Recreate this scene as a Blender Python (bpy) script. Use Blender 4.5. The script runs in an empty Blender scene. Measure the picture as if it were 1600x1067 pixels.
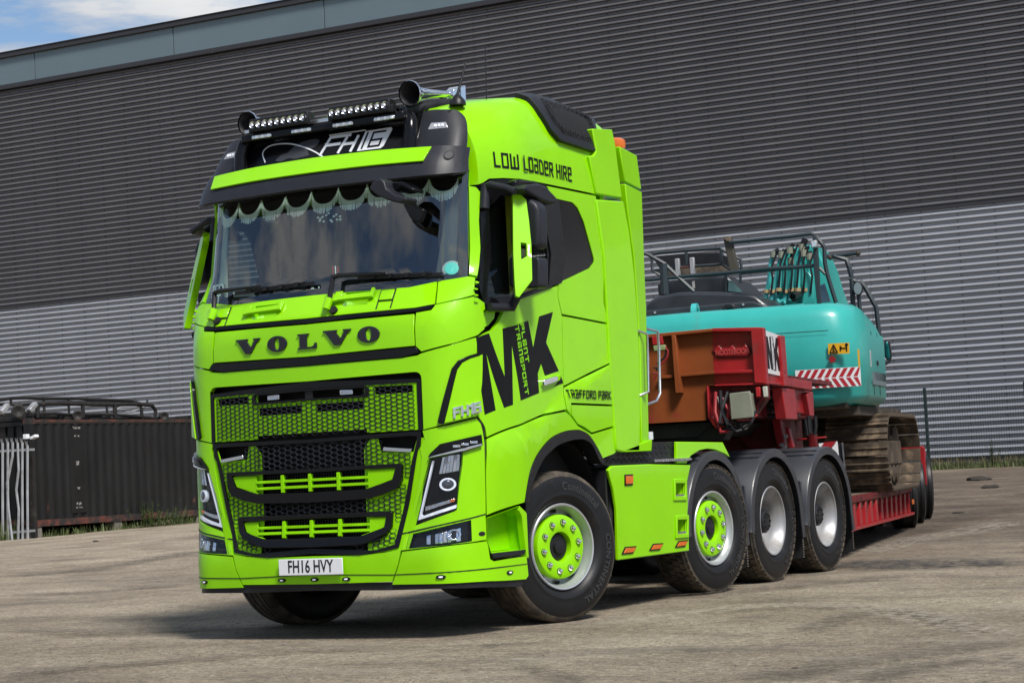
import bpy, bmesh, math, random
from mathutils import Vector, Matrix, noise
R=math.radians; pi=math.pi; rnd=random.Random(7)
SC=bpy.context.scene; COL=SC.collection
# ---------------------------------------------------------------- camera
cam=bpy.data.cameras.new('camera'); camo=bpy.data.objects.new('camera',cam); COL.objects.link(camo); SC.camera=camo
_r=Vector((0.87618047,0.47940843,-0.04975279)); _u=Vector((0.07377798,-0.03139331,0.99678045)); _d=Vector((-0.47630304,0.87703023,0.06287599))
camo.matrix_world=Matrix(((_r.x,_u.x,-_d.x,7.90279809),(_r.y,_u.y,-_d.y,-11.60292013),(_r.z,_u.z,-_d.z,1.08040138),(0,0,0,1)))
cam.sensor_width=36; cam.lens=72.094; cam.clip_start=.1; cam.clip_end=2000
# ---------------------------------------------------------------- world, sun, exposure
SUN_EL,SUN_AZ=R(52),R(124)      # azimuth measured from +Y (north) towards +X
W=bpy.data.worlds.new('World'); SC.world=W; W.use_nodes=True
nt=W.node_tree; nt.nodes.clear()
def WN(t,**k):
    n=nt.nodes.new(t)
    for a,b in k.items(): setattr(n,a,b)
    return n
sky=WN('ShaderNodeTexSky',sky_type='NISHITA',sun_disc=False,sun_elevation=SUN_EL,sun_rotation=SUN_AZ)
sky.air_density=1.0; sky.dust_density=.6; sky.ozone_density=4.0
tc=WN('ShaderNodeTexCoord'); sep=WN('ShaderNodeSeparateXYZ'); nt.links.new(tc.outputs['Generated'],sep.inputs[0])
mx=WN('ShaderNodeMath',operation='MAXIMUM'); mx.inputs[1].default_value=.06; nt.links.new(sep.outputs['Z'],mx.inputs[0])
dv=WN('ShaderNodeVectorMath',operation='SCALE')
inv_=WN('ShaderNodeMath',operation='DIVIDE'); inv_.inputs[0].default_value=1; nt.links.new(mx.outputs[0],inv_.inputs[1])
nt.links.new(tc.outputs['Generated'],dv.inputs[0]); nt.links.new(inv_.outputs[0],dv.inputs['Scale'])
cn=WN('ShaderNodeTexNoise'); cn.inputs['Scale'].default_value=2.6; cn.inputs['Detail'].default_value=9; cn.inputs['Roughness'].default_value=.58
nt.links.new(dv.outputs[0],cn.inputs['Vector'])
cr=WN('ShaderNodeValToRGB'); cr.color_ramp.elements[0].position=.44; cr.color_ramp.elements[1].position=.62
nt.links.new(cn.outputs['Fac'],cr.inputs[0])
cn2=WN('ShaderNodeTexNoise'); cn2.inputs['Scale'].default_value=1.3; cn2.inputs['Detail'].default_value=5; nt.links.new(dv.outputs[0],cn2.inputs['Vector'])
cc=WN('ShaderNodeValToRGB'); cc.color_ramp.elements[0].position=.35; cc.color_ramp.elements[0].color=(3.9,4.2,4.7,1); cc.color_ramp.elements[1].position=.7; cc.color_ramp.elements[1].color=(7.0,7.1,7.2,1)
nt.links.new(cn2.outputs['Fac'],cc.inputs[0])
mixc=WN('ShaderNodeMix',data_type='RGBA'); nt.links.new(cr.outputs['Color'],mixc.inputs[0]); nt.links.new(sky.outputs[0],mixc.inputs[6]); nt.links.new(cc.outputs['Color'],mixc.inputs[7])
bg=WN('ShaderNodeBackground'); bg.inputs['Strength'].default_value=.078; nt.links.new(mixc.outputs[2],bg.inputs['Color'])
lo=WN('ShaderNodeMapRange'); lo.inputs[1].default_value=.02; lo.inputs[2].default_value=.14; nt.links.new(sep.outputs['Z'],lo.inputs[0])
mlo=WN('ShaderNodeMix',data_type='RGBA'); mlo.inputs[6].default_value=(3.4,3.7,4.1,1); nt.links.new(lo.outputs[0],mlo.inputs[0]); nt.links.new(mixc.outputs[2],mlo.inputs[7]); nt.links.new(mlo.outputs[2],bg.inputs['Color'])
wo=WN('ShaderNodeOutputWorld'); nt.links.new(bg.outputs[0],wo.inputs[0])
sun=bpy.data.lights.new('sun','SUN'); sun.energy=3.3; sun.angle=R(14); sun.color=(1,.96,.9)
suno=bpy.data.objects.new('sun',sun); COL.objects.link(suno)
_sd=Vector((math.sin(SUN_AZ)*math.cos(SUN_EL),math.cos(SUN_AZ)*math.cos(SUN_EL),math.sin(SUN_EL)))
suno.rotation_euler=_sd.to_track_quat('Z','Y').to_euler(); suno.location=(30,0,40)
SC.view_settings.view_transform='Standard'; SC.view_settings.look='None'; SC.view_settings.exposure=.62; SC.view_settings.gamma=1
SC.cycles.max_bounces=10; SC.cycles.transparent_max_bounces=16
# ---------------------------------------------------------------- cab skin
def _lerp(t,tab):
    if t<=tab[0][0]: return tab[0][1]
    for (a,b),(c,d) in zip(tab,tab[1:]):
        if t<=c: return b+(d-b)*(t-a)/(c-a)
    return tab[-1][1]
YF=[(.30,-.02),(.55,-.035),(.66,-.02),(.75,0),(2.12,.01),(2.2,.035),(2.37,.135),(3.12,.275),(3.5,.40)]
YV=[(3.06,.05),(3.185,.095),(3.30,.18),(3.6,.34)]
KF=[(.3,.06),(2.05,.076),(2.37,.13),(3.2,.13)]
KV=[(3.0,.13),(3.3,.13)]
CREASE=[(.3,1.30),(.75,1.345),(1.35,1.60),(2.2,1.90),(3.2,1.98)]
def cab(s,z,yf=YF,kf=KF):
    """plan curve of the cab skin: s runs from the middle of the front round the corner and down the side"""
    sg=1 if s>=0 else -1
    s=abs(s);y0=_lerp(z,yf);k=_lerp(z,kf)
    if s<=.93: return sg*s,y0+k*s*s
    ya=y0+k*.93*.93;p2y=max(.31,ya+_lerp(z,[(2.37,.10),(2.6,.23)]));w=1.25;px=_lerp(z,[(2.37,1.175),(2.6,1.14)])
    if s<1.25:
        t=(s-.93)/.32;bx=_lerp(z,[(2.37,1.09),(2.6,1.08)]);by=ya+2*k*.93*.16+.02
        x=(1-t)**2*.93+2*t*(1-t)*bx+t*t*px;y=(1-t)**2*ya+2*t*(1-t)*by+t*t*p2y
    elif s<1.7:
        t=(s-1.25)/.45
        x=(1-t)**2*px+2*t*(1-t)*(px+.04)+t*t*w;y=(1-t)**2*p2y+2*t*(1-t)*(p2y+.09)+t*t*(p2y+.40)
    else: x=w;y=p2y+.40+(s-1.7)
    if s>1.25:
        d=_lerp(y,CREASE)-z
        x+=.022*min(1,max(0,d/.05))*min(1,(s-1.25)/.15)*(1-min(1,max(0,(d-.05)/.5)))
    return sg*x,y
def skin(s,z): x,y=cab(s,z);return (x,y,z)
def visor_skin(s,z):
    sg=1 if s>=0 else -1;s=abs(s);y0=_lerp(z,YV)
    if s<=.88: return (sg*s,y0+.13*s*s,z)
    t=(s-.88)/.37;ya=y0+.13*.7744
    return (sg*((1-t)**2*.88+2*t*(1-t)*1.05+t*t*(1.13-.22*max(0,z-3.11))),(1-t)**2*ya+2*t*(1-t)*(ya+.045)+t*t*(ya+.21),z)
ZT=[(.2,3.50),(.53,3.605),(.7,3.655),(1.1,3.73),(1.5,3.785),(1.8,3.79),(2.5,3.735)]
def roof_skin(y,z):
    """side of the high roof, rounding in towards the top"""
    zt=_lerp(y,ZT);t=min(1,max(0,(z-3.1)/(zt-3.1)))
    w=_lerp(y,[(.53,.75),(.7,.84),(1.0,.95),(1.3,1.0)]);W=_lerp(y,[(.53,1.115),(.65,1.16),(.95,1.25)])
    return (w+(W-w)*math.sqrt(max(0,1-t**2.3)),y,z)

# ---------------------------------------------------------------- materials
MATS={}
def mat(name,col=(.5,.5,.5),rough=.5,metal=0,coat=0,var=0,vscale=6,bump=0,bscale=60,dirt=None,dscale=3,dlo=.5,dhi=.7,trans=0,alpha=1,emit=0,spec=.5,ior=1.45,rvar=0,stretch=None):
    """Principled material; var = colour variation, dirt=(colour) laid over by a noise mask, bump = fine relief"""
    m=bpy.data.materials.new(name); m.use_nodes=True; t=m.node_tree; b=t.nodes['Principled BSDF']; L=t.links.new
    b.inputs['Base Color'].default_value=(*col,1); b.inputs['Roughness'].default_value=rough; b.inputs['Metallic'].default_value=metal
    b.inputs['Coat Weight'].default_value=coat; b.inputs['Coat Roughness'].default_value=.06; b.inputs['Specular IOR Level'].default_value=spec; b.inputs['IOR'].default_value=ior
    b.inputs['Transmission Weight'].default_value=trans; b.inputs['Alpha'].default_value=alpha
    if emit: b.inputs['Emission Color'].default_value=(*col,1); b.inputs['Emission Strength'].default_value=emit
    def N(ty): return t.nodes.new(ty)
    g=N('ShaderNodeNewGeometry') ; oc=N('ShaderNodeTexCoord'); vec=oc.outputs['Object']
    if stretch:
        mp=N('ShaderNodeMapping'); mp.inputs['Scale'].default_value=stretch; L(vec,mp.inputs[0]); vec=mp.outputs[0]
    def nz(s,d=6):
        n=N('ShaderNodeTexNoise'); n.inputs['Scale'].default_value=s; n.inputs['Detail'].default_value=d; n.inputs['Roughness'].default_value=.62; L(vec,n.inputs['Vector']); return n
    c=None
    if var:
        n=nz(vscale); r=N('ShaderNodeValToRGB'); r.color_ramp.elements[0].position=.3; r.color_ramp.elements[1].position=.72
        r.color_ramp.elements[0].color=(*[max(0,x*(1-var)) for x in col],1); r.color_ramp.elements[1].color=(*[min(1,x*(1+var)) for x in col],1)
        L(n.outputs['Fac'],r.inputs[0]); c=r.outputs['Color']
    if dirt:
        n=nz(dscale,10); r=N('ShaderNodeValToRGB'); r.color_ramp.elements[0].position=dlo; r.color_ramp.elements[1].position=dhi; L(n.outputs['Fac'],r.inputs[0])
        mm=N('ShaderNodeMix'); mm.data_type='RGBA'; L(r.outputs['Color'],mm.inputs[0])
        if c: L(c,mm.inputs[6])
        else: mm.inputs[6].default_value=(*col,1)
        mm.inputs[7].default_value=(*dirt,1); c=mm.outputs[2]
        rr=N('ShaderNodeMix'); L(r.outputs['Color'],rr.inputs[0]); rr.inputs[2].default_value=rough; rr.inputs[3].default_value=.85; L(rr.outputs[0],b.inputs['Roughness'])
    elif rvar:
        n=nz(vscale*2); r=N('ShaderNodeMapRange'); r.inputs[1].default_value=.3; r.inputs[2].default_value=.7; r.inputs[3].default_value=max(0,rough-rvar); r.inputs[4].default_value=rough+rvar; L(n.outputs['Fac'],r.inputs[0]); L(r.outputs[0],b.inputs['Roughness'])
    if c: L(c,b.inputs['Base Color'])
    if bump:
        n=nz(bscale,5); bn=N('ShaderNodeBump'); bn.inputs['Strength'].default_value=bump; bn.inputs['Distance'].default_value=.01; L(n.outputs['Fac'],bn.inputs['Height']); L(bn.outputs[0],b.inputs['Normal'])
    MATS[name]=m; return m
green=mat('lime_green_paint',(.245,.615,.0004),.34,0,.5,spec=.15,var=.05,vscale=1.5,rvar=.05)
greend=mat('lime_green_plastic',(.225,.58,.0006),.5,0,.05,spec=.15)
blk=mat('satin_black_plastic',(.012,.012,.014),.42,spec=.35,var=.2,rvar=.08)
gblk=mat('gloss_black',(.005,.005,.006),.16,0,.1,spec=.22)
rubb=mat('black_rubber',(.016,.016,.016),.7)
visb=mat('graphite_visor_plastic',(.018,.019,.025),.42,0,.0,spec=.3,var=.15,vscale=8)
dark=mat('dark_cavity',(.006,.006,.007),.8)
decal=mat('black_vinyl_decal',(.005,.005,.006),.45,spec=.25)
chrome=mat('polished_chrome',(.82,.83,.85),.07,1)
alu=mat('brushed_aluminium',(.62,.63,.65),.28,1,rvar=.08)
silver=mat('silver_painted_steel',(.46,.47,.49),.36,.55,.2,var=.06,rvar=.06,dirt=(.30,.27,.22),dscale=9,dlo=.62,dhi=.9)
tyre=mat('tyre_rubber',(.009,.009,.010),.45,spec=.35,var=.25,vscale=9,rvar=.12,bump=.08,bscale=90,dirt=(.055,.048,.038),dscale=5,dlo=.6,dhi=.98)
tread=mat('dusty_tyre_tread',(.045,.038,.030),.85,var=.4,vscale=14,bump=.3,bscale=60,dirt=(.16,.125,.085),dscale=10,dlo=.45,dhi=.8)
chass=mat('dusty_black_chassis',(.016,.015,.014),.6,var=.3,dirt=(.07,.058,.045),dscale=4,dlo=.5,dhi=.9,bump=.1)
def glassm(name,tint,rough=.0,ior=1.5):
    m=bpy.data.materials.new(name); m.use_nodes=True; t=m.node_tree; t.nodes.clear(); L=t.links.new
    o=t.nodes.new('ShaderNodeOutputMaterial'); tr=t.nodes.new('ShaderNodeBsdfTransparent'); tr.inputs[0].default_value=(*tint,1)
    gl=t.nodes.new('ShaderNodeBsdfGlossy'); gl.inputs['Roughness'].default_value=rough; gl.inputs['Color'].default_value=(1,1,1,1)
    fr=t.nodes.new('ShaderNodeFresnel'); fr.inputs[0].default_value=ior; mi=t.nodes.new('ShaderNodeMixShader')
    gm=t.nodes.new('ShaderNodeNewGeometry'); sb=t.nodes.new('ShaderNodeMath'); sb.operation='SUBTRACT'; sb.inputs[0].default_value=1; L(gm.outputs['Backfacing'],sb.inputs[1]); ml=t.nodes.new('ShaderNodeMath'); ml.operation='MULTIPLY'; L(fr.outputs[0],ml.inputs[0]); L(sb.outputs[0],ml.inputs[1])
    L(ml.outputs[0],mi.inputs[0]); L(tr.outputs[0],mi.inputs[1]); L(gl.outputs[0],mi.inputs[2]); L(mi.outputs[0],o.inputs[0]); return m
wglass=glassm('windscreen_glass',(.88,.95,.92),0,2.05)
sglass=glassm('side_window_glass',(.80,.86,.84),0,1.45)
lens=glassm('clear_lamp_lens',(.92,.93,.95),0,1.35)
amber=mat('amber_lens',(.62,.13,.008),.2,0,.5)
white=mat('white_paint',(.72,.73,.74),.35,0,.4)
drl=mat('white_light_guide',(.80,.83,.90),.22,0,.5,emit=.12)
reflect=mat('faceted_reflector',(.75,.76,.78),.12,1,bump=.9,bscale=26)
# ---------------------------------------------------------------- mesh helpers
def obj(name,verts,faces,m,parent=None,label=None,smooth=True,bevel=0,seg=2,loc=None,angle=35,kind=None):
    me=bpy.data.meshes.new(name); me.from_pydata([tuple(v) for v in verts],[],faces)
    bm=bmesh.new(); bm.from_mesh(me); bmesh.ops.recalc_face_normals(bm,faces=bm.faces); bm.to_mesh(me); bm.free()
    if smooth:
        me.polygons.foreach_set('use_smooth',[True]*len(me.polygons)); me.set_sharp_from_angle(angle=R(angle))
    ms=m if isinstance(m,(list,tuple)) else [m]
    for q in ms: me.materials.append(q)
    o=bpy.data.objects.new(name,me); COL.objects.link(o)
    if parent: o.parent=parent
    if loc: o.location=loc
    if label: o['label']=label
    if kind: o['kind']=kind
    if bevel:
        b=o.modifiers.new('bevel','BEVEL'); b.width=bevel; b.segments=seg; b.limit_method='ANGLE'; b.angle_limit=R(40); b.harden_normals=False
    return o
class MB:
    """collects primitive shapes and builds them as one mesh"""
    def __init__(s): s.v=[]; s.f=[]; s.mi=[]
    def add(s,v,f,mi=0):
        n=len(s.v); s.v+=[tuple(q) for q in v]; s.f+=[tuple(i+n for i in q) for q in f]; s.mi+=[mi]*len(f); return s
    def box(s,a,b,mi=0,M=None):
        x0,y0,z0=a;x1,y1,z1=b
        v=[Vector(q) for q in ((x0,y0,z0),(x1,y0,z0),(x1,y1,z0),(x0,y1,z0),(x0,y0,z1),(x1,y0,z1),(x1,y1,z1),(x0,y1,z1))]
        if M is not None: v=[M@q for q in v]
        return s.add(v,[(0,3,2,1),(4,5,6,7),(0,1,5,4),(1,2,6,5),(2,3,7,6),(3,0,4,7)],mi)
    def beam(s,p,q,w,h,up=(0,0,1),mi=0):
        """rectangular bar from p to q, w across, h along up"""
        p=Vector(p);q=Vector(q);d=(q-p);L=d.length;d.normalize();u=Vector(up)
        x=d.cross(u)
        if x.length<1e-4: x=d.cross(Vector((1,0,0)))
        x.normalize();u=x.cross(d)
        v=[a+x*i*w/2+u*j*h/2 for a in(p,q) for i,j in((-1,-1),(1,-1),(1,1),(-1,1))]
        return s.add(v,[(0,3,2,1),(4,5,6,7),(0,1,5,4),(1,2,6,5),(2,3,7,6),(3,0,4,7)],mi)
    def tube(s,pts,r,n=8,cap=True,mi=0,closed=False):
        pts=[Vector(p) for p in pts];m=len(pts);rr=r if isinstance(r,(list,tuple)) else [r]*m
        ring=[];prev=None
        for i,p in enumerate(pts):
            if closed: d=pts[(i+1)%m]-pts[i-1]
            elif i==0: d=pts[1]-p
            elif i==m-1: d=p-pts[-2]
            else: d=(pts[i+1]-p).normalized()+(p-pts[i-1]).normalized()
            d.normalize()
            if prev is None:
                x=d.cross(Vector((0,0,1)))
                if x.length<.05: x=d.cross(Vector((1,0,0)))
            else: x=prev-d*prev.dot(d)
            x.normalize();prev=x;y=d.cross(x)
            ring.append([p+(x*math.cos(2*pi*k/n)+y*math.sin(2*pi*k/n))*rr[i] for k in range(n)])
        v=[q for a in ring for q in a];f=[]
        for i in range(m if closed else m-1):
            j=(i+1)%m
            for k in range(n): f.append((i*n+k,i*n+(k+1)%n,j*n+(k+1)%n,j*n+k))
        if cap and not closed: f+=[tuple(range(n)),tuple(range((m-1)*n,m*n))]
        return s.add(v,f,mi)
    def cyl(s,p,q,r,n=16,mi=0,r2=None): return s.tube([p,q],[r,r if r2 is None else r2],n,True,mi)
    def lathe(s,prof,o=(0,0,0),ax=(1,0,0),n=32,mi=0,closed=False,cap=True):
        """prof: list of (along axis, radius)"""
        ax=Vector(ax).normalized();o=Vector(o);x=ax.cross(Vector((0,0,1)))
        if x.length<.05: x=ax.cross(Vector((0,1,0)))
        x.normalize();y=ax.cross(x);m=len(prof)
        v=[o+ax*a+(x*math.cos(2*pi*k/n)+y*math.sin(2*pi*k/n))*r for a,r in prof for k in range(n)]
        f=[(i*n+k,i*n+(k+1)%n,((i+1)%m)*n+(k+1)%n,((i+1)%m)*n+k) for i in range(m if closed else m-1) for k in range(n)]
        if not closed and cap:
            if prof[0][1]>1e-4: f.append(tuple(range(n)))
            if prof[-1][1]>1e-4: f.append(tuple(range((m-1)*n,m*n)))
        return s.add(v,f,mi)
    def prism(s,poly,fn,d,mi=0):
        """extrude a 2-D polygon; fn maps (a,b,c)->point, c runs 0..d"""
        c0,c1=d if isinstance(d,(tuple,list)) else (0,d)
        n=len(poly);v=[fn(a,b,c0) for a,b in poly]+[fn(a,b,c1) for a,b in poly]
        return s.add(v,[tuple(range(n)),tuple(range(n,2*n))]+[(i,(i+1)%n,n+(i+1)%n,n+i) for i in range(n)],mi)
    def sphere(s,c,r,n=12,m=8,mi=0,sc=(1,1,1)):
        c=Vector(c);v=[c+Vector((sc[0]*r*math.sin(pi*i/m)*math.cos(2*pi*k/n),sc[1]*r*math.sin(pi*i/m)*math.sin(2*pi*k/n),sc[2]*r*math.cos(pi*i/m))) for i in range(m+1) for k in range(n)]
        return s.add(v,[(i*n+k,i*n+(k+1)%n,(i+1)*n+(k+1)%n,(i+1)*n+k) for i in range(m) for k in range(n)],mi)
    def build(s,name,m,parent=None,label=None,**k):
        o=obj(name,s.v,s.f,m,parent,label,**k)
        if isinstance(m,(list,tuple)): o.data.polygons.foreach_set('material_index',s.mi)
        return o
def YZX(x0,sg=1): return lambda a,b,c:(sg*(x0+c),a,b)      # polygon in (y,z), depth along x
def XZY(y0): return lambda a,b,c:(a,y0+c,b)
def XYZ(z0): return lambda a,b,c:(a,b,z0+c)
def empty(name,loc=(0,0,0),label=None,cat=None,group=None,parent=None,rz=0):
    o=bpy.data.objects.new(name,None); COL.objects.link(o); o.location=loc; o.rotation_euler=(0,0,rz); o.empty_display_size=.2
    if label: o['label']=label
    if cat: o['category']=cat
    if group: o['group']=group
    if parent: o.parent=parent
    return o
def tag(o,label,cat,group=None):
    o['label']=label; o['category']=cat
    if group: o['group']=group
    return o
def area(p): return sum(p[i][0]*p[(i+1)%len(p)][1]-p[(i+1)%len(p)][0]*p[i][1] for i in range(len(p)))/2
def inset(p,d):
    """move every edge of a polygon inwards by d"""
    if d==0: return p
    if area(p)<0: p=p[::-1]
    out=[];n=len(p)
    for i in range(n):
        a,b,c=Vector(p[i-1]),Vector(p[i]),Vector(p[(i+1)%n])
        e=(b-a).normalized();g=(c-b).normalized();n1=Vector((-e.y,e.x));n2=Vector((-g.y,g.x))
        m=(n1+n2)
        if m.length<1e-3: m=n1
        m.normalize();k=d/max(.35,m.dot(n1));out.append(tuple(b+m*k))
    return out
def rounded(p,r,n=4):
    out=[];N=len(p);rs=r if isinstance(r,(list,tuple)) else [r]*N
    for i in range(N):
        a,b,c=Vector(p[i-1]),Vector(p[i]),Vector(p[(i+1)%N]);ri=rs[i]
        if ri<=0: out.append(tuple(b));continue
        l1=min(ri,(a-b).length*.45);l2=min(ri,(c-b).length*.45)
        p0=b+(a-b).normalized()*l1;p1=b+(c-b).normalized()*l2
        for k in range(n+1):
            t=k/n;out.append(tuple(p0*(1-t)**2+b*2*t*(1-t)+p1*t*t))
    return out
def mirr(h): return h+[(-a,b) for a,b in reversed(h) if abs(a)>1e-4]
def surfpt(S,a,b,off):
    p=Vector(S(a,b))
    if off==0: return p
    h=.004;u=Vector(S(a+h,b))-Vector(S(a-h,b));v=Vector(S(a,b+h))-Vector(S(a,b-h));n=u.cross(v);n.normalize()
    if S is roof_skin: pass
    return p+n*off
def panel(name,poly,S,m,parent=None,holes=(),thick=.02,off=0,cell=None,bevel=.003,gap=.003,label=None,kind=None,smooth=True,flip=False,cut=()):
    """a sheet with thickness laid on the surface S; poly and holes are in the surface's own two coordinates"""
    loops=[inset(poly,gap)]+[inset(h,-gap*0) for h in holes]
    bm=bmesh.new();es=[]
    for lp in loops:
        vs=[bm.verts.new((a,b,0)) for a,b in lp]
        es+=[bm.edges.new((vs[i],vs[(i+1)%len(vs)])) for i in range(len(vs))]
    bmesh.ops.triangle_fill(bm,use_beauty=True,use_dissolve=False,edges=es)
    if cell:
        ca,cb=cell if isinstance(cell,(tuple,list)) else (cell,cell)
        for ax,c in((0,ca),(1,cb)):
            if not c: continue
            lo=min(v.co[ax] for v in bm.verts);hi=max(v.co[ax] for v in bm.verts)
            k=math.ceil(lo/c)
            while k*c<hi:
                co=Vector((0,0,0));co[ax]=k*c;no=Vector((0,0,0));no[ax]=1
                bmesh.ops.bisect_plane(bm,geom=bm.verts[:]+bm.edges[:]+bm.faces[:],plane_co=co,plane_no=no,dist=1e-5);k+=1
    for (a0,b0,a1,b1) in cut:
        for ax,c in((0,a0),(0,a1),(1,b0),(1,b1)):
            co=Vector((0,0,0));co[ax]=c;no=Vector((0,0,0));no[ax]=1
            bmesh.ops.bisect_plane(bm,geom=bm.verts[:]+bm.edges[:]+bm.faces[:],plane_co=co,plane_no=no,dist=1e-5)
        bmesh.ops.delete(bm,geom=[f for f in bm.faces if a0<f.calc_center_median().x<a1 and b0<f.calc_center_median().y<b1],context='FACES')
    bm.verts.ensure_lookup_table();bm.verts.index_update()
    sg=-1 if flip else 1
    top=[surfpt(S,v.co.x,v.co.y,sg*off) for v in bm.verts];bot=[surfpt(S,v.co.x,v.co.y,sg*(off-thick)) for v in bm.verts];n=len(top)
    f=[tuple(v.index for v in q.verts) for q in bm.faces];F=f+[tuple(i+n for i in reversed(q)) for q in f]
    for e in bm.edges:
        if len(e.link_faces)==1: i,j=e.verts[0].index,e.verts[1].index;F.append((i,j,j+n,i+n))
    bm.free()
    return obj(name,top+bot,F,m,parent,label,bevel=bevel,kind=kind,smooth=smooth)
def both(name,poly,S,m,parent,**k):
    """the same panel on the truck's two sides"""
    a=panel(name,poly,S,m,parent,**k);h=k.pop('holes',())
    b=panel(name,[(-x,y) for x,y in poly],S,m,parent,holes=[[(-x,y) for x,y in q] for q in h],**k);return a,b
# ---- lettering: strokes on a 0..1 grid, and built-in font outlines
SF={'A':[[(0,0),(0,.62),(.3,1),(.55,1),(.55,0)],[(0,.4),(.55,.4)]],'L':[[(0,1),(0,0),(.5,0)]],'O':[[(0,0),(0,1),(.58,1),(.58,0),(0,0)]],
'W':[[(0,1),(0,0),(.38,0),(.38,.8)],[(.38,0),(.78,0),(.78,1)]],'D':[[(0,0),(0,1),(.38,1),(.58,.75),(.58,0),(0,0)]],'E':[[(.52,0),(0,0),(0,1),(.52,1),(.52,.52),(0,.52)]],
'R':[[(0,0),(0,1),(.52,1),(.52,.5),(0,.5)],[(.22,.5),(.55,0)]],'H':[[(0,0),(0,1)],[(.55,1),(.55,0)],[(0,.5),(.55,.5)]],'I':[[(0,0),(0,1)]],
'P':[[(0,0),(0,1),(.54,1),(.54,.45),(0,.45)]],'N':[[(0,0),(0,1),(.5,1),(.5,0)]],'T':[[(0,1),(.6,1)],[(.3,1),(.3,0)]],
'S':[[(0,0),(.5,0),(.5,.5),(0,.5),(0,1),(.5,1)]],'F':[[(0,0),(0,1),(.5,1)],[(0,.52),(.42,.52)]],'K':[[(0,0),(0,1)],[(.55,1),(0,.48),(.58,0)]],
'a':[[(.02,1),(.52,1),(.52,0),(0,0),(0,.52),(.52,.52)]],'1':[[(.0,.85),(.18,1),(.18,0)]],'6':[[(.5,1),(0,1),(0,0),(.52,0),(.52,.55),(0,.55)]]}
def strokes(text,h,w,sp=.2,slant=0,xs=1.0):
    out=[];x=0
    for ch in text:
        if ch==' ': x+=.4*h;continue
        g=SF[ch];mxx=max(p[0] for q in g for p in q)
        for q in g: out.append([(x+p[0]*h*xs+p[1]*h*slant,p[1]*h) for p in q])
        x+=mxx*h*xs+sp*h+w
    return out,x-sp*h-w
def thicken(pl,w):
    pl=[Vector(p) for p in pl];closed=(pl[0]-pl[-1]).length<1e-6
    if closed: pl=pl[:-1]
    n=len(pl);L=[];Rr=[]
    for i,p in enumerate(pl):
        a=pl[i-1] if (i>0 or closed) else None;c=pl[(i+1)%n] if (i<n-1 or closed) else None
        e=(p-a).normalized() if a is not None else None;g=(c-p).normalized() if c is not None else None
        if e is None: e=g
        if g is None: g=e
        m=Vector((-e.y-g.y,e.x+g.x));m=m.normalized() if m.length>1e-5 else Vector((-e.y,e.x))
        k=w/2/max(.4,m.dot(Vector((-e.y,e.x))))
        ex=Vector((0,0))
        if not closed and i==0: ex=-g*w/2
        if not closed and i==n-1: ex=e*w/2
        L.append(p+ex+m*k);Rr.append(p+ex-m*k)
    q=[(i,(i+1)%n) for i in range(n if closed else n-1)]
    return [(L[i],L[j],Rr[j],Rr[i]) for i,j in q]
def lettering(name,pls,w,fn,m,parent,raise_=.002,label=None):
    """fn maps (a,b,height)->point"""
    mb=MB()
    for k,pl in enumerate(pls):
        r=raise_+.0003*(k%3)
        for q in thicken(pl,w):
            # split long strokes so that they follow a curved surface
            n=max(1,int(max((q[1]-q[0]).length,(q[2]-q[3]).length)/.12))
            for i in range(n):
                t0,t1=i/n,(i+1)/n
                c=[q[0].lerp(q[1],t0),q[0].lerp(q[1],t1),q[3].lerp(q[2],t1),q[3].lerp(q[2],t0)]
                v=[fn(a.x,a.y,r) for a in c]+[fn(a.x,a.y,0) for a in c]
                mb.add(v,[(0,1,2,3),(4,7,6,5),(0,4,5,1),(1,5,6,2),(2,6,7,3),(3,7,4,0)])
    return mb.build(name,m,parent,label,smooth=False)
def glyphs(name,text,fn,m,parent,size=.1,xs=1.0,bold=0,depth=.002,align='CENTER',label=None,spacing=1.0):
    """outlines of Blender's built-in font, mapped by fn(a,b,c)"""
    cu=bpy.data.curves.new(name,'FONT'); cu.body=text; cu.size=size; cu.align_x=align; cu.align_y='CENTER'; cu.offset=bold; cu.extrude=depth/2; cu.resolution_u=4; cu.space_character=spacing
    t=bpy.data.objects.new('tmp',cu); COL.objects.link(t); dg=bpy.context.evaluated_depsgraph_get(); me=bpy.data.meshes.new_from_object(t.evaluated_get(dg)); bpy.data.objects.remove(t)
    v=[fn(q.co.x*xs,q.co.y,q.co.z+depth/2) for q in me.vertices]; f=[tuple(p.vertices) for p in me.polygons]; bpy.data.meshes.remove(me)
    return obj(name,v,f,m,parent,label,smooth=False)
def on_skin(S,o=0): return lambda a,b,c:surfpt(S,a,b,o+c)
def copy_tree(o,parent=None):
    c=o.copy(); COL.objects.link(c); mi=o.matrix_parent_inverse.copy(); c.parent=parent; c.matrix_parent_inverse=mi
    for ch in list(o.children): copy_tree(ch,c)
    return c
def cr_(P,n=6):
    out=[]
    for i in range(len(P)-1):
        p0=Vector(P[max(0,i-1)]);p1=Vector(P[i]);p2=Vector(P[i+1]);p3=Vector(P[min(len(P)-1,i+2)])
        for k in range(n):
            t=k/n;out.append(.5*((2*p1)+(p2-p0)*t+(2*p0-5*p1+4*p2-p3)*t*t+(3*p1-p0-3*p2+p3)*t**3))
    out.append(Vector(P[-1]));return out

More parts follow.
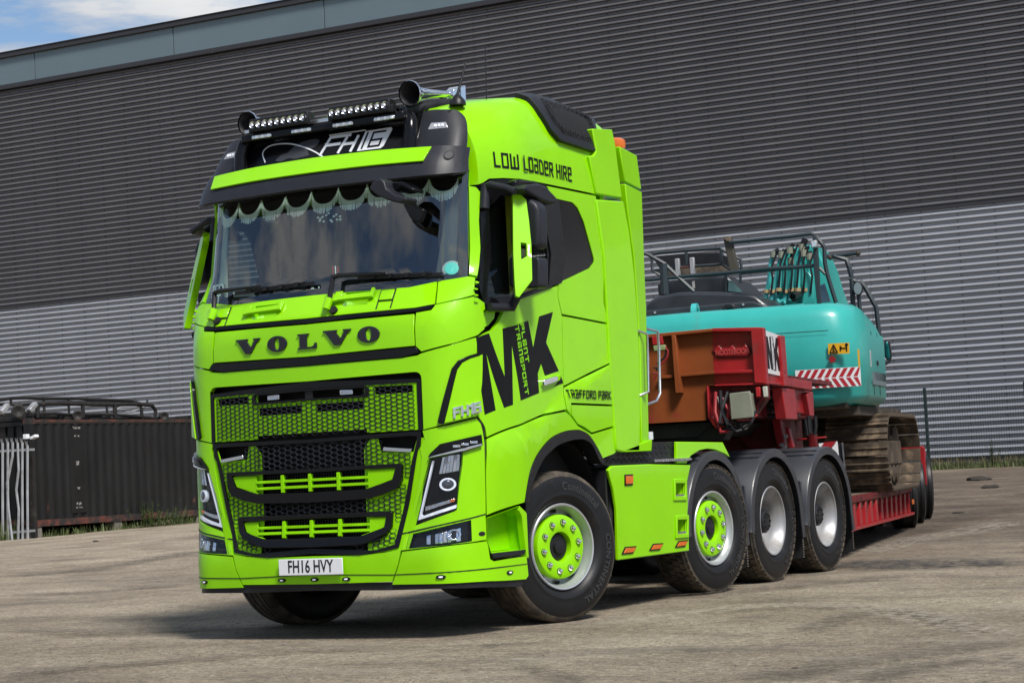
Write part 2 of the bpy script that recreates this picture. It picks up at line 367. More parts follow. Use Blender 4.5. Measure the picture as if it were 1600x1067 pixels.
# ================================================================ SETTING
grd=mat('dusty_yard_ground',(.19,.165,.135),.9)
def ground_material():
    m=MATS['dusty_yard_ground'];t=m.node_tree;L=t.links.new;b=t.nodes['Principled BSDF']
    def N(ty,**k):
        n=t.nodes.new(ty)
        for a,c in k.items(): setattr(n,a,c)
        return n
    tc=N('ShaderNodeTexCoord')
    def nz(sc,det,rough=.6,vec=None,stretch=None,rot=0):
        v=tc.outputs['Object']
        if stretch:
            mp=N('ShaderNodeMapping');mp.inputs['Scale'].default_value=stretch;mp.inputs['Rotation'].default_value=(0,0,rot);L(v,mp.inputs[0]);v=mp.outputs[0]
        n=N('ShaderNodeTexNoise');n.inputs['Scale'].default_value=sc;n.inputs['Detail'].default_value=det;n.inputs['Roughness'].default_value=rough;L(v,n.inputs['Vector']);return n.outputs['Fac']
    def ramp(f,*st):
        r=N('ShaderNodeValToRGB');e=r.color_ramp.elements
        while len(e)<len(st): e.new(.5)
        for i,(p,c) in enumerate(st): e[i].position=p;e[i].color=(*c,1)
        L(f,r.inputs[0]);return r.outputs['Color']
    def mix(f,a,c,bl='MIX'):
        n=N('ShaderNodeMix',data_type='RGBA',blend_type=bl);L(f,n.inputs[0]) if not isinstance(f,float) else setattr(n.inputs[0],'default_value',f)
        for i,x in((6,a),(7,c)):
            if isinstance(x,tuple): n.inputs[i].default_value=(*x,1)
            else: L(x,n.inputs[i])
        return n.outputs[2]
    base=ramp(nz(.55,8,.62),(.32,(.235,.192,.140)),(.50,(.375,.318,.238)),(.68,(.50,.432,.33)))
    fine=ramp(nz(14,10,.85),(.38,(.42,.40,.38)),(.58,(1.22,1.21,1.20)))
    c=mix(.9,base,fine,'MULTIPLY')
    g2=ramp(nz(95,4,.8),(.38,(.50,.48,.46)),(.60,(1.2,1.2,1.2)))
    c=mix(.8,c,g2,'MULTIPLY')
    vo=N('ShaderNodeTexVoronoi');vo.inputs['Scale'].default_value=58;L(tc.outputs['Object'],vo.inputs['Vector']);sc_=N('ShaderNodeSeparateColor');L(vo.outputs['Color'],sc_.inputs[0])
    c=mix(1.0,c,ramp(sc_.outputs[0],(.0,(.62,.60,.58)),(.45,(.98,.98,.98)),(1.0,(1.22,1.2,1.17))),'MULTIPLY')
    # worn tracks: streaks along the driving directions
    s1=ramp(nz(1.0,10,.72,stretch=(.45,1.1,1),rot=.35),(.50,(0,0,0)),(.62,(1,1,1)))
    c=mix(s1,c,mix(.5,c,(.10,.085,.07)))
    s2=ramp(nz(1.6,10,.72,stretch=(.40,1.3,1),rot=-.15),(.53,(0,0,0)),(.64,(1,1,1)))
    c=mix(s2,c,mix(.5,c,(.40,.35,.28)))
    oil=ramp(nz(.9,7,.7),(.60,(0,0,0)),(.70,(1,1,1)))
    c=mix(oil,c,mix(.6,c,(.055,.05,.046)))
    peb=N('ShaderNodeTexVoronoi');peb.inputs['Scale'].default_value=42;L(tc.outputs['Object'],peb.inputs['Vector'])
    pr=ramp(peb.outputs['Distance'],(.10,(1,1,1)),(.16,(0,0,0)))
    pm=ramp(nz(3,4),(.5,(0,0,0)),(.62,(1,1,1)))
    pp=mix(1.0,pr,pm,'MULTIPLY')
    c=mix(pp,c,(.05,.045,.04))
    L(c,b.inputs['Base Color'])
    # rough brown dirt beyond the end of the trailer and along the warehouse
    sx=N('ShaderNodeSeparateXYZ');L(tc.outputs['Object'],sx.inputs[0])
    wob=N('ShaderNodeMath',operation='MULTIPLY_ADD');L(nz(.35,6,.6),wob.inputs[0]);wob.inputs[1].default_value=14;L(sx.outputs['Y'],wob.inputs[2])
    m1=N('ShaderNodeMapRange');m1.inputs[1].default_value=13;m1.inputs[2].default_value=20;L(wob.outputs[0],m1.inputs[0])
    m2=N('ShaderNodeMapRange');m2.inputs[1].default_value=-12;m2.inputs[2].default_value=-5;L(sx.outputs['X'],m2.inputs[0])
    mm=N('ShaderNodeMath',operation='MULTIPLY');L(m1.outputs[0],mm.inputs[0]);L(m2.outputs[0],mm.inputs[1])
    dirt_=ramp(nz(1.1,12,.8,stretch=(.6,1,1)),(.34,(.055,.042,.031)),(.50,(.13,.098,.070)),(.66,(.24,.19,.14)))
    dirt_=mix(.85,dirt_,fine,'MULTIPLY')
    c=mix(mm.outputs[0],c,dirt_);L(c,b.inputs['Base Color'])
    rg=ramp(nz(1.4,6),(.35,(.96,.96,.96)),(.7,(.78,.78,.78)));L(rg,b.inputs['Roughness'])
    bm_=N('ShaderNodeBump');bm_.inputs['Strength'].default_value=1.0;bm_.inputs['Distance'].default_value=.05
    h=mix(.5,nz(40,9,.8),nz(5.5,8,.7,stretch=(.6,1,1),rot=.3));L(h,bm_.inputs['Height']);L(bm_.outputs[0],b.inputs['Normal'])
ground_material()
def gz(x,y):
    t=min(1,max(0,(y-7)/24));w=min(1,max(.12,(x+30)/18))
    z=.56*t*t*(3-2*t)*w
    if y>-8 and y<45: z+=.018*noise.noise(Vector((x*.35,y*.5,0)))*min(1,max(0,(y+6)/8) if y<2 else 1)*(0 if (-2<x<2 and -1<y<8) else 1)
    return z
xs=[-400,-150,-70]+[-60+i*1.0 for i in range(0,58)]+[-2+i*.25 for i in range(0,36)]+[7+i for i in range(0,14)]+[30,60,150,400]
ysn=[-400,-100,-30,-15]+[-12+i*.5 for i in range(0,48)]+[12+i*1.0 for i in range(0,40)]+[60,100,250,500]
mb=MB();nx=len(xs)
mb.add([(x,y,gz(x,y)) for y in ysn for x in xs],[(j*nx+i,j*nx+i+1,(j+1)*nx+i+1,(j+1)*nx+i) for j in range(len(ysn)-1) for i in range(nx-1)])
g=mb.build('ground',grd);g['kind']='structure'
# loose stones and crumbs
stone=mat('yard_stone',(.15,.13,.105),.85,var=.75,vscale=14)
mb=MB()
for k in range(15000):
    u=rnd.random()
    x=rnd.uniform(-9,7.5);y=-4.2+18*u*u
    if rnd.random()<.35: x=rnd.gauss(-1.0,.7)+rnd.choice((0,3.2,5.0));y=rnd.uniform(-4,6)
    r=rnd.choice((.003,.004,.004,.005,.006,.008)) if rnd.random()<.985 else .014
    z=gz(x,y);a=rnd.uniform(0,6.28)
    pts=[(x+r*rnd.uniform(.7,1.3)*math.cos(a+i*pi/2),y+r*rnd.uniform(.7,1.3)*math.sin(a+i*pi/2),z-.001) for i in range(4)]
    n=len(mb.v);mb.v+=pts+[(x,y,z+r*rnd.uniform(.5,.9))];mb.f+=[(n,n+1,n+4),(n+1,n+2,n+4),(n+2,n+3,n+4),(n+3,n,n+4)];mb.mi+=[0]*4
o=mb.build('loose_stones',stone,smooth=False);o['kind']='stuff'
# darker damp gravel patch right of the truck
# ---- warehouse
clad_d=mat('dark_grey_cladding',(.110,.107,.113),.36,.3,.1,var=.10,vscale=.35,rvar=.08)
clad_l=mat('silver_grey_cladding',(.29,.30,.325),.36,.3,.05,var=.08,vscale=.35,rvar=.08)
fasc=mat('blue_grey_fascia',(.12,.165,.185),.4,.1,.1,var=.05,vscale=.5)
capm=mat('dark_capping',(.03,.029,.033),.4)
scr=mat('screw_head',(.05,.05,.055),.4,.4)
wh=empty('warehouse',(-20,42,0),'long warehouse wall of horizontally ribbed cladding, dark grey above silver grey, behind the yard','warehouse')
def WP(name,mb,m,**k):
    o=mb.build(name,m,wh,**k);o.matrix_parent_inverse=Matrix.Translation((20,-42,0));return o
YW=42.0
def cladding(z0,z1,pitch,amp):
    pr=[];n=int(round((z1-z0)/pitch));p=(z1-z0)/n
    for i in range(n):
        z=z0+i*p
        pr+=[(z,0),(z+p*.015,-amp*.72),(z+p*.06,-amp*.94),(z+p*.13,-amp),(z+p*.22,-amp*.93),(z+p*.36,-amp*.70),(z+p*.50,-amp*.38),(z+p*.61,-amp*.09),(z+p*.66,0)]
    pr.append((z1,0));return pr,p,n
X0,X1=-52,32;SL=6.0
def sheets(z0,z1,pitch,amp,m,yo):
    pr,p,n=cladding(z0,z1,pitch,amp);first=None
    k=0;x=X0
    mb=MB()
    v=[(0,d,z) for z,d in pr]+[(SL-.006,d,z) for z,d in pr];N_=len(pr)
    mb.add(v,[(i,i+1,N_+i+1,N_+i) for i in range(N_-1)])
    o=WP('cladding_sheet',mb,m,smooth=True,angle=30);o.location=(0,0,0);base=o
    sc=MB()
    for i in range(n):
        for c in range(6):
            xx=.5+c*1.0;zz=z0+(i+.83)*p;sc.box((xx-.014,-.012,zz-.014),(xx+.014,.0,zz+.014))
    so=sc.build('cladding_screws',scr,base,smooth=False);so['kind']='stuff'
    while x<X1:
        if k==0: q=base
        else:
            q=base.copy();COL.objects.link(q);s2=so.copy();COL.objects.link(s2);s2.parent=q
        q.location=(x,YW+yo+(.003 if k%2 else 0),0);x+=SL;k+=1
sheets(.85,7.52,.182,.078,clad_l,0)
sheets(7.62,15.16,.178,.080,clad_d,.01)
WP('joint_flashing',MB().box((X0,YW-.075,7.50),(X1,YW+.03,7.57)).box((X0,YW-.04,7.57),(X1,YW+.05,7.63)),capm)
WP('base_plinth',MB().box((X0,YW-.02,-.2),(X1,YW+.2,.86)),mat('concrete_plinth',(.10,.095,.09),.85,var=.2,bump=.2))
WP('eaves_trim',MB().box((X0,YW-.16,15.08),(X1,YW+.03,15.24)),capm,bevel=.02)
k=0;x=X0+.9
while x<X1:
    WP('fascia_panel',MB().box((x+.015,YW-.13,15.24),(x+5.94,YW+.05,16.16)),fasc,bevel=.01);x+=5.955
WP('fascia_backing',MB().box((X0,YW-.10,15.24),(X1,YW+.1,16.15)),capm)
WP('roof_gutter',MB().box((X0,YW-.24,16.16),(X1,YW+.5,16.32)).box((X0,YW-.27,16.32),(X1,YW+.5,16.36)),capm,bevel=.015)
WP('warehouse_body',MB().box((X0,YW+.2,0),(X1,YW+60,16.1)),capm)

# tyre tracks and damp stains lying on the yard
def stainm(name,col,lo,hi,sc,stretch=None,amax=.8):
    m=bpy.data.materials.new(name);m.use_nodes=True;t=m.node_tree;L=t.links.new;b=t.nodes['Principled BSDF'];b.inputs['Base Color'].default_value=(*col,1);b.inputs['Roughness'].default_value=.8
    tc=t.nodes.new('ShaderNodeTexCoord');n=t.nodes.new('ShaderNodeTexNoise');n.inputs['Scale'].default_value=sc;n.inputs['Detail'].default_value=8;n.inputs['Roughness'].default_value=.7;L(tc.outputs['Object'],n.inputs['Vector'])
    r=t.nodes.new('ShaderNodeMapRange');r.inputs[1].default_value=lo;r.inputs[2].default_value=hi;r.inputs[4].default_value=amax;L(n.outputs['Fac'],r.inputs[0])
    u=t.nodes.new('ShaderNodeUVMap');sp=t.nodes.new('ShaderNodeSeparateXYZ');L(u.outputs[0],sp.inputs[0])
    e=t.nodes.new('ShaderNodeMath');e.operation='SUBTRACT';e.inputs[1].default_value=.5;L(sp.outputs['X'],e.inputs[0]);e2=t.nodes.new('ShaderNodeMath');e2.operation='ABSOLUTE';L(e.outputs[0],e2.inputs[0])
    e3=t.nodes.new('ShaderNodeMapRange');e3.inputs[1].default_value=.5;e3.inputs[2].default_value=.2;L(e2.outputs[0],e3.inputs[0])
    f=t.nodes.new('ShaderNodeMapRange');f.inputs[1].default_value=0;f.inputs[2].default_value=.15;L(sp.outputs['Y'],f.inputs[0]);g=t.nodes.new('ShaderNodeMapRange');g.inputs[1].default_value=1;g.inputs[2].default_value=.85;L(sp.outputs['Y'],g.inputs[0])
    o=None
    for x in(r,e3,f,g):
        if o is None:o=x.outputs[0];continue
        mm=t.nodes.new('ShaderNodeMath');mm.operation='MULTIPLY';L(o,mm.inputs[0]);L(x.outputs[0],mm.inputs[1]);o=mm.outputs[0]
    L(o,b.inputs['Alpha']);return m
darks=stainm('tyre_track_stain',(.095,.078,.060),.42,.62,14,amax=.7);damp=stainm('damp_gravel_stain',(.045,.042,.040),.40,.58,9,amax=.9);pale=stainm('pale_dust_track',(.42,.37,.30),.44,.62,14,amax=.55)
def track(name,pts,w,m,z=.004):
    P=[Vector(p) for p in pts];Q=[]
    for i in range(len(P)-1):
        p0=P[max(0,i-1)];p1=P[i];p2=P[i+1];p3=P[min(len(P)-1,i+2)]
        for k in range(10):
            t=k/10;Q.append(.5*((2*p1)+(p2-p0)*t+(2*p0-5*p1+4*p2-p3)*t*t+(3*p1-p0-3*p2+p3)*t**3))
    Q.append(P[-1]);v=[];n=len(Q)
    for i in range(n):
        d=(Q[min(n-1,i+1)]-Q[max(0,i-1)]).normalized();s_=Vector((-d.y,d.x))*w/2
        for k in range(5): c=Q[i]+s_*(k/2-1);v.append((c.x,c.y,gz(c.x,c.y)+z+.012))
    me=bpy.data.meshes.new(name);f=[(i*5+k,i*5+k+1,i*5+k+6,i*5+k+5) for i in range(n-1) for k in range(4)];me.from_pydata(v,[],f)
    uv=me.uv_layers.new(name='UVMap')
    for p in me.polygons:
        for li,vi in zip(p.loop_indices,p.vertices): uv.data[li].uv=((vi%5)/4,(vi//5)/(n-1))
    me.materials.append(m);o=bpy.data.objects.new(name,me);COL.objects.link(o);o['kind']='structure';return o
track('tyre_track',[(4.057,-2.295),(4.199,-1.513),(4.507,-0.871),(4.841,-0.176)],.55,darks)
track('tyre_track',[(4.567,-2.271),(4.704,-1.506),(5.042,-0.944)],.40,darks)
track('tyre_track',[(3.372,0.215),(3.263,0.964),(3.216,1.591),(3.371,1.928),(3.764,1.526),(4.512,0.226)],.35,darks,.008)
track('tyre_track',[(-0.672,-2.358),(-0.596,-1.764),(-0.199,-1.39),(0.221,-0.889),(0.98,-0.42)],.40,darks)
track('tyre_track',[(-3.795,1.028),(-2.496,0.669),(-1.618,0.871),(-0.659,1.162),(0.29,1.234)],.5,darks,.008)
track('tyre_track',[(2.335,-1.539),(2.872,-2.031),(3.249,-2.554)],.25,darks)
track('damp_patch',[(0.862,7.562),(1.451,7.556),(2.15,7.129),(2.911,7.425)],1.6,damp)
track('damp_patch',[(0.44,3.564),(1.211,3.755),(1.895,4.88),(2.436,5.273)],.5,darks,.01)
track('dust_track',[(1.779,0.625),(2.18,2.085),(2.986,2.247),(4.084,0.889),(4.889,-0.36)],.6,pale,.012)
track('tyre_track',[(-10.974,8.813),(-10.663,9.96),(-10.948,12.103),(-11.447,13.504)],.8,darks)
track('tyre_track',[(-7.931,5.514),(-6.986,5.782),(-6.188,6.548)],.6,darks)
track('tyre_track',[(0.188,10.451),(-0.146,14.142),(0.218,17.49)],.9,darks)
track('tyre_track',[(1.875,5.421),(2.486,5.651),(3.488,4.995)],.5,darks)
track('dust_track',[(0.749,8.834),(0.668,11.516),(1.067,14.245)],.9,pale,.010)

clod=mat('dark_clod',(.03,.025,.02),.9,bump=.3)
for k,((x,y),r_) in enumerate(zip([(-2.666,25.521),(-1.638,22.464),(4.026,-1.594),(-16.929,17.791),(-0.367,16.284),(-6.557,41.606)],(.15,.10,.012,.05,.05,.12))):
    mb=MB();mb.sphere((0,0,0),r_,9,6,sc=(1.7,1,.45))
    mb.v=[tuple(Vector(p)*(1+.45*noise.noise(Vector(p)*9/(r_*8)+Vector((k,0,0))))) for p in mb.v]
    o=mb.build('earth_clod',clod);o.location=(x,y,gz(x,y)+r_*.1);tag(o,['largest dark clod lying on the brown dirt at the far right','dark clod beside the largest one on the brown dirt','small dark lump on the pale ground in front of the trailer wheels','dark lump in front of the container on the left','little dark lump nearer than the two large clods on the right','dark clod close to the warehouse grass at the right edge'][k],'clod','dark clods on the yard')

# ================================================================ LEFT: CONTAINER, FRAMES, PALISADE FENCE
cblk=mat('black_container_paint',(.010,.010,.010),.5,spec=.35,var=.35,vscale=2.5,bump=.1,bscale=20,dirt=(.16,.055,.03),dscale=3.2,dlo=.66,dhi=.74,stretch=(1,1,.35))
rust=mat('rusty_red_rail',(.11,.035,.025),.8,var=.5,vscale=4,dirt=(.022,.019,.018),dscale=3,dlo=.40,dhi=.55)
galv=mat('galvanised_steel',(.36,.37,.38),.5,.5,var=.2,vscale=3,dirt=(.16,.14,.12),dscale=5,dlo=.55,dhi=.8)
wood=mat('weathered_timber',(.12,.088,.06),.85,var=.4,vscale=6,stretch=(6,1,6),bump=.3,bscale=25)
soot=mat('sooty_black_steel',(.017,.016,.015),.6,spec=.35,var=.3,dirt=(.07,.055,.04),dscale=8,dlo=.55,dhi=.8)
ct=empty('shipping_container',(-23.2,28,.4),'black shipping container with rusty rails standing along the left of the yard','container')
def CT(name,mb,m,label=None,**k):
    o=mb.build(name,m,ct,label,**k);o.matrix_parent_inverse=Matrix.Translation((23.2,-28,-.4));return o
CX,CY0,CY1,CZ0,CZ1=-22.0,21.78,33.97,.44,2.68
# corrugated long side
pitch=.278;pr=[];y=CY0+.12
while y<CY1-.3:
    pr+=[(0,y),(0,y+.072),(-.036,y+.072+.068),(-.036,y+.072+.068+.070)];y+=pitch
pr.append((0,y));mb=MB();n=len(pr)
mb.add([(CX-.02+a,b,z) for z in(CZ0+.10,CZ1-.08) for a,b in pr],[(i,i+1,n+i+1,n+i) for i in range(n-1)])
CT('corrugated_side',mb,cblk,smooth=False)
CT('marking_panel',MB().box((CX-.04,23.05,CZ0+.2),(CX-.012,23.55,CZ1-.2)),cblk,bevel=.004)
mk_=mat('worn_white_marking',(.32,.31,.29),.7,dirt=(.02,.02,.02),dscale=20,dlo=.42,dhi=.55)
for z,w,h in((2.50,.24,.05),(2.32,.16,.035),(1.72,.10,.10),(1.18,.10,.05),(.84,.16,.06),(.76,.22,.03)):
    CT('worn_marking',MB().box((CX-.012,23.30-w/2,z-h/2),(CX-.008,23.30+w/2,z+h/2)),mk_)
CT('top_rail',MB().box((CX-.08,CY0,CZ1-.05),(CX,CY1,CZ1)),rust);CT('bottom_rail',MB().box((CX-.08,CY0,CZ0-.04),(CX+.004,CY1,CZ0+.10)),rust)
CT('corner_post',MB().box((CX-.16,CY0,CZ0),(CX+.003,CY0+.13,CZ1)),cblk);CT('corner_post',MB().box((CX-2.44,CY0,CZ0),(CX-2.3,CY0+.13,CZ1)),cblk)
for z in(CZ0-.03,CZ1-.1): CT('corner_casting',MB().box((CX-.17,CY0-.006,z),(CX+.008,CY0+.17,z+.13)),rust,bevel=.006)
CT('end_header',MB().box((CX-2.3,CY0,CZ1-.12),(CX-.16,CY0+.1,CZ1)),cblk);CT('end_sill',MB().box((CX-2.3,CY0,CZ0),(CX-.16,CY0+.1,CZ0+.12)),rust)
for k in range(9): CT('end_rib',MB().box((CX-2.28+k*.235,CY0+.05,CZ0+.12),(CX-2.28+k*.235+.15,CY0+.085,CZ1-.12)),cblk)
CT('end_wall',MB().box((CX-2.3,CY0+.09,CZ0+.1),(CX-.1,CY0+.12,CZ1-.1)),cblk);CT('roof_sheet',MB().box((CX-2.44,CY0,CZ1-.03),(CX-.08,CY1,CZ1-.01)),cblk);CT('floor',MB().box((CX-2.4,CY0+.1,CZ0),(CX-.1,CY1,CZ0+.1)),cblk)
# blocks and timber below
for k,y in enumerate((21.95,24.6,27.6,30.5,33.5)):
    b=MB().box((CX-.30,y-.12,-.05),(CX-.02,y+.14,.40)).build('packing_block',mat('concrete_block',(.17,.155,.135),.9,var=.3,bump=.3),bevel=.01) if k==0 else None
    if k==0: tag(b,'concrete block under the near corner of the black container','block','packing blocks under the container');b0=b
    else:
        c=b0.copy();COL.objects.link(c);c.location=(0,y-21.95,0);c['label']='block holding up the black container, %s along from its near corner'%('second third fourth fifth'.split()[k-1])
tb_=MB().beam((CX+.15,23.9,.10),(CX-.05,26.4,.30),.14,.09).build('timber_or_gap_blocker',wood,bevel=.01);tag(tb_,'loose weathered timber beam sticking out from under the black container','timber')
tb2=MB().beam((CX-.3,25.6,.22),(CX-.2,29.4,.33),.22,.12).build('timber_or_gap_blocker',wood,bevel=.01);tag(tb2,'long dark timber lying under the middle of the black container','timber')
# tubular guard frames stacked on the container
def tubething(name,label,cat,paths,m,grp=None,part='tube'):
    p0=Vector(paths[0][0][0]);e=empty(name,(p0.x,p0.y,CZ1),label,cat,grp)
    for pts,r in paths:
        o=MB().tube(pts,r,8).build(part,m,e);o.matrix_parent_inverse=Matrix.Translation((-p0.x,-p0.y,-CZ1))
    return e
def onX(X,l): return [(X,a,b) for a,b in l]
rx=-22.35
tubething('guard_frame','black tubular guard frame lying on the container top','frame',[
 (onX(rx,[(22.41,3.023),(23.163,3.054),(23.997,3.038),(25.048,3.034),(25.881,3.051),(26.372,3.019),(26.498,2.915),(26.466,2.717)]),.045),
 (onX(rx,[(22.37,2.816),(22.975,2.828),(23.683,2.801),(24.535,2.809),(25.414,2.789),(26.519,2.717)]),.035),
 (onX(rx,[(22.456,3.035),(22.44,2.738)]),.05),(onX(rx,[(23.936,3.038),(23.932,2.737)]),.045),(onX(rx,[(25.035,3.034),(25.03,2.735)]),.05),(onX(rx,[(25.975,2.976),(25.992,2.718)]),.04)],soot,'frames stacked on the container')
tubething('guard_frame','second tubular guard frame at the back of the container top, above the first','frame',[
 (onX(-23.3,[(22.333,3.177),(22.674,3.219),(23.135,3.23),(23.84,3.219),(24.688,3.233),(25.435,3.205),(26.27,3.202),(26.829,3.184),(27.193,3.113)]),.035),
 (onX(-23.3,[(22.328,3.079),(23.011,3.07),(23.835,3.126),(24.561,3.15),(25.686,3.148),(26.726,3.128),(27.256,3.036)]),.03),
 (onX(-23.3,[(22.674,3.219),(22.678,3.06)]),.03),(onX(-23.3,[(23.75,3.218),(23.739,2.774)]),.03),(onX(-23.3,[(24.565,3.232),(24.57,2.863)]),.03),(onX(-23.3,[(25.895,3.208),(25.898,2.821)]),.03),(onX(-23.3,[(27.402,3.218),(27.36,3.079),(27.187,3.014)]),.025)],soot,'frames stacked on the container')
tubething('bent_tube','crooked pale grey tubes sticking up at the far end of the container frames','tube',[
 (onX(-22.6,[(25.407,2.927),(25.538,2.989),(26.121,2.991),(26.25,2.958),(25.984,2.886),(25.724,2.873)]),.022),(onX(-22.6,[(25.953,2.899),(26.284,2.971),(26.519,3.035)]),.018)],galv)
for (a,b),lab in ((((165,225),(200,180)),'aluminium stub leaning on the container frames, right of the black drum'),(((0,230),(45,185)),'aluminium stub leaning at the left end of the container frames')):
    q=[(22.008,2.869),(22.231,3.04),(21.134,2.838),(21.371,3.005)]
    p,q2=(q[0],q[1]) if a[0]>100 else (q[2],q[3])
    o=MB().beam((-22.2,*p),(-22.2,*q2),.12,.10).build('metal_stub',galv,bevel=.015);tag(o,lab,'stub')
    o['group']='aluminium stubs on the container'
c=[(21.673,2.869),(26.6,2.759),(23.566,2.776)][0:3]
for cc,r_,lab,nm in((c[0],.15,'dark round drum end standing on the near corner of the container','drum'),(c[1],.11,'round black horn-like cap at the far end of the container frames','cover'),(c[2],.12,'black ring lying between the tubes on the middle of the container','ring')):
    o=MB().lathe([(-.3,r_*.5),(-.05,r_*.7),(0,r_),(.05,r_),(.06,r_*.8),(.02,0)],(-22.2,*cc),(.8,-.6,0),16).build('round_'+nm,soot);tag(o,lab,nm)
for k,(y0,y1,zz,w) in enumerate(((22.3,24.0,2.75,.3),(24.2,26.5,2.73,.22),(21.9,22.7,2.78,.35),(26.7,28.5,2.74,.25))):
    mb=MB();r2=random.Random(k)
    for j in range(5): yy=y0+(y1-y0)*j/5;mb.box((-23.2+r2.uniform(-.2,.2),yy,2.68),(-22.5+r2.uniform(-.2,.2),yy+(y1-y0)/5*.9,zz+r2.uniform(-.02,.12)))
    o=mb.build('scrap_steel',soot,bevel=.01);tag(o,'dark scrap steel on the container top, %s from the near end'%('first second third fourth'.split()[(1,2,0,3)[k]]),'scrap steel','scrap on the container')
# palisade fence
pf=empty('palisade_fence',(-23,21.3,0),'grey galvanised palisade fence of pointed pales with a few bent ones, at the left edge','fence')
def PF(name,mb,m,**k):
    o=mb.build(name,m,pf,**k);o.matrix_parent_inverse=Matrix.Translation((23,-21.3,0));return o
FP=[(-22.327,2.305),(-22.417,0.079),(-22.181,2.312),(-22.273,0.169),(-22.046,2.306),(-22.137,0.316),(-21.913,2.291),(-22.004,0.275),(-21.779,2.292),(-21.875,0.177),(-21.643,2.221),(-21.729,0.136)]
for k in range(6):
    (xa,za),(xb,zb)=FP[2*k],FP[2*k+1];w=.062
    mid={2:[(xa-.02,1.9),(xb-.10,1.35),(xb-.09,.8)],3:[(xa,1.6),(xa-.08,1.2),(xb+.06,.78)]}.get(k,[(xa*.5+xb*.5,1.2)])
    pts=[(xa,za-.10)]+mid+[(xb,-.02)]
    mb=MB()
    for i in range(len(pts)-1):
        (ax_,az_),(bx_,bz_)=pts[i],pts[i+1]
        for s0,s1,y0,y1 in((-w/2,-w/6,.012,-.012),(-w/6,w/6,-.012,-.012),(w/6,w/2,-.012,.012)):
            mb.add([(ax_+s0,21.3+y0,az_),(ax_+s1,21.3+y1,az_),(bx_+s1,21.3+y1,bz_),(bx_+s0,21.3+y0,bz_)],[(0,1,2,3)])
    for dx in(-.018,0,.018): mb.add([(xa+dx-.010,21.29,za-.10),(xa+dx+.010,21.29,za-.10),(xa+dx*1.9,21.27,za)],[(0,1,2)])
    o=PF('pale',mb,galv,smooth=False);sm=o.modifiers.new('s','SOLIDIFY');sm.thickness=.004
p0=o
xl=FP[0][0]
for k in range(1,10):
    c=p0.copy();COL.objects.link(c);c.parent=pf;c.matrix_parent_inverse=Matrix.Translation((23,-21.3,0));c.location=(-(p0.data.vertices[0].co.x-xl)-k*.135-.03,0,0)
r_=[(-22.398,2.05),(-21.48,2.028),(-22.479,0.262),(-21.542,0.337)]
for a,b in((r_[0],r_[1]),(r_[2],r_[3])): PF('fence_rail',MB().beam((a[0]-1.6,21.33,a[1]),(b[0],21.33,b[1]),.03,.05),galv)
q=[(-21.708,2.354),(-21.783,0.07)]
PF('fence_post',MB().box((q[0][0]-.05,21.45,-.05),(q[0][0]+.05,21.55,2.1)),soot)
# floodlight on the container corner
fl=empty('floodlight',(-22,21.6,2.05),'small white floodlight on a bracket at the container corner','floodlight')
q=[(-21.794,2.31),(-21.572,2.291),(-21.681,2.285)]
for nm,(x,z),s_ in(('junction_box',q[0],(.05,.05,.05)),('lamp_head',q[1],(.075,.06,.03)),('bracket',q[2],(.05,.015,.012))):
    M=Matrix.Translation((x,21.45,z))@Matrix.Rotation(R(-18 if nm=='lamp_head' else 0),4,'Y')
    o=MB().box(tuple(-a for a in s_),s_,M=M).build(nm,white,fl,bevel=.008);o.matrix_parent_inverse=Matrix.Translation((22,-21.6,-2.05))
# ================================================================ plants
leafd=mat('weed_leaf',(.055,.085,.018),.6,var=.5,vscale=3);leafl=mat('pale_weed_leaf',(.075,.098,.028),.6,var=.4,vscale=3);straw=mat('dry_grass_stalk',(.16,.13,.06),.8,var=.3)
def weed(x,y,h,n,label,grp=None,seed=1,spread=.25):
    r=random.Random(seed);e=empty('weed',(x,y,gz(x,y)),label,'weed',grp)
    ms=MB();ml=MB();m2=MB()
    for k in range(n):
        a=r.uniform(0,6.28);l=h*r.uniform(.55,1);ox,oy=r.gauss(0,spread*.5),r.gauss(0,spread*.5)
        tip=Vector((ox+math.cos(a)*l*.35*r.random(),oy+math.sin(a)*l*.35*r.random(),l));b=Vector((ox*.6,oy*.6,-.02));ms.tube([b,b.lerp(tip,.5)+Vector((0,0,.03*l)),tip],[.006,.005,.002],4)
        for j in range(int(14*l/h)+6):
            t=r.uniform(.12,1);c=b.lerp(tip,t);a2=r.uniform(0,6.28);L=h*r.uniform(.07,.16)*(1.2-t*.6);w=L*.28
            d=Vector((math.cos(a2),math.sin(a2),r.uniform(-.1,.5))).normalized();s_=d.cross(Vector((0,0,1))).normalized()*w
            (ml if r.random()<.6 else m2).add([c,c+d*L*.5+s_,c+d*L,c+d*L*.5-s_],[(0,1,2,3)])
    ms.build('stem',leafd,e);o=ml.build('foliage',leafd,e,smooth=False);o['kind']='stuff';o=m2.build('foliage',leafl,e,smooth=False);o['kind']='stuff'
    return e
for k,(px_,h,n,lab) in enumerate((([(25.349,0.185)][0],.42,26,'tall leafy green weed against the middle of the black container'),([(26.064,0.163)][0],.30,26,'low bushy weed right of the tall weed at the container'),([(26.363,0.178)][0],.26,12,'small weed nearest the truck at the container foot'),([(25.671,0.157)][0],.22,14,'short weed between the tall weed and the bushy one'))):
    weed(-21.75,px_[0],h*1.5,n,lab,'weeds along the container',seed=k+3,spread=.65)
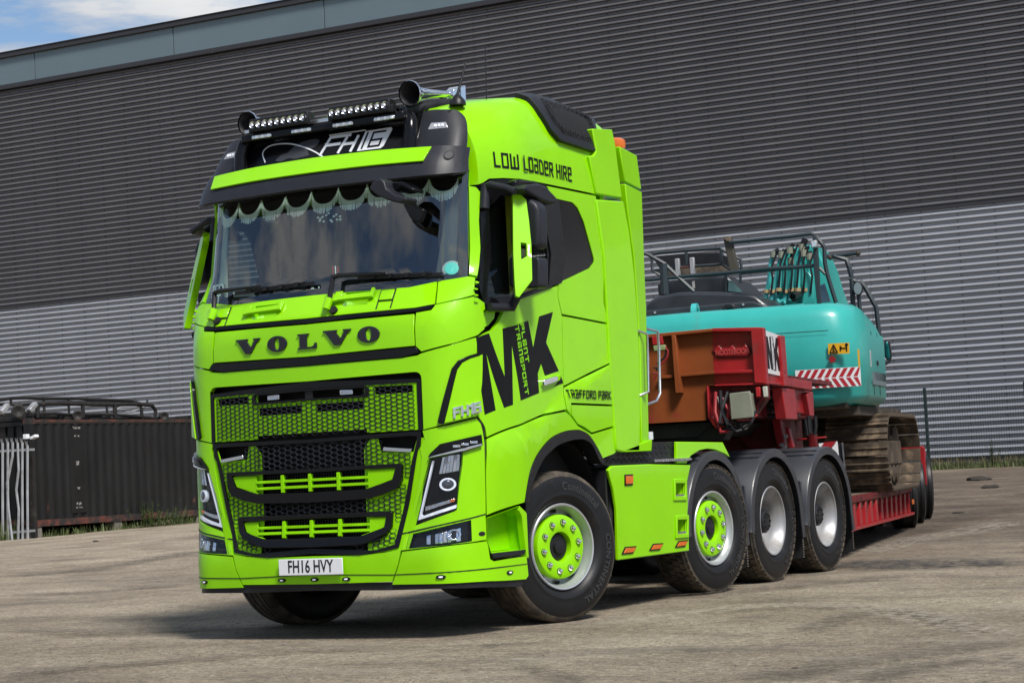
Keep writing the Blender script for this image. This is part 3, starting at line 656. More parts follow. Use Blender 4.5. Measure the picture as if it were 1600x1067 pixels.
def grass(name,pts,label=None,hmin=.06,hmax=.25,seed=5,m=None):
    r=random.Random(seed);mb=MB()
    for x,y in pts:
        z=gz(x,y)-.01;h=r.uniform(hmin,hmax);a=r.uniform(0,6.28);w=r.uniform(.006,.012)
        d=Vector((math.cos(a),math.sin(a),0));s_=Vector((-d.y,d.x,0))*w;l=d*h*r.uniform(.1,.6)
        b=Vector((x,y,z));mb.add([b-s_,b+s_,b+l*.5+Vector((0,0,h*.7))+s_*.6,b+l+Vector((0,0,h)),b+l*.5+Vector((0,0,h*.7))-s_*.6],[(0,1,2,4),(2,3,4)])
    o=mb.build(name,m or leafl,smooth=False);o['kind']='stuff';return o
r3=random.Random(9)
grass('grass_strip',[(r3.uniform(-16,2),40.2+abs(r3.gauss(0,.8))*(1 if r3.random()<.8 else -.6)) for _ in range(9000)],hmin=.05,hmax=.24)
grass('dry_grass_strip',[(r3.uniform(-16,2),40.0+r3.random()*1.8) for _ in range(2500)],hmin=.1,hmax=.42,m=straw)
grass('palisade_grass',[(-22.2-r3.random()*2.5,20.9+r3.random()*.7) for _ in range(1500)],hmin=.1,hmax=.5)
grass('container_grass',[(-22.0+r3.gauss(0,.12),21.9+r3.random()*9) for _ in range(900)],hmin=.05,hmax=.22)
for k,(x,h) in enumerate(((-8.9,.7),(-6.6,.85),(-5.6,.6),(-10.1,.6))): weed(x,40.6,h,9,['spindly weed by the mesh fence post','tallest spindly weed in front of the warehouse, right of the fence post','low spindly weed at the right edge by the fence','spindly weed left of the mesh fence post'][k],'weeds at the foot of the warehouse',seed=20+k,spread=.15)
# ================================================================ mesh fence
gfn=mat('dark_green_coated_steel',(.008,.020,.018),.45)
mf=empty('mesh_fence',(-8,40,.4),'dark green welded mesh fence in front of the ribbed warehouse wall','fence')
def MF(name,mb,m,**k):
    o=mb.build(name,m,mf,**k);o.matrix_parent_inverse=Matrix.Translation((8,-40,-.4));return o
for i,x in enumerate([-8.085+2.6*j for j in range(-4,5)]): MF('fence_post',MB().box((x-.035,39.97,.2),(x+.035,40.03,2.68)),gfn)
for j in range(-4,4):
    x0=-8.085+2.6*j;mb=MB()
    for k in range(1,40): xx=x0+k*.065;mb.box((xx-.003,39.950,.45),(xx+.003,39.955,2.62))
    for k in range(12): zz=.47+k*.195;mb.box((x0,39.956,zz-.004),(x0+2.6,39.962,zz+.004))
    o=MF('mesh_panel',mb,gfn,smooth=False)

gap_bar=MB().box((-24.5,21.9,-.05),(-24.2,34,.42)).build('timber_or_gap_blocker',gap_dark:=mat('gap_blocker_dark',(.03,.024,.018),.9),bevel=.01);tag(gap_bar,'dark bar added under the far edge of the black container to keep the gap dark','timber')  # added dark bar: blocks the sunlit ground beyond so the gap stays dark

# ================================================================ THE GREEN TRUCK TRACTOR
truck=empty('truck_tractor',(0,1.4,0),'lime green four-axle heavy haulage truck tractor parked in the yard, facing the camera','truck')
truck_in=truck
def P(name,mb,m,label=None,parent=None,**k):
    o=mb.build(name,m,parent or truck,label,**k); return fixp(o)
def fixp(o):
    if o.parent is truck: o.matrix_parent_inverse=Matrix.Translation((0,-1.4,0))
    return o
def TP(name,poly,m,label=None,S=skin,parent=None,**k): return fixp(panel(name,poly,S,m,parent or truck,label=label,**k))
def TB(name,poly,m,**k):
    a,b=both(name,poly,k.pop('S',skin),m,k.pop('parent',truck),**k); fixp(a);fixp(b);return a,b
C6=(.07,.12)
CZ=[q[1] for q in [(-0.005,0.576),(-0.02,0.382),(-0.024,0.336),(-0.013,0.452),(-0.014,0.447),(0.037,2.185),(0.043,2.151),(0.038,1.923),(0.036,1.864),(0.031,1.757),(0.012,1.375),(0.002,1.164),(0.001,1.14),(-0.005,1.003),(-0.009,0.936),(-0.012,0.856),(-0.014,0.826),(-0.011,0.69),(-0.007,0.63),(-0.005,0.568),(-0.02,2.357),(0.01,1.333)]]
(Z_BT,Z_BB,Z_LB,Z_G1,Z_G2,Z_S1,Z_S2,Z_S3,Z_S4,Z_GT,Z_GB,Z_A,Z_B,Z_C,Z_D,Z_E,Z_F,Z_H,Z_I,Z_J,Z_K,Z_LT)=CZ
# ---- front: bumper
top_b=[(0,.615)]+[(0.56,0.591),(0.675,0.604)]
seam=[(0.69,0.583),(0.658,0.499),(0.605,0.382)]
half=[(0,Z_BT)]+[(0.366,0.573),(0.561,0.585),(0.689,0.604),(0.663,0.499),(0.61,0.386)]+[(0,Z_BB)]
half=[(a,b) for a,b in half]
TP('bumper_centre',mirr(half),green,cell=C6,thick=.03,holes=[])
bc=[(0.694,0.587),(1.018,0.613),(1.246,0.627),(1.279,0.507),(1.339,0.49),(1.669,0.502),(1.697,0.502),(1.708,0.367),(1.681,0.343),(1.16,0.361),(0.604,0.367),(0.662,0.491)]
TB('bumper_corner',bc,green,cell=(.05,.12),thick=.03)
TB('bumper_groove',[(0.613,0.437),(1.336,0.448),(1.719,0.45),(1.719,0.446),(1.335,0.441),(0.613,0.432)],dark,cell=(.06,0),thick=.004,off=.003,bevel=0,gap=0)
TP('bumper_groove',mirr([(0,Z_G1)]+[(0.613,0.437),(0.613,0.432)]+[(0,Z_G2)]),dark,cell=(.06,0),thick=.004,off=.003,bevel=0,gap=0)
lip=[(0.605,0.382),(0.966,0.381),(1.305,0.369),(1.681,0.352)]
TP('bumper_lip',mirr([(0,Z_BB+.008)]+[(0.605,0.384),(0.967,0.385),(1.306,0.373),(1.67,0.355),(1.675,0.335),(1.655,0.298),(1.004,0.329),(0.6,0.329)]+[(0,Z_LB)]),blk,cell=(.06,0),thick=.03,off=-.012)
# marker lights along the bumper
for px in [(0.009,0.416),(0.262,0.415),(0.964,0.411),(1.524,0.404)]:
    for sg in ((1,-1) if px[0]>.1 else (1,)):
        a,b=px
        e=fixp(panel('marker_light',[(sg*a+.036*math.cos(t*pi/7),b+.017*math.sin(t*pi/7)) for t in range(14)],skin,gblk,truck,thick=.012,off=.008,bevel=.002))
        fixp(panel('marker_lens',[(sg*a+.018*math.cos(t*pi/7),b+.009*math.sin(t*pi/7)) for t in range(14)],skin,drl,truck,thick=.006,off=.012,bevel=.001))
# number plate
npl=fixp(MB().box((-.26,-.062,.4475),(.26,-.052,.5585)).build('number_plate',mat('white_number_plate',(.70,.71,.73),.35,0,.4),truck,bevel=.004))
o=glyphs('plate_lettering','FH16 HVY',lambda x,y,c:(x,-.0622-c,.503+y),mat('plate_black',(.012,.012,.014),.4),npl,size=.118,xs=.70,bold=.0016,depth=.0015,spacing=1.02)
# ---- headlamp surround
hl_ind=[(0.905,1.199),(0.92,1.221),(0.982,1.279),(1.232,1.329),(1.235,1.261),(1.127,1.225)]
hl_main=[(0.907,1.192),(1.126,1.223),(1.118,1.137),(1.094,1.008),(1.081,0.915),(1.072,0.842),(1.055,0.833),(0.76,0.745),(0.758,0.761),(0.831,0.974)]
fog=[(0.743,0.696),(1.156,0.772),(1.161,0.626),(0.724,0.601)]
pocket=[(1.269,0.777),(1.648,0.839),(1.653,0.821),(1.67,0.785),(1.704,0.77),(1.699,0.545),(1.305,0.543),(1.249,0.625)]
hs=[(0.86,1.377),(1.037,1.406),(1.22,1.445),(1.227,1.43),(1.245,1.404),(1.275,1.284),(1.26,1.071),(1.247,0.795),(1.246,0.634),(1.018,0.615),(0.685,0.591),(0.702,0.654),(0.764,0.841),(0.826,1.071),(0.847,1.197),(0.836,1.262),(0.873,1.319)]
TB('headlamp_surround',hs,green,cell=(.045,.09),thick=.03,holes=[hl_ind,hl_main,fog])
TB('headlamp_groove',[(0.683,0.705),(0.744,0.715),(1.157,0.788),(1.246,0.808),(1.246,0.801),(1.156,0.78),(0.745,0.705),(0.684,0.696)],dark,cell=(.05,0),thick=.003,off=.0035,bevel=0,gap=0)
for sg in (1,-1):
    def q(pts): return [(sg*a,b) for a,b in pts]
    hl=fixp(panel('headlight',q(hl_main),skin,gblk,truck,thick=.02,off=-.05,cell=.08,gap=-.004))
    # lamp bowl side wall
    w=hl_main;mb=MB()
    for i in range(len(w)):
        a,b=w[i],w[(i+1)%len(w)]
        mb.add([surfpt(skin,sg*a[0],a[1],0),surfpt(skin,sg*b[0],b[1],0),surfpt(skin,sg*b[0],b[1],-.055),surfpt(skin,sg*a[0],a[1],-.055)],[(0,1,2,3)])
    mb.build('lamp_bezel',gblk,hl,smooth=False)
    panel('light_guide',q([(0.918,1.175),(0.936,1.177),(0.829,0.826),(0.838,0.817),(1.077,0.882),(1.072,0.853),(0.799,0.783)]),skin,drl,hl,thick=.02,off=-.006,cell=.06)
    rf=[(0.992,1.197),(1.117,1.211),(1.106,1.1),(1.037,1.091),(0.962,1.084)]
    for k_ in range(6):
        u0,u1=k_/6,(k_+1)/6-.015;A=Vector(rf[0]).lerp(Vector(rf[1]),u0);B_=Vector(rf[0]).lerp(Vector(rf[1]),u1);C_=Vector(rf[4]).lerp(Vector(rf[2]),u1);D_=Vector(rf[4]).lerp(Vector(rf[2]),u0)
        panel('lamp_reflector',q([tuple(A),tuple(B_),tuple(C_),tuple(D_)]),skin,(chrome,silver,reflect)[k_%3],hl,thick=.012,off=-.020-.008*(k_%2),cell=.03,gap=0)
    panel('turn_signal',q([(0.852,0.876),(1.073,0.924),(1.068,0.899),(0.846,0.842)]),skin,reflect,hl,thick=.015,off=-.02,cell=.03)
    panel('turn_signal',q([(1.03,0.912),(1.071,0.922),(1.066,0.901),(1.027,0.889)]),skin,amber,hl,thick=.01,off=-.012,cell=.03)
    pc=[(1.02,1.013)][0]
    def ringp(c,ax,az,n=24): return [(sg*(c[0]+ax*math.cos(2*pi*i/n)),c[1]+az*math.sin(2*pi*i/n)) for i in range(n)]
    panel('projector_ring',ringp(pc,.058,.043),skin,drl,hl,holes=[ringp(pc,.042,.031)],thick=.03,off=-.012,bevel=.003,gap=0)
    mb=MB();c0=surfpt(skin,sg*pc[0],pc[1],-.022);n0=(surfpt(skin,sg*pc[0],pc[1],.1)-c0).normalized()
    mb.lathe([(0,.034),(.008,.03),(.014,.02),(.016,.0)],c0,n0,20); mb.build('projector_lens',mat('projector_lens_glass',(.05,.055,.07),.03,0,1),hl)
    panel('lamp_glass',q(hl_main),skin,lens,hl,thick=.004,off=-.001,cell=.08,bevel=0)
    il=fixp(panel('indicator_lamp',q(hl_ind),skin,gblk,truck,thick=.05,off=.02,cell=.06,gap=-.002))
    panel('indicator_trim',q([(0.91,1.201),(1.232,1.276),(1.233,1.259),(1.127,1.227),(0.909,1.192)]),skin,chrome,il,thick=.05,off=.026,cell=.05)
    panel('indicator_glass',q([(0.942,1.222),(0.99,1.266),(1.218,1.311),(1.222,1.277),(1.128,1.243)]),skin,gblk,il,thick=.01,off=.028,cell=.05)
    for k in range(3):
        c=[(1.08,1.262),(1.129,1.272),(1.181,1.283)][k]
        panel('indicator_bulb',[(sg*(c[0]+.025*a),c[1]+.011*b) for a,b in((-1,-1),(1,-1),(1,1),(-1,1))],skin,reflect,il,thick=.003,off=.031,bevel=.001)
    fg=fixp(panel('fog_lamp',q(fog),skin,gblk,truck,thick=.02,off=-.03,cell=.06,gap=-.003))
    mb=MB();w=fog
    for i in range(len(w)):
        a,b=w[i],w[(i+1)%len(w)]
        mb.add([surfpt(skin,sg*a[0],a[1],.001),surfpt(skin,sg*b[0],b[1],.001),surfpt(skin,sg*b[0],b[1],-.035),surfpt(skin,sg*a[0],a[1],-.035)],[(0,1,2,3)])
    mb.build('lamp_bezel',blk,fg,smooth=False)
    rf=[(0.863,0.686),(1.101,0.725),(1.105,0.639),(0.866,0.628)]
    for k_ in range(8):
        u0,u1=k_/8,(k_+1)/8-.01;A=Vector(rf[0]).lerp(Vector(rf[1]),u0);B_=Vector(rf[0]).lerp(Vector(rf[1]),u1);C_=Vector(rf[3]).lerp(Vector(rf[2]),u1);D_=Vector(rf[3]).lerp(Vector(rf[2]),u0)
        panel('lamp_reflector',q([tuple(A),tuple(B_),tuple(C_),tuple(D_)]),skin,(chrome,blk,reflect,chrome,silver,reflect,blk,chrome)[k_],fg,thick=.01,off=-.018-.006*(k_%2),cell=.03,gap=0)
    pc=[(1.052,0.682)][0];panel('bulb_ring',ringp(pc,.05,.038),skin,chrome,fg,holes=[ringp(pc,.036,.026)],thick=.01,off=-.01,gap=0)
    panel('lamp_glass',q(fog),skin,lens,fg,thick=.004,off=-.002,cell=.08,bevel=0)
    panel('lamp_pod',ringp([(1.219,0.676)][0],.022,.018),skin,dark,fg,thick=.01,off=.002)
    # step pocket behind the corner of the bumper
    st=fixp(panel('step_pocket',q(pocket),skin,greend,truck,thick=.02,off=-.14,cell=.08))
    mb=MB();w=pocket
    for i in range(len(w)):
        a,b=w[i],w[(i+1)%len(w)]
        mb.add([surfpt(skin,sg*a[0],a[1],-.002),surfpt(skin,sg*b[0],b[1],-.002),surfpt(skin,sg*b[0],b[1],-.15),surfpt(skin,sg*a[0],a[1],-.15)],[(0,1,2,3)])
    mb.build('pocket_side',greend,st,smooth=False)
    panel('step_tread',q([(1.284,0.545),(1.694,0.548),(1.681,0.512),(1.341,0.505)]),skin,blk,st,thick=.12,off=.004)
TB('arch_front_flange',[(1.651,0.847),(1.729,0.789),(1.725,0.483),(1.696,0.485),(1.669,0.773),(1.641,0.813)],green,cell=(0,.1),thick=.05)
# ---- grille area
gr_out=[(0.824,1.753),(0.847,1.735),(0.853,1.707),(0.836,1.381)]
frame=[(0,1.795)]+[(0.595,1.726)]+[(0.804,1.752),(0.837,1.751),(0.851,1.731),(0.852,1.691),(0.834,1.379)]+[(0.578,1.356)]+[(0,1.405)]
up=[(0,2.0)]
upper=[(0,1.895)]+[(0.734,1.869),(0.847,1.878),(0.87,1.889),(1.058,1.93),(1.246,1.984),(1.231,1.669),(1.222,1.451),(1.037,1.412),(0.839,1.378)]+[(.867,1.36)]
bz=_lerp
upper=[(0,1.895)]+[(0.734,1.869),(0.847,1.878),(0.87,1.889),(1.058,1.93),(1.246,1.984),(1.231,1.669),(1.222,1.451),(1.037,1.412),(0.839,1.378)]+[(0,1.352)]
hole=mirr(rounded([(0,1.792),(.868,1.770),(.868,1.345),(0,1.345)],[0,.05,0,0]))
upg=[p for p in mirr([(0,Z_S4)]+[(0.734,1.869),(0.847,1.878),(0.87,1.889),(1.058,1.93),(1.246,1.984),(1.231,1.669),(1.222,1.451),(1.037,1.412),(0.844,1.381)]+rounded([(.868,1.385),(.868,1.768),(.0,Z_GT)],[0,.05,0])[0:])]
TP('grille_surround',upg,green,cell=C6,thick=.035,gap=.002)
TP('grille_frame',mirr([(0,Z_GT-.002)]+rounded([(.866,1.766),(.866,1.378)],[.045,0])+[(.835,1.378),(.835,1.698),(0,1.708)]),gblk,cell=(.1,0),thick=.03,off=.004,gap=0,bevel=.004)
def hexmesh(name,inside,m,z0,z1,x1,off,thick,cw=.0415,ch=.0295,parent=None):
    mb=MB();i=0
    hx=[(-cw*.667,0),(-cw*.333,-ch/2),(cw*.333,-ch/2),(cw*.667,0),(cw*.333,ch/2),(-cw*.333,ch/2)]
    n=int(x1/cw)+2
    for ci in range(-n,n+1):
        for ri in range(int((z1-z0)/ch)+2):
            cx=ci*cw;cz=z0+ri*ch+(ci%2)*ch/2
            if not inside(cx,cz): continue
            o=[surfpt(skin,cx+a,cz+b,off) for a,b in hx];q=[surfpt(skin,cx+a*.87,cz+b*.84,off) for a,b in hx];r=[surfpt(skin,cx+a*.86,cz+b*.82,off-thick) for a,b in hx]
            mb.add(o+q+r,[(k,(k+1)%6,6+(k+1)%6,6+k) for k in range(6)]+[(6+k,6+(k+1)%6,12+(k+1)%6,12+k) for k in range(6)])
    o=mb.build(name,m,parent or truck,smooth=False,kind='stuff')
    return fixp(o)
def uin(x,z):
    ax=abs(x)
    zt=1.712-.012*ax/.85
    if ax>.82 or z<1.395 or z>zt-.012: return False
    if ax<.455 and z>1.625: return False
    return True
hexmesh('upper_grille_mesh',uin,visb,1.39,1.72,.84,.004,.006)
# backing: green plate with black vents
TP('grille_backing',mirr([(0,1.63),(.44,1.63),(.44,1.72),(.85,1.71),(.85,1.385),(.45,1.385),(.45,1.41),(0,1.41)]),greend,cell=(.1,0),thick=.01,off=-.003,gap=0,bevel=0,holes=[[(.06,1.60),(.43,1.60),(.43,1.545),(.06,1.545)],[(-.06,1.545),(-.43,1.545),(-.43,1.60),(-.06,1.60)],[(.52,1.69),(.80,1.685),(.80,1.635),(.52,1.635)],[(-.52,1.635),(-.80,1.635),(-.80,1.685),(-.52,1.69)]])
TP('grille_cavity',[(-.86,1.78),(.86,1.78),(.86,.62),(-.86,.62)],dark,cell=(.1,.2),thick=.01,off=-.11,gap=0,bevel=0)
TP('grille_slot_trim',mirr([(0,1.705),(.452,1.70),(.47,1.69),(.478,1.655),(.462,1.622),(0,1.628)]),gblk,holes=[mirr([(0,1.692),(.445,1.688),(.455,1.655),(.445,1.636),(0,1.64)])] ,cell=(.1,0),thick=.02,off=.012,gap=0)
TP('grille_camera_post',[(-.035,1.71),(.035,1.71),(.035,1.632),(-.035,1.632)],blk,thick=.03,off=-.002)
for sg in (1,-1):
    w=fixp(panel('strobe_light',[(sg*.245,1.688),(sg*.355,1.684),(sg*.355,1.645),(sg*.245,1.647)],skin,reflect,truck,thick=.03,off=.0,bevel=.005))
    panel('lamp_glass',[(sg*.25,1.686),(sg*.35,1.682),(sg*.35,1.648),(sg*.25,1.650)],skin,lens,w,thick=.004,off=.008)
# lower grille
lgo=[(0.805,1.376),(0.857,1.373),(0.845,1.272),(0.827,1.253),(0.812,1.193),(0.753,0.925),(0.667,0.606),(0.659,0.593)]
lower=[(0,Z_LT+.03)]+[(0.806,1.376),(0.857,1.373),(0.846,1.274),(0.827,1.254),(0.812,1.195),(0.754,0.926),(0.67,0.611),(0.56,0.591),(0.366,0.569)]+[(0,Z_BT+.012)]
inner=[(0,1.36)]+[(0.768,1.363),(0.819,1.347),(0.811,1.263),(0.782,1.196),(0.716,0.928),(0.645,0.656),(0.559,0.633)]+[(0,.70)]
def pin(poly,x,y):
    c=False;n=len(poly)
    for i in range(n):
        x1,y1=poly[i];x2,y2=poly[i-1]
        if (y1>y)!=(y2>y) and x<(x2-x1)*(y-y1)/(y2-y1)+x1: c=not c
    return c
lower_m=mirr(lower)
ic=mirr([(0,Z_LT+.005)]+[(0.768,1.346),(0.823,1.341),(0.819,1.305),(0.806,1.263),(0.784,1.196),(0.721,0.927),(0.64,0.635),(0.497,0.599)]+[(0,Z_I-.006)])
TP('lower_grille_frame',lower_m,gblk,holes=[ic],cell=(.1,0),thick=.05,off=.006,gap=.001)
# the two air intakes: outer half outlines (right side)
i1=[(0,Z_A)]+[(0.7,1.168),(0.715,1.157),(0.708,1.055),(0.677,1.006),(0.56,0.966),(0.453,0.945),(0.299,0.94)]+[(0,Z_D)]
i1b=[(0,Z_B)]+[(0.669,1.142),(0.641,1.06),(0.438,1.008)]+[(0,Z_C)]
i2=[(0,Z_E)]+[(0.611,0.856),(0.627,0.846),(0.62,0.748),(0.584,0.701),(0.428,0.641),(0.364,0.635)]+[(0,Z_I)]
i2b=[(0,Z_F)]+[(0.583,0.822),(0.567,0.744),(0.387,0.691)]+[(0,Z_H)]
for ou,inn,zt,zb in((i1,i1b,1,1),(i2,i2b,2,2)):
    it=TP('air_intake_surround',mirr(ou),gblk,holes=[mirr(inn)],cell=(.1,0),thick=.06,off=.030,gap=0,bevel=.008)
    x1=inn[1][0]*.62 if zt==1 else inn[1][0]*.62
    z1=inn[0][1]-.01;z0=inn[-1][1]+.006
    xo=.455
    for sg in(1,-1):
        panel('intake_blank',[(sg*a,b) for a,b in [(xo,z1)]+[(inn[1][0]-.003,inn[1][1]-.008),(inn[2][0]-.006,inn[2][1]+.004),(inn[3][0],inn[3][1]+.006)]+[(xo,z0-.0)]],skin,greend,it,thick=.01,off=.018,cell=(.1,0),gap=0)
    for zz in (z1-(z1-z0)*.34,z1-(z1-z0)*.70):
        panel('intake_slat',[(-xo-.0,zz+.008),(xo+.0,zz+.008),(xo,zz-.010),(-xo,zz-.010)],skin,greend,it,thick=.03,off=.024,cell=(.1,0),gap=0)
    for xx in(-.228,0.0,.228): panel('intake_post',[(xx-.012,z1),(xx+.012,z1),(xx+.012,z0),(xx-.012,z0)],skin,greend,it,thick=.03,off=.028,gap=0)
    # radiator fins behind
    mb=MB()
    for k in range(40):
        xx=-.42+k*.0215
        p=Vector(skin(xx,(z0+z1)/2));mb.box((xx-.003,p.y+.035,z0),(xx+.003,p.y+.055,z1))
    mb.build('radiator_fins',blk,it,smooth=False)
def lin(x,z):
    if not pin(ic2,x,z): return False
    for ou in O2:
        if pin(ou,x,z): return False
    if .555<abs(x)<.80 and z>1.235: return False
    return True
ic2=inset(ic,.010);O2=[inset(mirr(i1),-.010),inset(mirr(i2),-.010)]
hexmesh('lower_grille_mesh',lambda x,z:lin(x,z) and abs(x)>.43,visb,.62,1.36,.86,.004,.006)
hexmesh('centre_grille_mesh',lambda x,z:lin(x,z) and abs(x)<=.425,visb,.625,1.36,.86,.005,.016,cw=.0472,ch=.0345)
for sg in(1,-1):
    TP('grille_backing',[(sg*a,b) for a,b in [(.42,1.28),(.47,1.34),(.53,1.34),(.55,1.25),(.79,1.24),(.82,1.33),(.89,1.33),(.88,1.2),(.83,.9),(.74,.60),(.44,.58),(.42,.8),(.42,1.0)]],greend,cell=(.1,0),thick=.006,off=-.004,gap=0,bevel=0)
    rl=TP('grille_step_bar',[(sg*a,b) for a,b in [(.575,1.285),(.79,1.262),(.775,1.235),(.565,1.255)]],alu,cell=(.1,0),thick=.02,off=.014,bevel=.005)
    TP('grille_tow_cover',[(sg*a,b) for a,b in [(.46,.668),(.52,.69),(.55,.665),(.49,.645)]],gblk,thick=.02,off=.02)
# ---- band with the VOLVO lettering
TP('front_hatch',mirr([(0,Z_S2)]+[(0.826,2.16),(0.833,1.939)]+[(0,Z_S3)]),green,cell=C6,thick=.03)
s_up=[(0,Z_S1)]+[(0.823,2.196),(0.956,2.213),(0.936,2.178),(0.828,2.168)]+[(0,Z_S2)]
TP('black_trim_strip',mirr(s_up),gblk,cell=C6,thick=.03,off=.006)
s_lo=[(0,Z_S3)]+[(0.604,1.932),(0.838,1.936),(0.869,1.894),(0.735,1.869),(0.601,1.87)]+[(0,Z_S4)]
TP('black_trim_strip',mirr(s_lo),gblk,cell=C6,thick=.03,off=.006)
TB('front_corner_panel',[(0.833,2.166),(0.939,2.177),(0.959,2.212),(1.103,2.237),(1.247,2.261),(1.385,2.216),(1.39,2.168),(1.365,2.159),(1.367,2.044),(1.366,2.035),(1.234,1.987),(1.118,1.947),(0.876,1.899),(0.836,1.939)],green,cell=(.045,.09),thick=.03)
TB('corner_scoop',[(1.369,2.159),(1.553,2.17),(1.536,2.113),(1.465,2.066),(1.366,2.036)],green,cell=(.05,.09),thick=.02,off=-.03)
volv='VOLVO'
def fp(poly): return lambda ox,oz,sx,sz:[(ox+a*sx,oz+b*sz) for a,b in poly]
Vp=[(0,1),(.50,1),(.50,.90),(.44,.90),(.62,.42),(.80,.90),(.72,.90),(.72,1),(1,1),(1,.90),(.93,.90),(.62,0),(.40,0),(.07,.90),(0,.90)]
Lp=[(.02,1),(.62,1),(.62,.90),(.50,.90),(.50,.12),(.74,.12),(.86,.20),(.90,.36),(1,.36),(1,0),(.02,0),(.02,.10),(.14,.10),(.14,.90),(.02,.90)]
def letter(ch,c,w,h):
    if ch=='O':
        n=28;o=[(c[0]+w/2*math.cos(2*pi*i/n),c[1]+h*.53*math.sin(2*pi*i/n)) for i in range(n)];hh=[(c[0]+w*.125*math.cos(2*pi*i/n),c[1]+h*.40*math.sin(2*pi*i/n)) for i in range(n)]
        return o,[hh]
    g=Vp if ch=='V' else Lp
    return [(c[0]+(a-.5)*w,c[1]+(b-.5)*h) for a,b in g],[]
vc=[(-0.498,2.033),(-0.241,2.032),(0.008,2.032),(0.252,2.039),(0.496,2.042)]
for ch,c in zip('VOLVO',vc):
    o,hh=letter(ch,c,{'V':.218,'O':.168,'L':.158}[ch],.104)
    TP('emblem_letter',o,visb,holes=hh,cell=(.06,0),thick=.012,off=.012,gap=0,bevel=.002)
# ---- hood below the windscreen
tb=[(0,Z_K)]+[(0.73,2.352),(0.92,2.379)]
HH=[([(0.193,2.298)][0],[(0.497,2.3)][0]),([(-0.57,2.266)][0],[(-0.234,2.271)][0])]
CU=[(a0+.07,(z0+z1)/2-.046,a1-.045,(z0+z1)/2+.050) for (a0,z0),(a1,z1) in HH]
RC=[[(a,d),(c,d),(c,b),(a,b)] for a,b,c,d in CU]
TP('windscreen_cowl',mirr(tb+[(0.956,2.213),(0.823,2.198)]+[(0,Z_S1+.003)]),green,cell=(.07,.05),thick=.03,cut=CU)
TB('cowl_corner',[(0.922,2.379),(1.147,2.401),(1.219,2.39),(1.247,2.265),(1.102,2.239),(0.96,2.213)],green,cell=(.045,.05),thick=.03)
for k in range(4):
    z=2.35-k*.042
    TB('cowl_fin',[(1.235,z+.006),(1.275,z),(1.275,z-.008),(1.235,z-.008)],greend,thick=.03,off=.012,gap=0,bevel=.001)
for nm,x0,x1,zz in (('r',[(0.193,2.298)][0],[(0.497,2.3)][0],0),('l',[(-0.57,2.266)][0],[(-0.234,2.271)][0],0)):
    a0,z0=x0;a1,z1=x1
    h=fixp(panel('hand_hold',[(a0,z0+.020),(a0+.05,z0+.020),(a1-.03,z1+.024),(a1-.03,z1+.052),(a1,z1+.052),(a1,z1-.016),(a0+.05,z0-.018),(a0,z0-.026)],skin,green,truck,thick=.025,off=.034,cell=(.06,0),bevel=.006))
    rc=RC[0] if nm=='r' else RC[1]
    w_=panel('hand_hold_recess',rc,skin,green,h,thick=.005,off=-.055,cell=(.06,0),gap=-.002)
    mb=MB()
    for i_ in range(4):
        p_,q_=rc[i_],rc[(i_+1)%4];mb.add([surfpt(skin,*p_,-.001),surfpt(skin,*q_,-.001),surfpt(skin,*q_,-.058),surfpt(skin,*p_,-.058)],[(0,1,2,3)])
    mb.build('recess_wall',green,h,smooth=False)
    panel('hand_hold_mount',[(a0,z0+.05),(a0+.06,z0+.052),(a0+.06,z0),(a0,z0)],skin,green,h,thick=.03,off=.03,cell=(.06,0))
for c in ([(0.587,2.295)][0],[(-0.821,2.276)][0] if False else [(-0.792,2.283)][0]):
    a,z=c[0],c[1]-.0
    hc=TP('towing_eye_hatch',[(a-.056,z+.050),(a+.056,z+.050),(a+.056,z-.032),(a-.056,z-.032)],dark,thick=.004,off=.006,gap=0,bevel=0)
    panel('hatch_cover',[(a-.048,z+.042),(a+.048,z+.042),(a+.048,z-.028),(a-.048,z-.028)],skin,green,hc,thick=.012,off=.014,gap=0,bevel=.004)
    for s_ in(-1,1): panel('hatch_joint',[(a+.053*s_-.004,z-.03),(a+.053*s_+.004,z-.03),(a+.053*s_+.004,z-.085),(a+.053*s_-.004,z-.085)],skin,dark,hc,thick=.003,off=.004,gap=0,bevel=0)
# ---- windscreen
wsr=[(1.147,2.406),(1.105,3.13)]
wpoly=[(0,Z_K+.003)]+[(0.729,2.353),(0.92,2.38),(1.142,2.404)]+[(1.105,3.13)]+[(0,3.16)]
winn=[(0,Z_K+.05)]+[(1.059,2.436)]+[(1.058,3.099)]+[(0,3.14)]
TP('windscreen',mirr(wpoly),wglass,cell=(.07,.1),thick=.006,off=-.012,bevel=0,gap=0)
bord=mat('ceramic_border_black',(.006,.006,.007),.6,spec=.2)
TP('windscreen_border',mirr([wpoly[0]]+wpoly[1:4]+winn[1:2]+[(.5,winn[0][1]-.01)]+[winn[0]]),bord,cell=(.07,0),thick=.006,off=-.022,bevel=0,gap=0)
TB('windscreen_border',[wpoly[3],wpoly[4],winn[2],winn[1]],bord,cell=(.03,.1),thick=.006,off=-.022,bevel=0,gap=0)
TP('windscreen_border',mirr([winn[3],winn[2],wpoly[4],wpoly[5]]),bord,cell=(.07,0),thick=.006,off=-.022,bevel=0,gap=0)
TB('a_pillar',[(1.109,3.13),(1.113,3.031),(1.166,3.023),(1.202,2.989),(1.202,2.788),(1.237,2.477),(1.239,2.394),(1.152,2.41)],green,cell=(.04,.1),thick=.03)
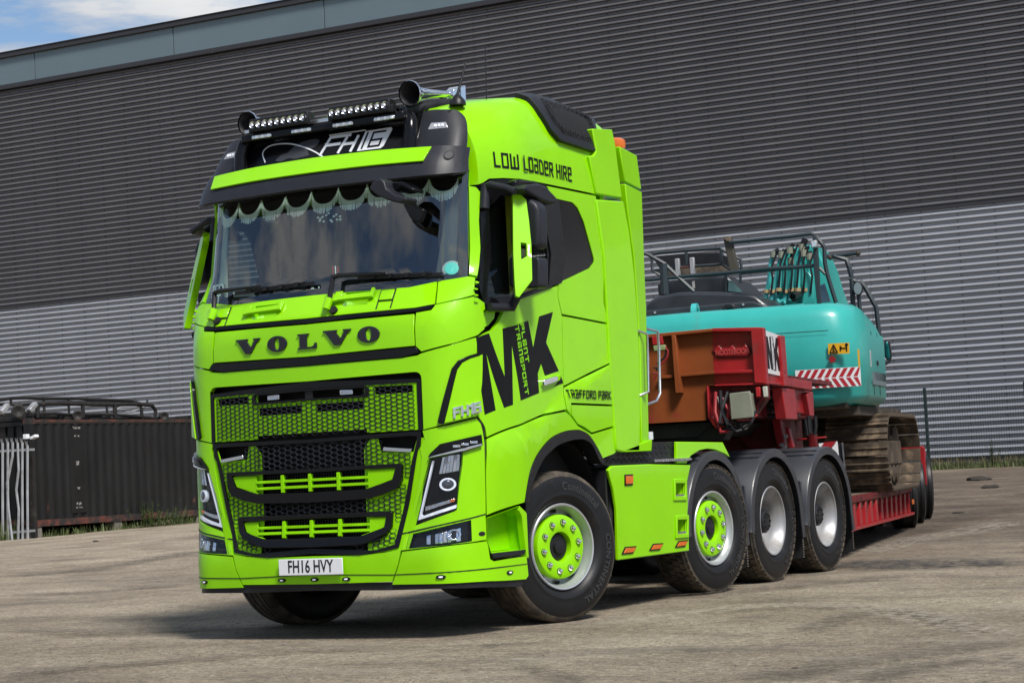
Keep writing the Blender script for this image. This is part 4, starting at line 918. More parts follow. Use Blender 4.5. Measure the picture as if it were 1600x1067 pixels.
# wipers
for base,knee,tip,cap in(([(0.172,2.255)][0],[(0.179,2.448)][0],[(0.955,2.416)][0],1),([(-0.861,2.266)][0],[(-0.881,2.437)][0],[(0.009,2.431)][0],1)):
    mb=MB();a=surfpt(skin,*base,.03);b=surfpt(skin,*knee,.06)
    kn=surfpt(skin,knee[0]+.045,knee[1]+.008,.065);md=surfpt(skin,(knee[0]+tip[0])/2,(knee[1]+tip[1])/2+.012,.055);tp=surfpt(skin,*tip,.03)
    mb.tube([a,a.lerp(b,.5),b,kn,kn.lerp(md,.5),md],[.017,.018,.019,.017,.013,.009],8)
    w=P('wiper',mb,blk)
    mb=MB();mb.tube([surfpt(skin,base[0]-.012,base[1]-.03,.03),surfpt(skin,base[0],base[1]+.035,.045)],[.028,.030],10)
    o=mb.build('wiper_cap',green,w); 
    mb=MB();mb.cyl(surfpt(skin,base[0]+.035,base[1]-.03,-.01),surfpt(skin,base[0]+.035,base[1]-.03,.02),.03,14);mb.build('wiper_spindle',dark,w)
    mb=MB();ba=surfpt(skin,knee[0]+.17,knee[1]-.008,.018);mb.beam(ba,tp,.012,.022);mb.beam(ba.lerp(tp,.15)+Vector((0,-.01,.01)),ba.lerp(tp,.9)+Vector((0,-.01,.012)),.008,.01)
    for t_ in(.2,.4,.6,.8): c=ba.lerp(tp,t_);mb.box((c.x-.015,c.y-.022,c.z-.008),(c.x+.015,c.y+.004,c.z+.018))
    mb.build('wiper_blade',blk,w)
# things stuck in the windscreen
inn=on_skin(skin,-.035)
TP('route_plate',[(-1.134,2.52),(-0.882,2.525),(-0.867,2.384),(-1.118,2.391)],dark,cell=.08,thick=.004,off=-.028)
c=[(-0.982,2.487),(-0.989,2.411)];wp=mat('white_print',(.62,.66,.66),.5)
lm=[(-1.181,2.499)][0]
for t_,cc,w_ in(('STGO',c[0],.1),('CAT',c[1],.1)):
    fixp(glyphs('plate_lettering',t_,lambda x,y,z,cc=cc:surfpt(skin,cc[0]+x,cc[1]+y,-.025+z),wp,truck,size=.098,xs=.78,bold=.002))
c=[(1.013,2.465)][0]
TP('permit_disc',[(c[0]+.056*math.cos(i*pi/14),c[1]+.046*math.sin(i*pi/14)) for i in range(28)],mat('turquoise_disc',(.12,.62,.58),.5),thick=.003,off=-.020)
TP('disc_holder',[(c[0]+.072*math.cos(i*pi/14),c[1]+.058*math.sin(i*pi/14)) for i in range(28)],mat('holder_grey',(.35,.40,.42),.4),thick=.003,off=-.024)
TP('toll_tag',[(-0.085,2.404),(-0.065,2.405),(-0.052,2.424),(-0.032,2.422),(-0.024,2.407),(0.002,2.408),(0.001,2.425),(0.018,2.426),(0.017,2.381),(-0.083,2.38)],wp,thick=.006,off=-.03)
# interior
trim=mat('grey_cab_trim',(.16,.17,.165),.7,var=.1); seatm=mat('dark_seat_fabric',(.045,.047,.048),.8); tan=mat('tan_curtain',(.16,.12,.06),.85,var=.2); lace=mat('pale_fringe_fabric',(.80,.86,.82),.9,var=.08)
ptrim=mat('pale_pillar_trim',(.36,.40,.37),.7)
it=P('cab_interior',MB().box((-1.12,.45,2.22),(1.12,2.2,2.26)),seatm)
MB().box((-1.05,2.16,2.2),(1.05,2.2,3.2)).build('rear_wall',seatm,it)
MB().box((-.98,.62,3.14),(.98,2.2,3.18)).build('headlining',trim,it)
mb=MB();mb.box((-1.15,1.72,2.2),(-1.12,2.2,3.2));mb.build('side_wall',seatm,it)
mb=MB();mb.box((1.12,1.30,2.2),(1.15,2.2,3.2));mb.build('side_wall',seatm,it)
panel('dashboard',mirr([(0,2.42),(.85,2.41),(1.08,2.39),(1.08,2.2),(0,2.2)]),skin,seatm,it,cell=.1,thick=.5,off=-.06,bevel=.01)
for x in(-.55,.6):
    MB().box((x-.27,1.25,2.3),(x+.27,1.4,3.0)).build('seat',seatm,it,bevel=.05); MB().box((x-.15,1.25,3.0),(x+.15,1.37,3.14)).build('headrest',seatm,it,bevel=.04)
mb=MB();cx_,cy_,cz_=-.60,.62,2.52
ringv=[(cx_+.22*math.cos(2*pi*i/32),cy_+.22*math.sin(2*pi*i/32)*.45,cz_+.22*math.sin(2*pi*i/32)*.8) for i in range(32)]
mb.tube(ringv,.018,8,closed=True)
for a in(-.3,pi+.3,-pi/2): mb.beam((cx_,cy_,cz_-.02),(cx_+.21*math.cos(a),cy_+.21*.45*math.sin(a),cz_+.21*.8*math.sin(a)),.03,.02)
mb.box((cx_-.07,cy_-.02,cz_-.06),(cx_+.07,cy_+.03,cz_+.04));mb.build('steering_wheel',blk,it)
for sg,y0 in((-1,1.28),(1,.98)):
    mb=MB();n=14
    v=[];f=[]
    for i in range(n*2+1):
        yy=y0+.012*i;xx=sg*(1.07+.02*math.sin(i*1.6));v+=[(xx,yy,2.3),(xx,yy,3.2)]
    f=[(2*i,2*i+2,2*i+3,2*i+1) for i in range(n*2)]
    mb.add(v,f);mb.build('curtain',tan if sg<0 else mat('yellow_curtain',(.42,.40,.02),.8),it)
for sg in(1,-1): panel('pillar_trim',[(sg*a,b) for a,b in((1.12,2.42),(1.10,3.10),(.96,3.10),(.88,2.42))],skin,ptrim if sg<0 else seatm,it,cell=(.04,.1),thick=.01,off=-.06,bevel=0)
# scalloped fringe along the top of the windscreen
sc=[(-1.06,2.93)];nsc=9
top=[];bot=[]
for k in range(nsc):
    a0=-1.04+k*2.08/nsc;a1=-1.04+(k+1)*2.08/nsc
    for i in range(0,9):
        t=i/8;a=a0+(a1-a0)*t;bot.append((a,3.075-.115*(1-abs(2*t-1)**2.4)**.6))
panel('windscreen_pelmet',[(-1.04,3.16)]+[(a,b+.050) for a,b in bot]+[(1.04,3.16)],skin,gblk,it,cell=(.1,0),thick=.004,off=-.05,gap=0,bevel=0)
fr=[];mb=MB();s_=-1.04
while s_<1.04:
    k=min(nsc-1,int((s_+1.04)/(2.08/nsc)));t=((s_+1.04)/(2.08/nsc))-k;b=3.075-.115*(1-abs(2*t-1)**2.4)**.6
    j=rnd.uniform(-.008,.008);p=[surfpt(skin,s_-.0045,b+.052,-.045),surfpt(skin,s_+.0045,b+.052,-.045),surfpt(skin,s_+.005+j,b-.016+j,-.04),surfpt(skin,s_-.004+j,b-.016+j,-.04)]
    mb.add(p,[(0,1,2,3)]);s_+=.0085
mb.build('windscreen_fringe',lace,it,smooth=False)
# window decorations: a scatter of pale dots and a red and white emblem
for k in range(14):
    c=[(0.082,2.88),(0.106,2.905),(0.134,2.879),(0.011,2.91),(-0.009,2.885),(-0.027,2.909),(0.024,2.877),(0.062,2.932),(0.042,2.92),(0.158,2.899),(0.16,2.877),(0.126,2.916),(0.093,2.87),(-0.005,2.898)][k]
    panel('sticker_dot',[(c[0]+.011*math.cos(i*pi/4),c[1]+.008*math.sin(i*pi/4)) for i in range(8)],skin,lace,it,thick=.001,off=-.021,gap=0,bevel=0)
redm=mat('red_sticker',(.35,.02,.03),.5)
for k,(c) in enumerate([(0.128,2.524),(0.148,2.522),(0.169,2.513)]):
    panel('sticker_stripe',[(c[0]-.010,c[1]+.03),(c[0]-.001,c[1]+.03),(c[0]+.006,c[1]-.03),(c[0]-.001,c[1]-.03)],skin,redm if k!=1 else wp,it,thick=.001,off=-.021,gap=0,bevel=0)

# ---- sun visor and roof front
vb=[(0,3.085)]+[(0.894,3.077),(1.08,3.093),(1.193,3.1),(1.241,3.132)]
vis=[(0,3.085),(.5,3.085),(1.0,3.09),(1.18,3.10),(1.25,3.11),(1.25,3.29),(1.2,3.295),(1.0,3.30),(.5,3.305),(0,3.305)]
TP('sun_visor',mirr(vis),visb,S=visor_skin,cell=(.07,.05),thick=.03,bevel=.008,gap=0)
vg=[(0,3.20)]+[(0.884,3.2),(0.906,3.296)]
vgx=[(0,3.190),(.5,3.19),(.885,3.185),(.91,3.288),(.5,3.302),(0,3.306)]
TP('visor_strip',mirr(vgx),green,S=visor_skin,cell=(.07,.05),thick=.012,off=.014,gap=0,bevel=.003)
mb=MB();c=surfpt(visor_skin,1.125,3.225,.0);n0=(surfpt(visor_skin,1.125,3.225,.1)-c).normalized()
TP('visor_cap',[(1.07+.045*math.cos(i*pi/12),3.225+.034*math.sin(i*pi/12)) for i in range(24)],dark,S=visor_skin,thick=.004,off=.003,bevel=0,gap=0)
TP('visor_cap',[(1.07+.038*math.cos(i*pi/12),3.225+.028*math.sin(i*pi/12)) for i in range(24)],visb,S=visor_skin,thick=.006,off=.006,bevel=.002,gap=0)
# underside of the visor back to the glass
def vund(s,z):
    t=(z-3.0)/.1;a=Vector(visor_skin(s,3.087));b=Vector(skin(s*.97,3.12));return a.lerp(b,max(0,min(1,t)))
fixp(panel('visor_underside',[(-1.12,3.0),(1.12,3.0),(1.12,3.1),(-1.12,3.1)],vund,gblk,truck,cell=(.1,0),thick=.006,gap=0,bevel=0))
# black corner fairings and centre panel under the roof lamps
def corner_skin(s,z):
    x,y,_=visor_skin(s,3.30);k=(z-3.3)/.28;e=max(0,min(1,(abs(s)-.70)/.4));sg=1 if s>=0 else -1
    return (x-sg*.055*max(0,k)**2*e,y+.10*(1-e)+.03*e+(.125+.05*e)*k,z)
cf=[(0.75,3.335),(0.739,3.527),(0.795,3.575),(0.99,3.555),(1.036,3.51),(1.06,3.447),(1.08,3.312)]
cfp=[(.69,3.30),(.70,3.55),(.78,3.590),(1.06,3.575),(1.14,3.52),(1.19,3.30)]
for sg in(1,-1):
    o=TP('roof_corner_fairing',[(sg*a,b) for a,b in rounded(cfp,[0,.03,.03,.06,.06,0])],visb,S=corner_skin,cell=(.05,.05),thick=.10,bevel=.012,gap=0)
    panel('position_lamp',[(sg*a,b) for a,b in [(.80,3.435),(.82,3.49),(.95,3.485),(.98,3.435)]],corner_skin,silver,o,thick=.01,off=.006,bevel=.006)
    for k in range(3): panel('position_led',[(sg*a,b) for a,b in [(.85+.03*k,3.45),(.85+.03*k,3.473),(.872+.03*k,3.473),(.872+.03*k,3.45)]],corner_skin,drl,o,thick=.006,off=.009,bevel=.001)
def centre_skin(x,z): return (x,.285+.10*x*x+(z-3.3)*.48,z)
TP('roof_sign_panel',[(-.74,3.27),(.74,3.27),(.74,3.625),(-.74,3.625)],gblk,S=centre_skin,cell=(.08,0),thick=.02,gap=0)
sgm=mat('silver_sign_print',(.68,.70,.73),.4,.0)
sn=TP('model_sign',[(.10,3.315),(.13,3.445),(.60,3.46),(.56,3.33)],sgm,S=centre_skin,thick=.004,off=.003,gap=0,bevel=0) if False else None
# sign: slanted plate with the letters F H as silver strokes and 16 cut dark on silver
x0,z0,hh=[(-0.087,3.382),(-0.838,4.128)][0][0],3.325,.118
px_=[(-0.115,3.375),(-0.068,3.496),(0.215,3.486),(0.148,3.367),(0.434,3.495),(0.368,3.377),(0.387,3.358)]
sg_x=px_[0][0]
def sgn(x,z,r): return surfpt(centre_skin,x,z,.003+r)
ls=[];H=.12;xa=-.035;zb=3.352
xa=-.015;K_=.80
def F_(pts): return [(xa+p[0]*.52*K_+p[1]*.030,zb+p[1]*H) for p in pts]
lt=[F_([(0,0),(.06,1),(.44,1)]),F_([(.04,.52),(.30,.52)]),F_([(.36,0),(.40,.82)]),F_([(.38,.45),(.60,.45)]),F_([(.60,0),(.62,.82)])]
fixp(lettering('sign_lettering',lt,.021,sgn,sgm,truck))
pl=[(xa+.300,zb-.012),(xa+.335,zb+H+.012),(xa+.535,zb+H+.018),(xa+.545,zb+H+.004),(xa+.505,zb+.004),(xa+.485,zb-.012)]
fixp(panel('sign_plate',pl,centre_skin,sgm,truck,thick=.004,off=.004,gap=0,bevel=0))
lt=[[(xa+.335,zb+.006),(xa+.358,zb+H-.004)],[(xa+.495,zb+H-.006),(xa+.405,zb+H-.008),(xa+.385,zb+.010),(xa+.468,zb+.010),(xa+.478,zb+.058),(xa+.398,zb+.056)]]
fixp(lettering('sign_numeral',lt,.013,lambda x,z,r:surfpt(centre_skin,x,z,.0045+r),decal,truck))
fixp(lettering('sign_lettering',[[(xa+.040,zb+H+.018),(xa+.33,zb+H+.02)]],.008,sgn,sgm,truck))
# silver swoosh with a darker grey patch behind
cu=[(-0.508,3.358),(-0.554,3.432),(-0.516,3.476),(-0.425,3.484),(-0.302,3.468),(-0.167,3.423),(-0.061,3.374),(0.033,3.317)]
fixp(lettering('sign_swoosh',[[tuple(p) for p in cr_(cu)]],.009,sgn,sgm,truck))
grp=mat('grey_map_print',(.045,.048,.055),.4)
fixp(panel('sign_map',[tuple(p) for p in cr_([(-0.418,3.359),(-0.375,3.394),(-0.319,3.404),(-0.275,3.445),(-0.206,3.471),(-0.109,3.482),(-0.056,3.464),(-0.079,3.421),(-0.141,3.4),(-0.116,3.363),(-0.184,3.354),(-0.239,3.349),(-0.294,3.361),(-0.363,3.346),(-0.418,3.359)],3)[:-1]],centre_skin,grp,truck,thick=.001,off=.0015,gap=0,bevel=0))
# roof bar: black tube frame standing in front of the roof, lamp bars, strobes, horns
mb=MB()
br=[(.70,.33,3.29),(.71,.34,3.42),(.70,.36,3.50),(.665,.40,3.555),(.62,.43,3.60)]
brl=[(-.72,.33,3.29),(-.72,.34,3.42),(-.71,.37,3.51),(-.68,.40,3.56),(-.62,.43,3.60)]
rb=P('roof_light_bar',MB().tube(br+[(.2,.40,3.60),(-.3,.40,3.60)]+brl[::-1],[.05,.05,.05,.05,.035,.03,.03,.035,.05,.05,.05,.05],12),gblk)
MB().box((-.69,.30,3.515),(.68,.38,3.575)).build('cross_beam',gblk,rb,bevel=.012)
MB().box((-.66,.31,3.577),(.62,.37,3.605)).build('mounting_rail',alu,rb,bevel=.004)
for x,y,z in ((.70,.7,3.67),): MB().tube([(.64,.42,3.59),(.74,.60,3.635),(.82,.85,3.665)],[.045,.05,.05],14).build('air_pipe',blk,rb)
MB().tube([(-.64,.42,3.61),(-.72,.60,3.655),(-.78,.85,3.68)],[.05,.055,.055],14).build('air_pipe',blk,rb)
for cx in (-.325,.352):
    lb=P('light_bar',MB().box((cx-.25,.255,3.575),(cx+.25,.335,3.665)),blk,bevel=.008)
    for k in range(9):
        xx=cx-.216+k*.054
        MB().lathe([(-.012,.0),(-.010,.010),(.012,.022),(.014,.0245),(.0,.026)],(xx,.256,3.62),(0,-1,0),16).build('lamp_reflector',chrome,lb)
    for k in range(9):
        xx=cx-.216+k*.054
        MB().lathe([(.0,.006),(.010,.010),(.013,.0)],(xx,.252,3.62),(0,-1,0),8).build('lamp_bead',drl,lb) if k%1==0 else None
    mb=MB()
    for k in range(20): mb.box((cx-.245+k*.025,.335,3.58),(cx-.236+k*.025,.36,3.66))
    mb.build('cooling_fins',blk,lb,smooth=False)
    for sgn_ in(-1,1): MB().box((cx+sgn_*.25-.012,.26,3.57),(cx+sgn_*.25+.018,.36,3.62)).build('bracket',blk,lb,bevel=.004)
for px in (-.50,-.16,.19,.53):
    s=P('strobe_strip',MB().box((px-.085,.288,3.525),(px+.085,.302,3.553)),chrome,bevel=.006)
    for k in range(6): MB().box((px-.075+k*.026,.283,3.529),(px-.055+k*.026,.290,3.549)).build('strobe_led',drl if k%2 else reflect,s,bevel=.001)
for hx,hz,hy in ((.70,3.70,.38),(-.63,3.65,.33)):
    h=P('air_horn',MB().lathe([(-.02,.088),(-.008,.092),(0,.086),(.05,.062),(.10,.046),(.20,.034),(.42,.024),(.50,.020),(.50,0)],(hx,hy,hz),(0.05,1,.12),28,cap=False),chrome,angle=60)
    MB().lathe([(-.012,.083),(.05,.060),(.12,.040),(.22,.02),(.22,0)],(hx,hy,hz),(0.05,1,.12),24,cap=False).build('horn_throat',mat('horn_inside',(.10,.10,.105),.35,.8) if 'horn_inside' not in MATS else MATS['horn_inside'],h)
    c=Vector((hx,hy,hz))+Vector((.05,1,.12)).normalized()*.52
    mb=MB();s_=.07
    v=[c+Vector(q) for q in((-.03,-.02,-.03),(.03,-.02,-.03),(.03,-.02,.03),(-.03,-.02,.03),(-s_,.09,-s_),(s_,.09,-s_),(s_,.09,s_),(-s_,.09,s_))]
    mb.add(v,[(0,1,2,3),(4,5,6,7),(0,1,5,4),(1,2,6,5),(2,3,7,6),(3,0,4,7)]);mb.build('horn_tail',chrome,h,bevel=.006)
    MB().cyl((hx,hy+.42,hz-.12),(hx,hy+.42,hz+.03),.014,8).build('horn_bracket',blk,h)
# aerials
P('aerial',MB().tube([(.92,.62,3.66),(.945,.66,3.80),(.965,.70,3.93)],[.013,.008,.006],8),blk)
P('aerial_base',MB().lathe([(0,.06),(.03,.055),(.06,.03),(.09,0)],(.93,.62,3.62),(0,0,1),16),blk)
P('whip_aerial',MB().tube([(.95,1.0,3.70),(.96,1.0,4.08)],[.004,.003],6),blk)
P('aerial',MB().tube([(-.62,.66,3.64),(-.62,.68,3.80)],[.006,.003],6),blk)
# ---- roof shell
ys=[.53,.57,.62,.75,.9,1.1,1.3,1.5,1.7,1.9,2.1,2.3,2.5]
z0t=[(0.403,3.017),(0.504,3.023),(0.58,3.053),(0.631,3.086),(0.837,3.096),(1.268,3.097),(2.069,3.099)]
def z0(y):
    return _lerp(y,sorted((a,b) for a,b in z0t))
mb=MB();sec=[]
for y in ys:
    zt=_lerp(y,ZT);zb=z0(y)+.006;ring=[]
    for i in range(15):
        t=i/14;tt=t if t<.6 else .6+(t-.6)*1.0
        z=zb+(zt-zb)*math.sin(t*pi/2)**.9;ring.append(Vector(roof_skin(y,min(z,zt-1e-4))))
    xs=ring[-1].x
    for k in range(1,8): x=xs*(1-k/8);ring.append(Vector((x,y,zt+.045*(1-(x/xs)**2))))
    ring+= [Vector((0,y,zt+.045))]+[Vector((-p.x,p.y,p.z)) for p in reversed(ring)]
    sec.append(ring)
m_=len(sec[0])
front=[Vector((p.x*.95,p.y-.012,p.z-.03 if p.z>3.2 else p.z)) for p in sec[0]]
sec=[front]+sec
v=[p for r_ in sec for p in r_];f=[(i*m_+k,i*m_+k+1,(i+1)*m_+k+1,(i+1)*m_+k) for i in range(len(sec)-1) for k in range(m_-1)]
f+=[tuple(range(m_-1,-1,-1)),tuple(range((len(sec)-1)*m_,len(sec)*m_))]
P('roof_shell',MB().add(v,f),green,angle=50)
# intake grilles on the roof's rear corners
gp=[(1.282,3.751),(1.568,3.801),(1.811,3.816),(2.507,3.768),(2.288,3.649),(2.195,3.528),(2.173,3.442),(2.046,3.42),(1.523,3.438),(1.412,3.504),(1.352,3.613),(1.337,3.726)]
gi=[(1.502,3.74),(2.315,3.722),(2.218,3.631),(2.136,3.475),(1.612,3.492),(1.492,3.55),(1.463,3.639)]
def rs2(y,z): return roof_skin(y,z)
meshm=mat('black_intake_mesh',(.012,.012,.013),.45,bump=.0)
for sg in(1,-1):
    S_=(lambda y,z,sg=sg:(sg*roof_skin(y,z)[0],y,z))
    o=fixp(panel('roof_air_intake',gp,S_,blk,truck,cell=(.1,.06),thick=.05,off=.035,bevel=.01,gap=0,flip=(sg<0)))
    panel('intake_recess',gi,S_,dark,o,cell=(.1,.06),thick=.004,off=.037,bevel=0,gap=0,flip=(sg<0))
    mb=MB();lo=min(b for a,b in gi);hi=max(b for a,b in gi)
    for dirn in(1,-1):
        k=-30
        for k in range(-60,80):
            pts=[]
            for i in range(41):
                a=1.0+i*.04;b=3.3+(k*.022)+dirn*(a-1.6)*.8
                if pin(gi,a,b): pts.append(surfpt(S_,a,b,sg*(.040+.001*dirn)))
            if len(pts)>1: mb.tube([pts[0],pts[-1]],.0028,3)
    mb.build('intake_mesh',blk,o,smooth=False)
# ---- cab side panels
win=[(1.165,2.996),(1.184,3.034),(1.289,3.075),(1.57,3.102),(1.96,3.1),(2.061,3.052),(2.319,2.407),(2.215,2.37),(1.706,2.244),(1.607,2.17),(1.396,2.175),(1.373,2.232),(1.238,2.477),(1.201,2.971)]
rwin=[(2.074,3.001),(2.141,3.01),(2.379,3.007),(2.466,2.973),(2.57,2.881),(2.757,2.619),(2.77,2.585),(2.728,2.539),(2.313,2.398)]
glassr=[(1.309,2.87),(1.458,2.976),(1.766,2.985),(1.862,2.908),(2.152,2.38),(2.009,2.339),(1.693,2.274),(1.448,2.244)]
TB('door_panel',[(1.391,2.163),(1.61,2.17),(1.712,2.24),(2.223,2.358),(2.319,2.385),(2.403,2.173),(2.371,1.66),(2.349,1.572),(2.36,1.494),(2.043,1.465),(1.622,1.377),(1.417,1.331),(1.319,1.311),(1.301,1.375),(1.224,1.456),(1.25,1.981),(1.472,2.035),(1.54,2.089),(1.591,2.156)],green,cell=(.08,.1),thick=.03)
arch=[tuple(p) for p in cr_([(1.697,0.862),(1.739,0.982),(1.8,1.098),(1.919,1.202),(2.1,1.293),(2.314,1.338),(2.501,1.349),(2.611,1.342),(2.722,1.308),(2.838,1.23),(2.934,1.137)],4)]
TB('lower_side_panel',[(1.312,1.302),(1.416,1.322),(1.621,1.369),(2.037,1.456),(2.344,1.483),(2.43,1.449),(2.538,1.383),(2.774,1.319),(3.158,1.366),(3.17,1.259),(3.171,1.183),(3.142,1.169)]+arch[::-1]+[(1.645,0.853),(1.254,0.794),(1.269,1.07)],green,cell=(.08,.1),thick=.03)
TB('locker_door',[(2.443,1.533),(3.129,1.525),(3.153,1.373),(2.774,1.326),(2.659,1.366),(2.544,1.389),(2.446,1.454)],green,cell=(.08,.1),thick=.03,gap=.004)
TB('side_panel',[(2.39,1.655),(3.114,1.837),(3.141,1.532),(2.443,1.54),(2.426,1.458),(2.37,1.492),(2.361,1.572)],green,cell=(.08,.1),thick=.03,gap=.003)
TB('rear_side_panel',[(2.408,2.169),(3.161,2.134),(3.125,1.844),(2.376,1.662)],green,cell=(.08,.1),thick=.03)
TB('rear_upper_panel',[(1.975,3.09),(2.756,3.092),(2.932,2.647),(3.162,2.143),(2.404,2.178),(2.322,2.387),(2.091,2.995),(1.964,3.086)],green,cell=(.08,.1),thick=.03,holes=[rwin])
TB('rear_side_window',rwin,gblk,cell=(.1,.1),thick=.01,off=-.008,gap=-.002,bevel=0)
TB('window_frame',win,gblk,cell=(.06,.1),thick=.03,off=-.006,holes=[glassr],gap=.001,bevel=.003)
TB('side_window',glassr,sglass,cell=(.1,.1),thick=.005,off=-.016,gap=-.003,bevel=0)
TB('b_pillar_trim',[(1.879,2.974),(2.065,3.005),(2.153,3.013),(2.36,2.406),(2.306,2.387),(2.181,2.371)],blk,cell=(.06,.1),thick=.01,off=.006,gap=.002)
TB('window_seal',[(1.719,2.262),(2.206,2.385),(2.224,2.364),(1.706,2.239)],blk,thick=.012,off=.014,gap=0)
# vinyl lettering on the left side (the side that is seen)
mk=[(1.238,1.98),(1.422,2.01),(1.575,1.718),(1.577,2.045),(1.884,2.111),(1.939,1.926),(2.05,2.147),(2.265,2.188),(2.136,1.967),(2.309,1.77),(2.093,1.733),(2.044,1.817),(1.986,1.745),(1.992,1.611),(1.721,1.557),(1.657,1.935),(1.641,1.528),(1.553,1.508),(1.371,1.879),(1.458,1.492),(1.304,1.463),(1.249,1.682),(1.25,1.851)]
TP('company_logo',mk,decal,cell=(.06,.1),thick=.0015,off=.0015,gap=0,bevel=0)
TP('company_logo',[(2.33,1.745),(2.37,1.686),(2.219,1.656),(2.28,1.689),(2.303,1.715)],decal,cell=(.06,.1),thick=.0015,off=.0015,gap=0,bevel=0)
def along(p0,p1,hgt,text,w,sp,S,m,name,xs=1.0,off=.003,slant=0,perp=None):
    """lettering whose baseline runs from p0 to p1 on S; the letters are stretched to fill it"""
    ls,L=strokes(text,1.0,0,sp,0,xs)
    a=Vector(p0);b=Vector(p1);e=(b-a);u=Vector(perp).normalized() if perp else Vector((-e.y,e.x)).normalized()
    g=[[tuple(a+e*(x/L)+u*(y*hgt)) for x,y in q] for q in ls]
    return fixp(lettering(name,g,w,lambda x,y,r:surfpt(S,x,y,off+r),m,truck,raise_=.001))
q_=[(0.68,3.176),(1.672,3.163),(0.683,3.23)]
along(q_[0],q_[1],.092,'LOW LOaDER HIRE',.015,.34,(lambda y,z:roof_skin(y,z)),decal,'side_lettering',perp=(0.05,1))
q_=[(2.396,1.581),(3.099,1.577),(2.43,1.633)]
along(q_[0],q_[1],.052,'TRaFFORD PaRK',.010,.36,skin,decal,'side_lettering',perp=(0,1),off=.006)
lg=mat('lime_lettering',(.21,.60,.004),.4)
q_=[(1.766,2.079),(1.817,1.821)]
along(q_[0],q_[1],.042,'PLaNT',.010,.34,skin,lg,'side_lettering')
q_=[(1.692,2.062),(1.788,1.596)]
along(q_[0],q_[1],.042,'TRaNSPORT',.010,.34,skin,lg,'side_lettering')
# door handle
hp=[(2.022,1.705),(2.238,1.736),(2.234,1.693),(2.016,1.654)]
TP('door_handle',rounded(hp,.02,3),chrome,thick=.03,off=.03,bevel=.006)
hp=[(2.238,1.731),(2.299,1.751),(2.319,1.744),(2.281,1.697),(2.233,1.69)]
TP('door_handle',hp,greend,thick=.02,off=.02,bevel=.004)
# deflector at the cab corner with the black slot and small badge
DF=[(1.255,1.883),(1.182,1.855),(1.116,1.825),(1.072,1.775),(1.05,1.704),(1.01,1.57),(0.973,1.429),(0.982,1.416),(1.01,1.411),(1.119,1.432),(1.221,1.458),(1.23,1.53),(1.245,1.65)]
TB('corner_deflector',[(1.275,1.868),(1.182,1.839),(1.135,1.813),(1.101,1.766),(1.076,1.671),(1.043,1.537),(1.012,1.415),(1.12,1.437),(1.219,1.462),(1.225,1.53),(1.245,1.65)],green,cell=(.04,.08),thick=.05,off=.03,bevel=.008)
TB('deflector_slot',[(1.266,1.884),(1.183,1.859),(1.114,1.828),(1.072,1.775),(1.05,1.704),(1.01,1.57),(0.973,1.429),(0.982,1.414),(1.011,1.411),(1.044,1.537),(1.077,1.671),(1.102,1.764),(1.136,1.811),(1.182,1.837),(1.264,1.87)],gblk,cell=(.04,.08),thick=.03,off=.022,bevel=.003,gap=0)
bl=[(1.073,1.452),(1.223,1.486)]
ls,L=strokes('FH16',1.0,0,.25)
a=Vector(bl[0]);e=Vector(bl[1])-a
fixp(lettering('badge',[[tuple(a+e*(x/L)+Vector((.0,.058*y))) for x,y in q] for q in ls],.013,lambda x,y,r:surfpt(skin,x,y,.031+r*3),chrome,truck,raise_=.003))
# gap between the lamp unit and the door, a dark backing under every joint
TB('body_gap',[(1.181,1.424),(1.221,1.45),(1.296,1.377),(1.287,1.24),(1.272,1.155),(1.247,1.156),(1.267,1.313),(1.235,1.354),(1.21,1.371)],dark,cell=.06,thick=.004,off=-.004,gap=0,bevel=0)
P('inner_body',MB().box((-1.02,.22,.62),(1.02,2.1,2.18)),dark)
P('inner_body_side',MB().box((-1.17,.62,1.30),(-1.03,2.14,2.18)),dark);P('inner_body_side',MB().box((1.03,.62,1.30),(1.17,2.14,2.18)),dark)
P('cab_rear_wall',MB().box((-1.22,2.2,1.2),(1.22,2.26,3.6)),greend)
# wheel arch trim and liner
ar=[(a,b) for a,b in arch]
tr_out=ar;tr_in=[tuple(p) for p in cr_([(1.758,0.861),(1.796,0.967),(1.834,1.019),(1.894,1.083),(1.992,1.161),(2.097,1.206),(2.219,1.248),(2.405,1.276),(2.561,1.284),(2.656,1.277),(2.768,1.238),(2.869,1.131),(2.913,1.102)],4)]
TB('wheel_arch_trim',tr_out+[(2.952,1.115)]+tr_in[::-1]+[(1.736,0.856)],blk,cell=(.06,.08),thick=.10,off=.008,gap=0,bevel=.006)
mb=MB();pr=[(.80,.62),(.83,.95),(.95,1.12),(1.15,1.24),(1.38,1.28),(1.62,1.24),(1.82,1.10),(1.97,.86),(2.03,.55)]
v=[(x,y,z) for x in(.72,1.20) for y,z in pr];n=len(pr)
mb.add(v,[(i,i+1,n+i+1,n+i) for i in range(n-1)])
P('wheel_arch_liner',mb,blk)
mb=MB();v2=[(-x,y,z) for x,y,z in v];mb.add(v2,[(i,i+1,n+i+1,n+i) for i in range(n-1)]);P('wheel_arch_liner',mb,blk)
P('wheel_arch_inner',MB().box((-.74,.7,.75),(.74,2.0,1.26)),dark)
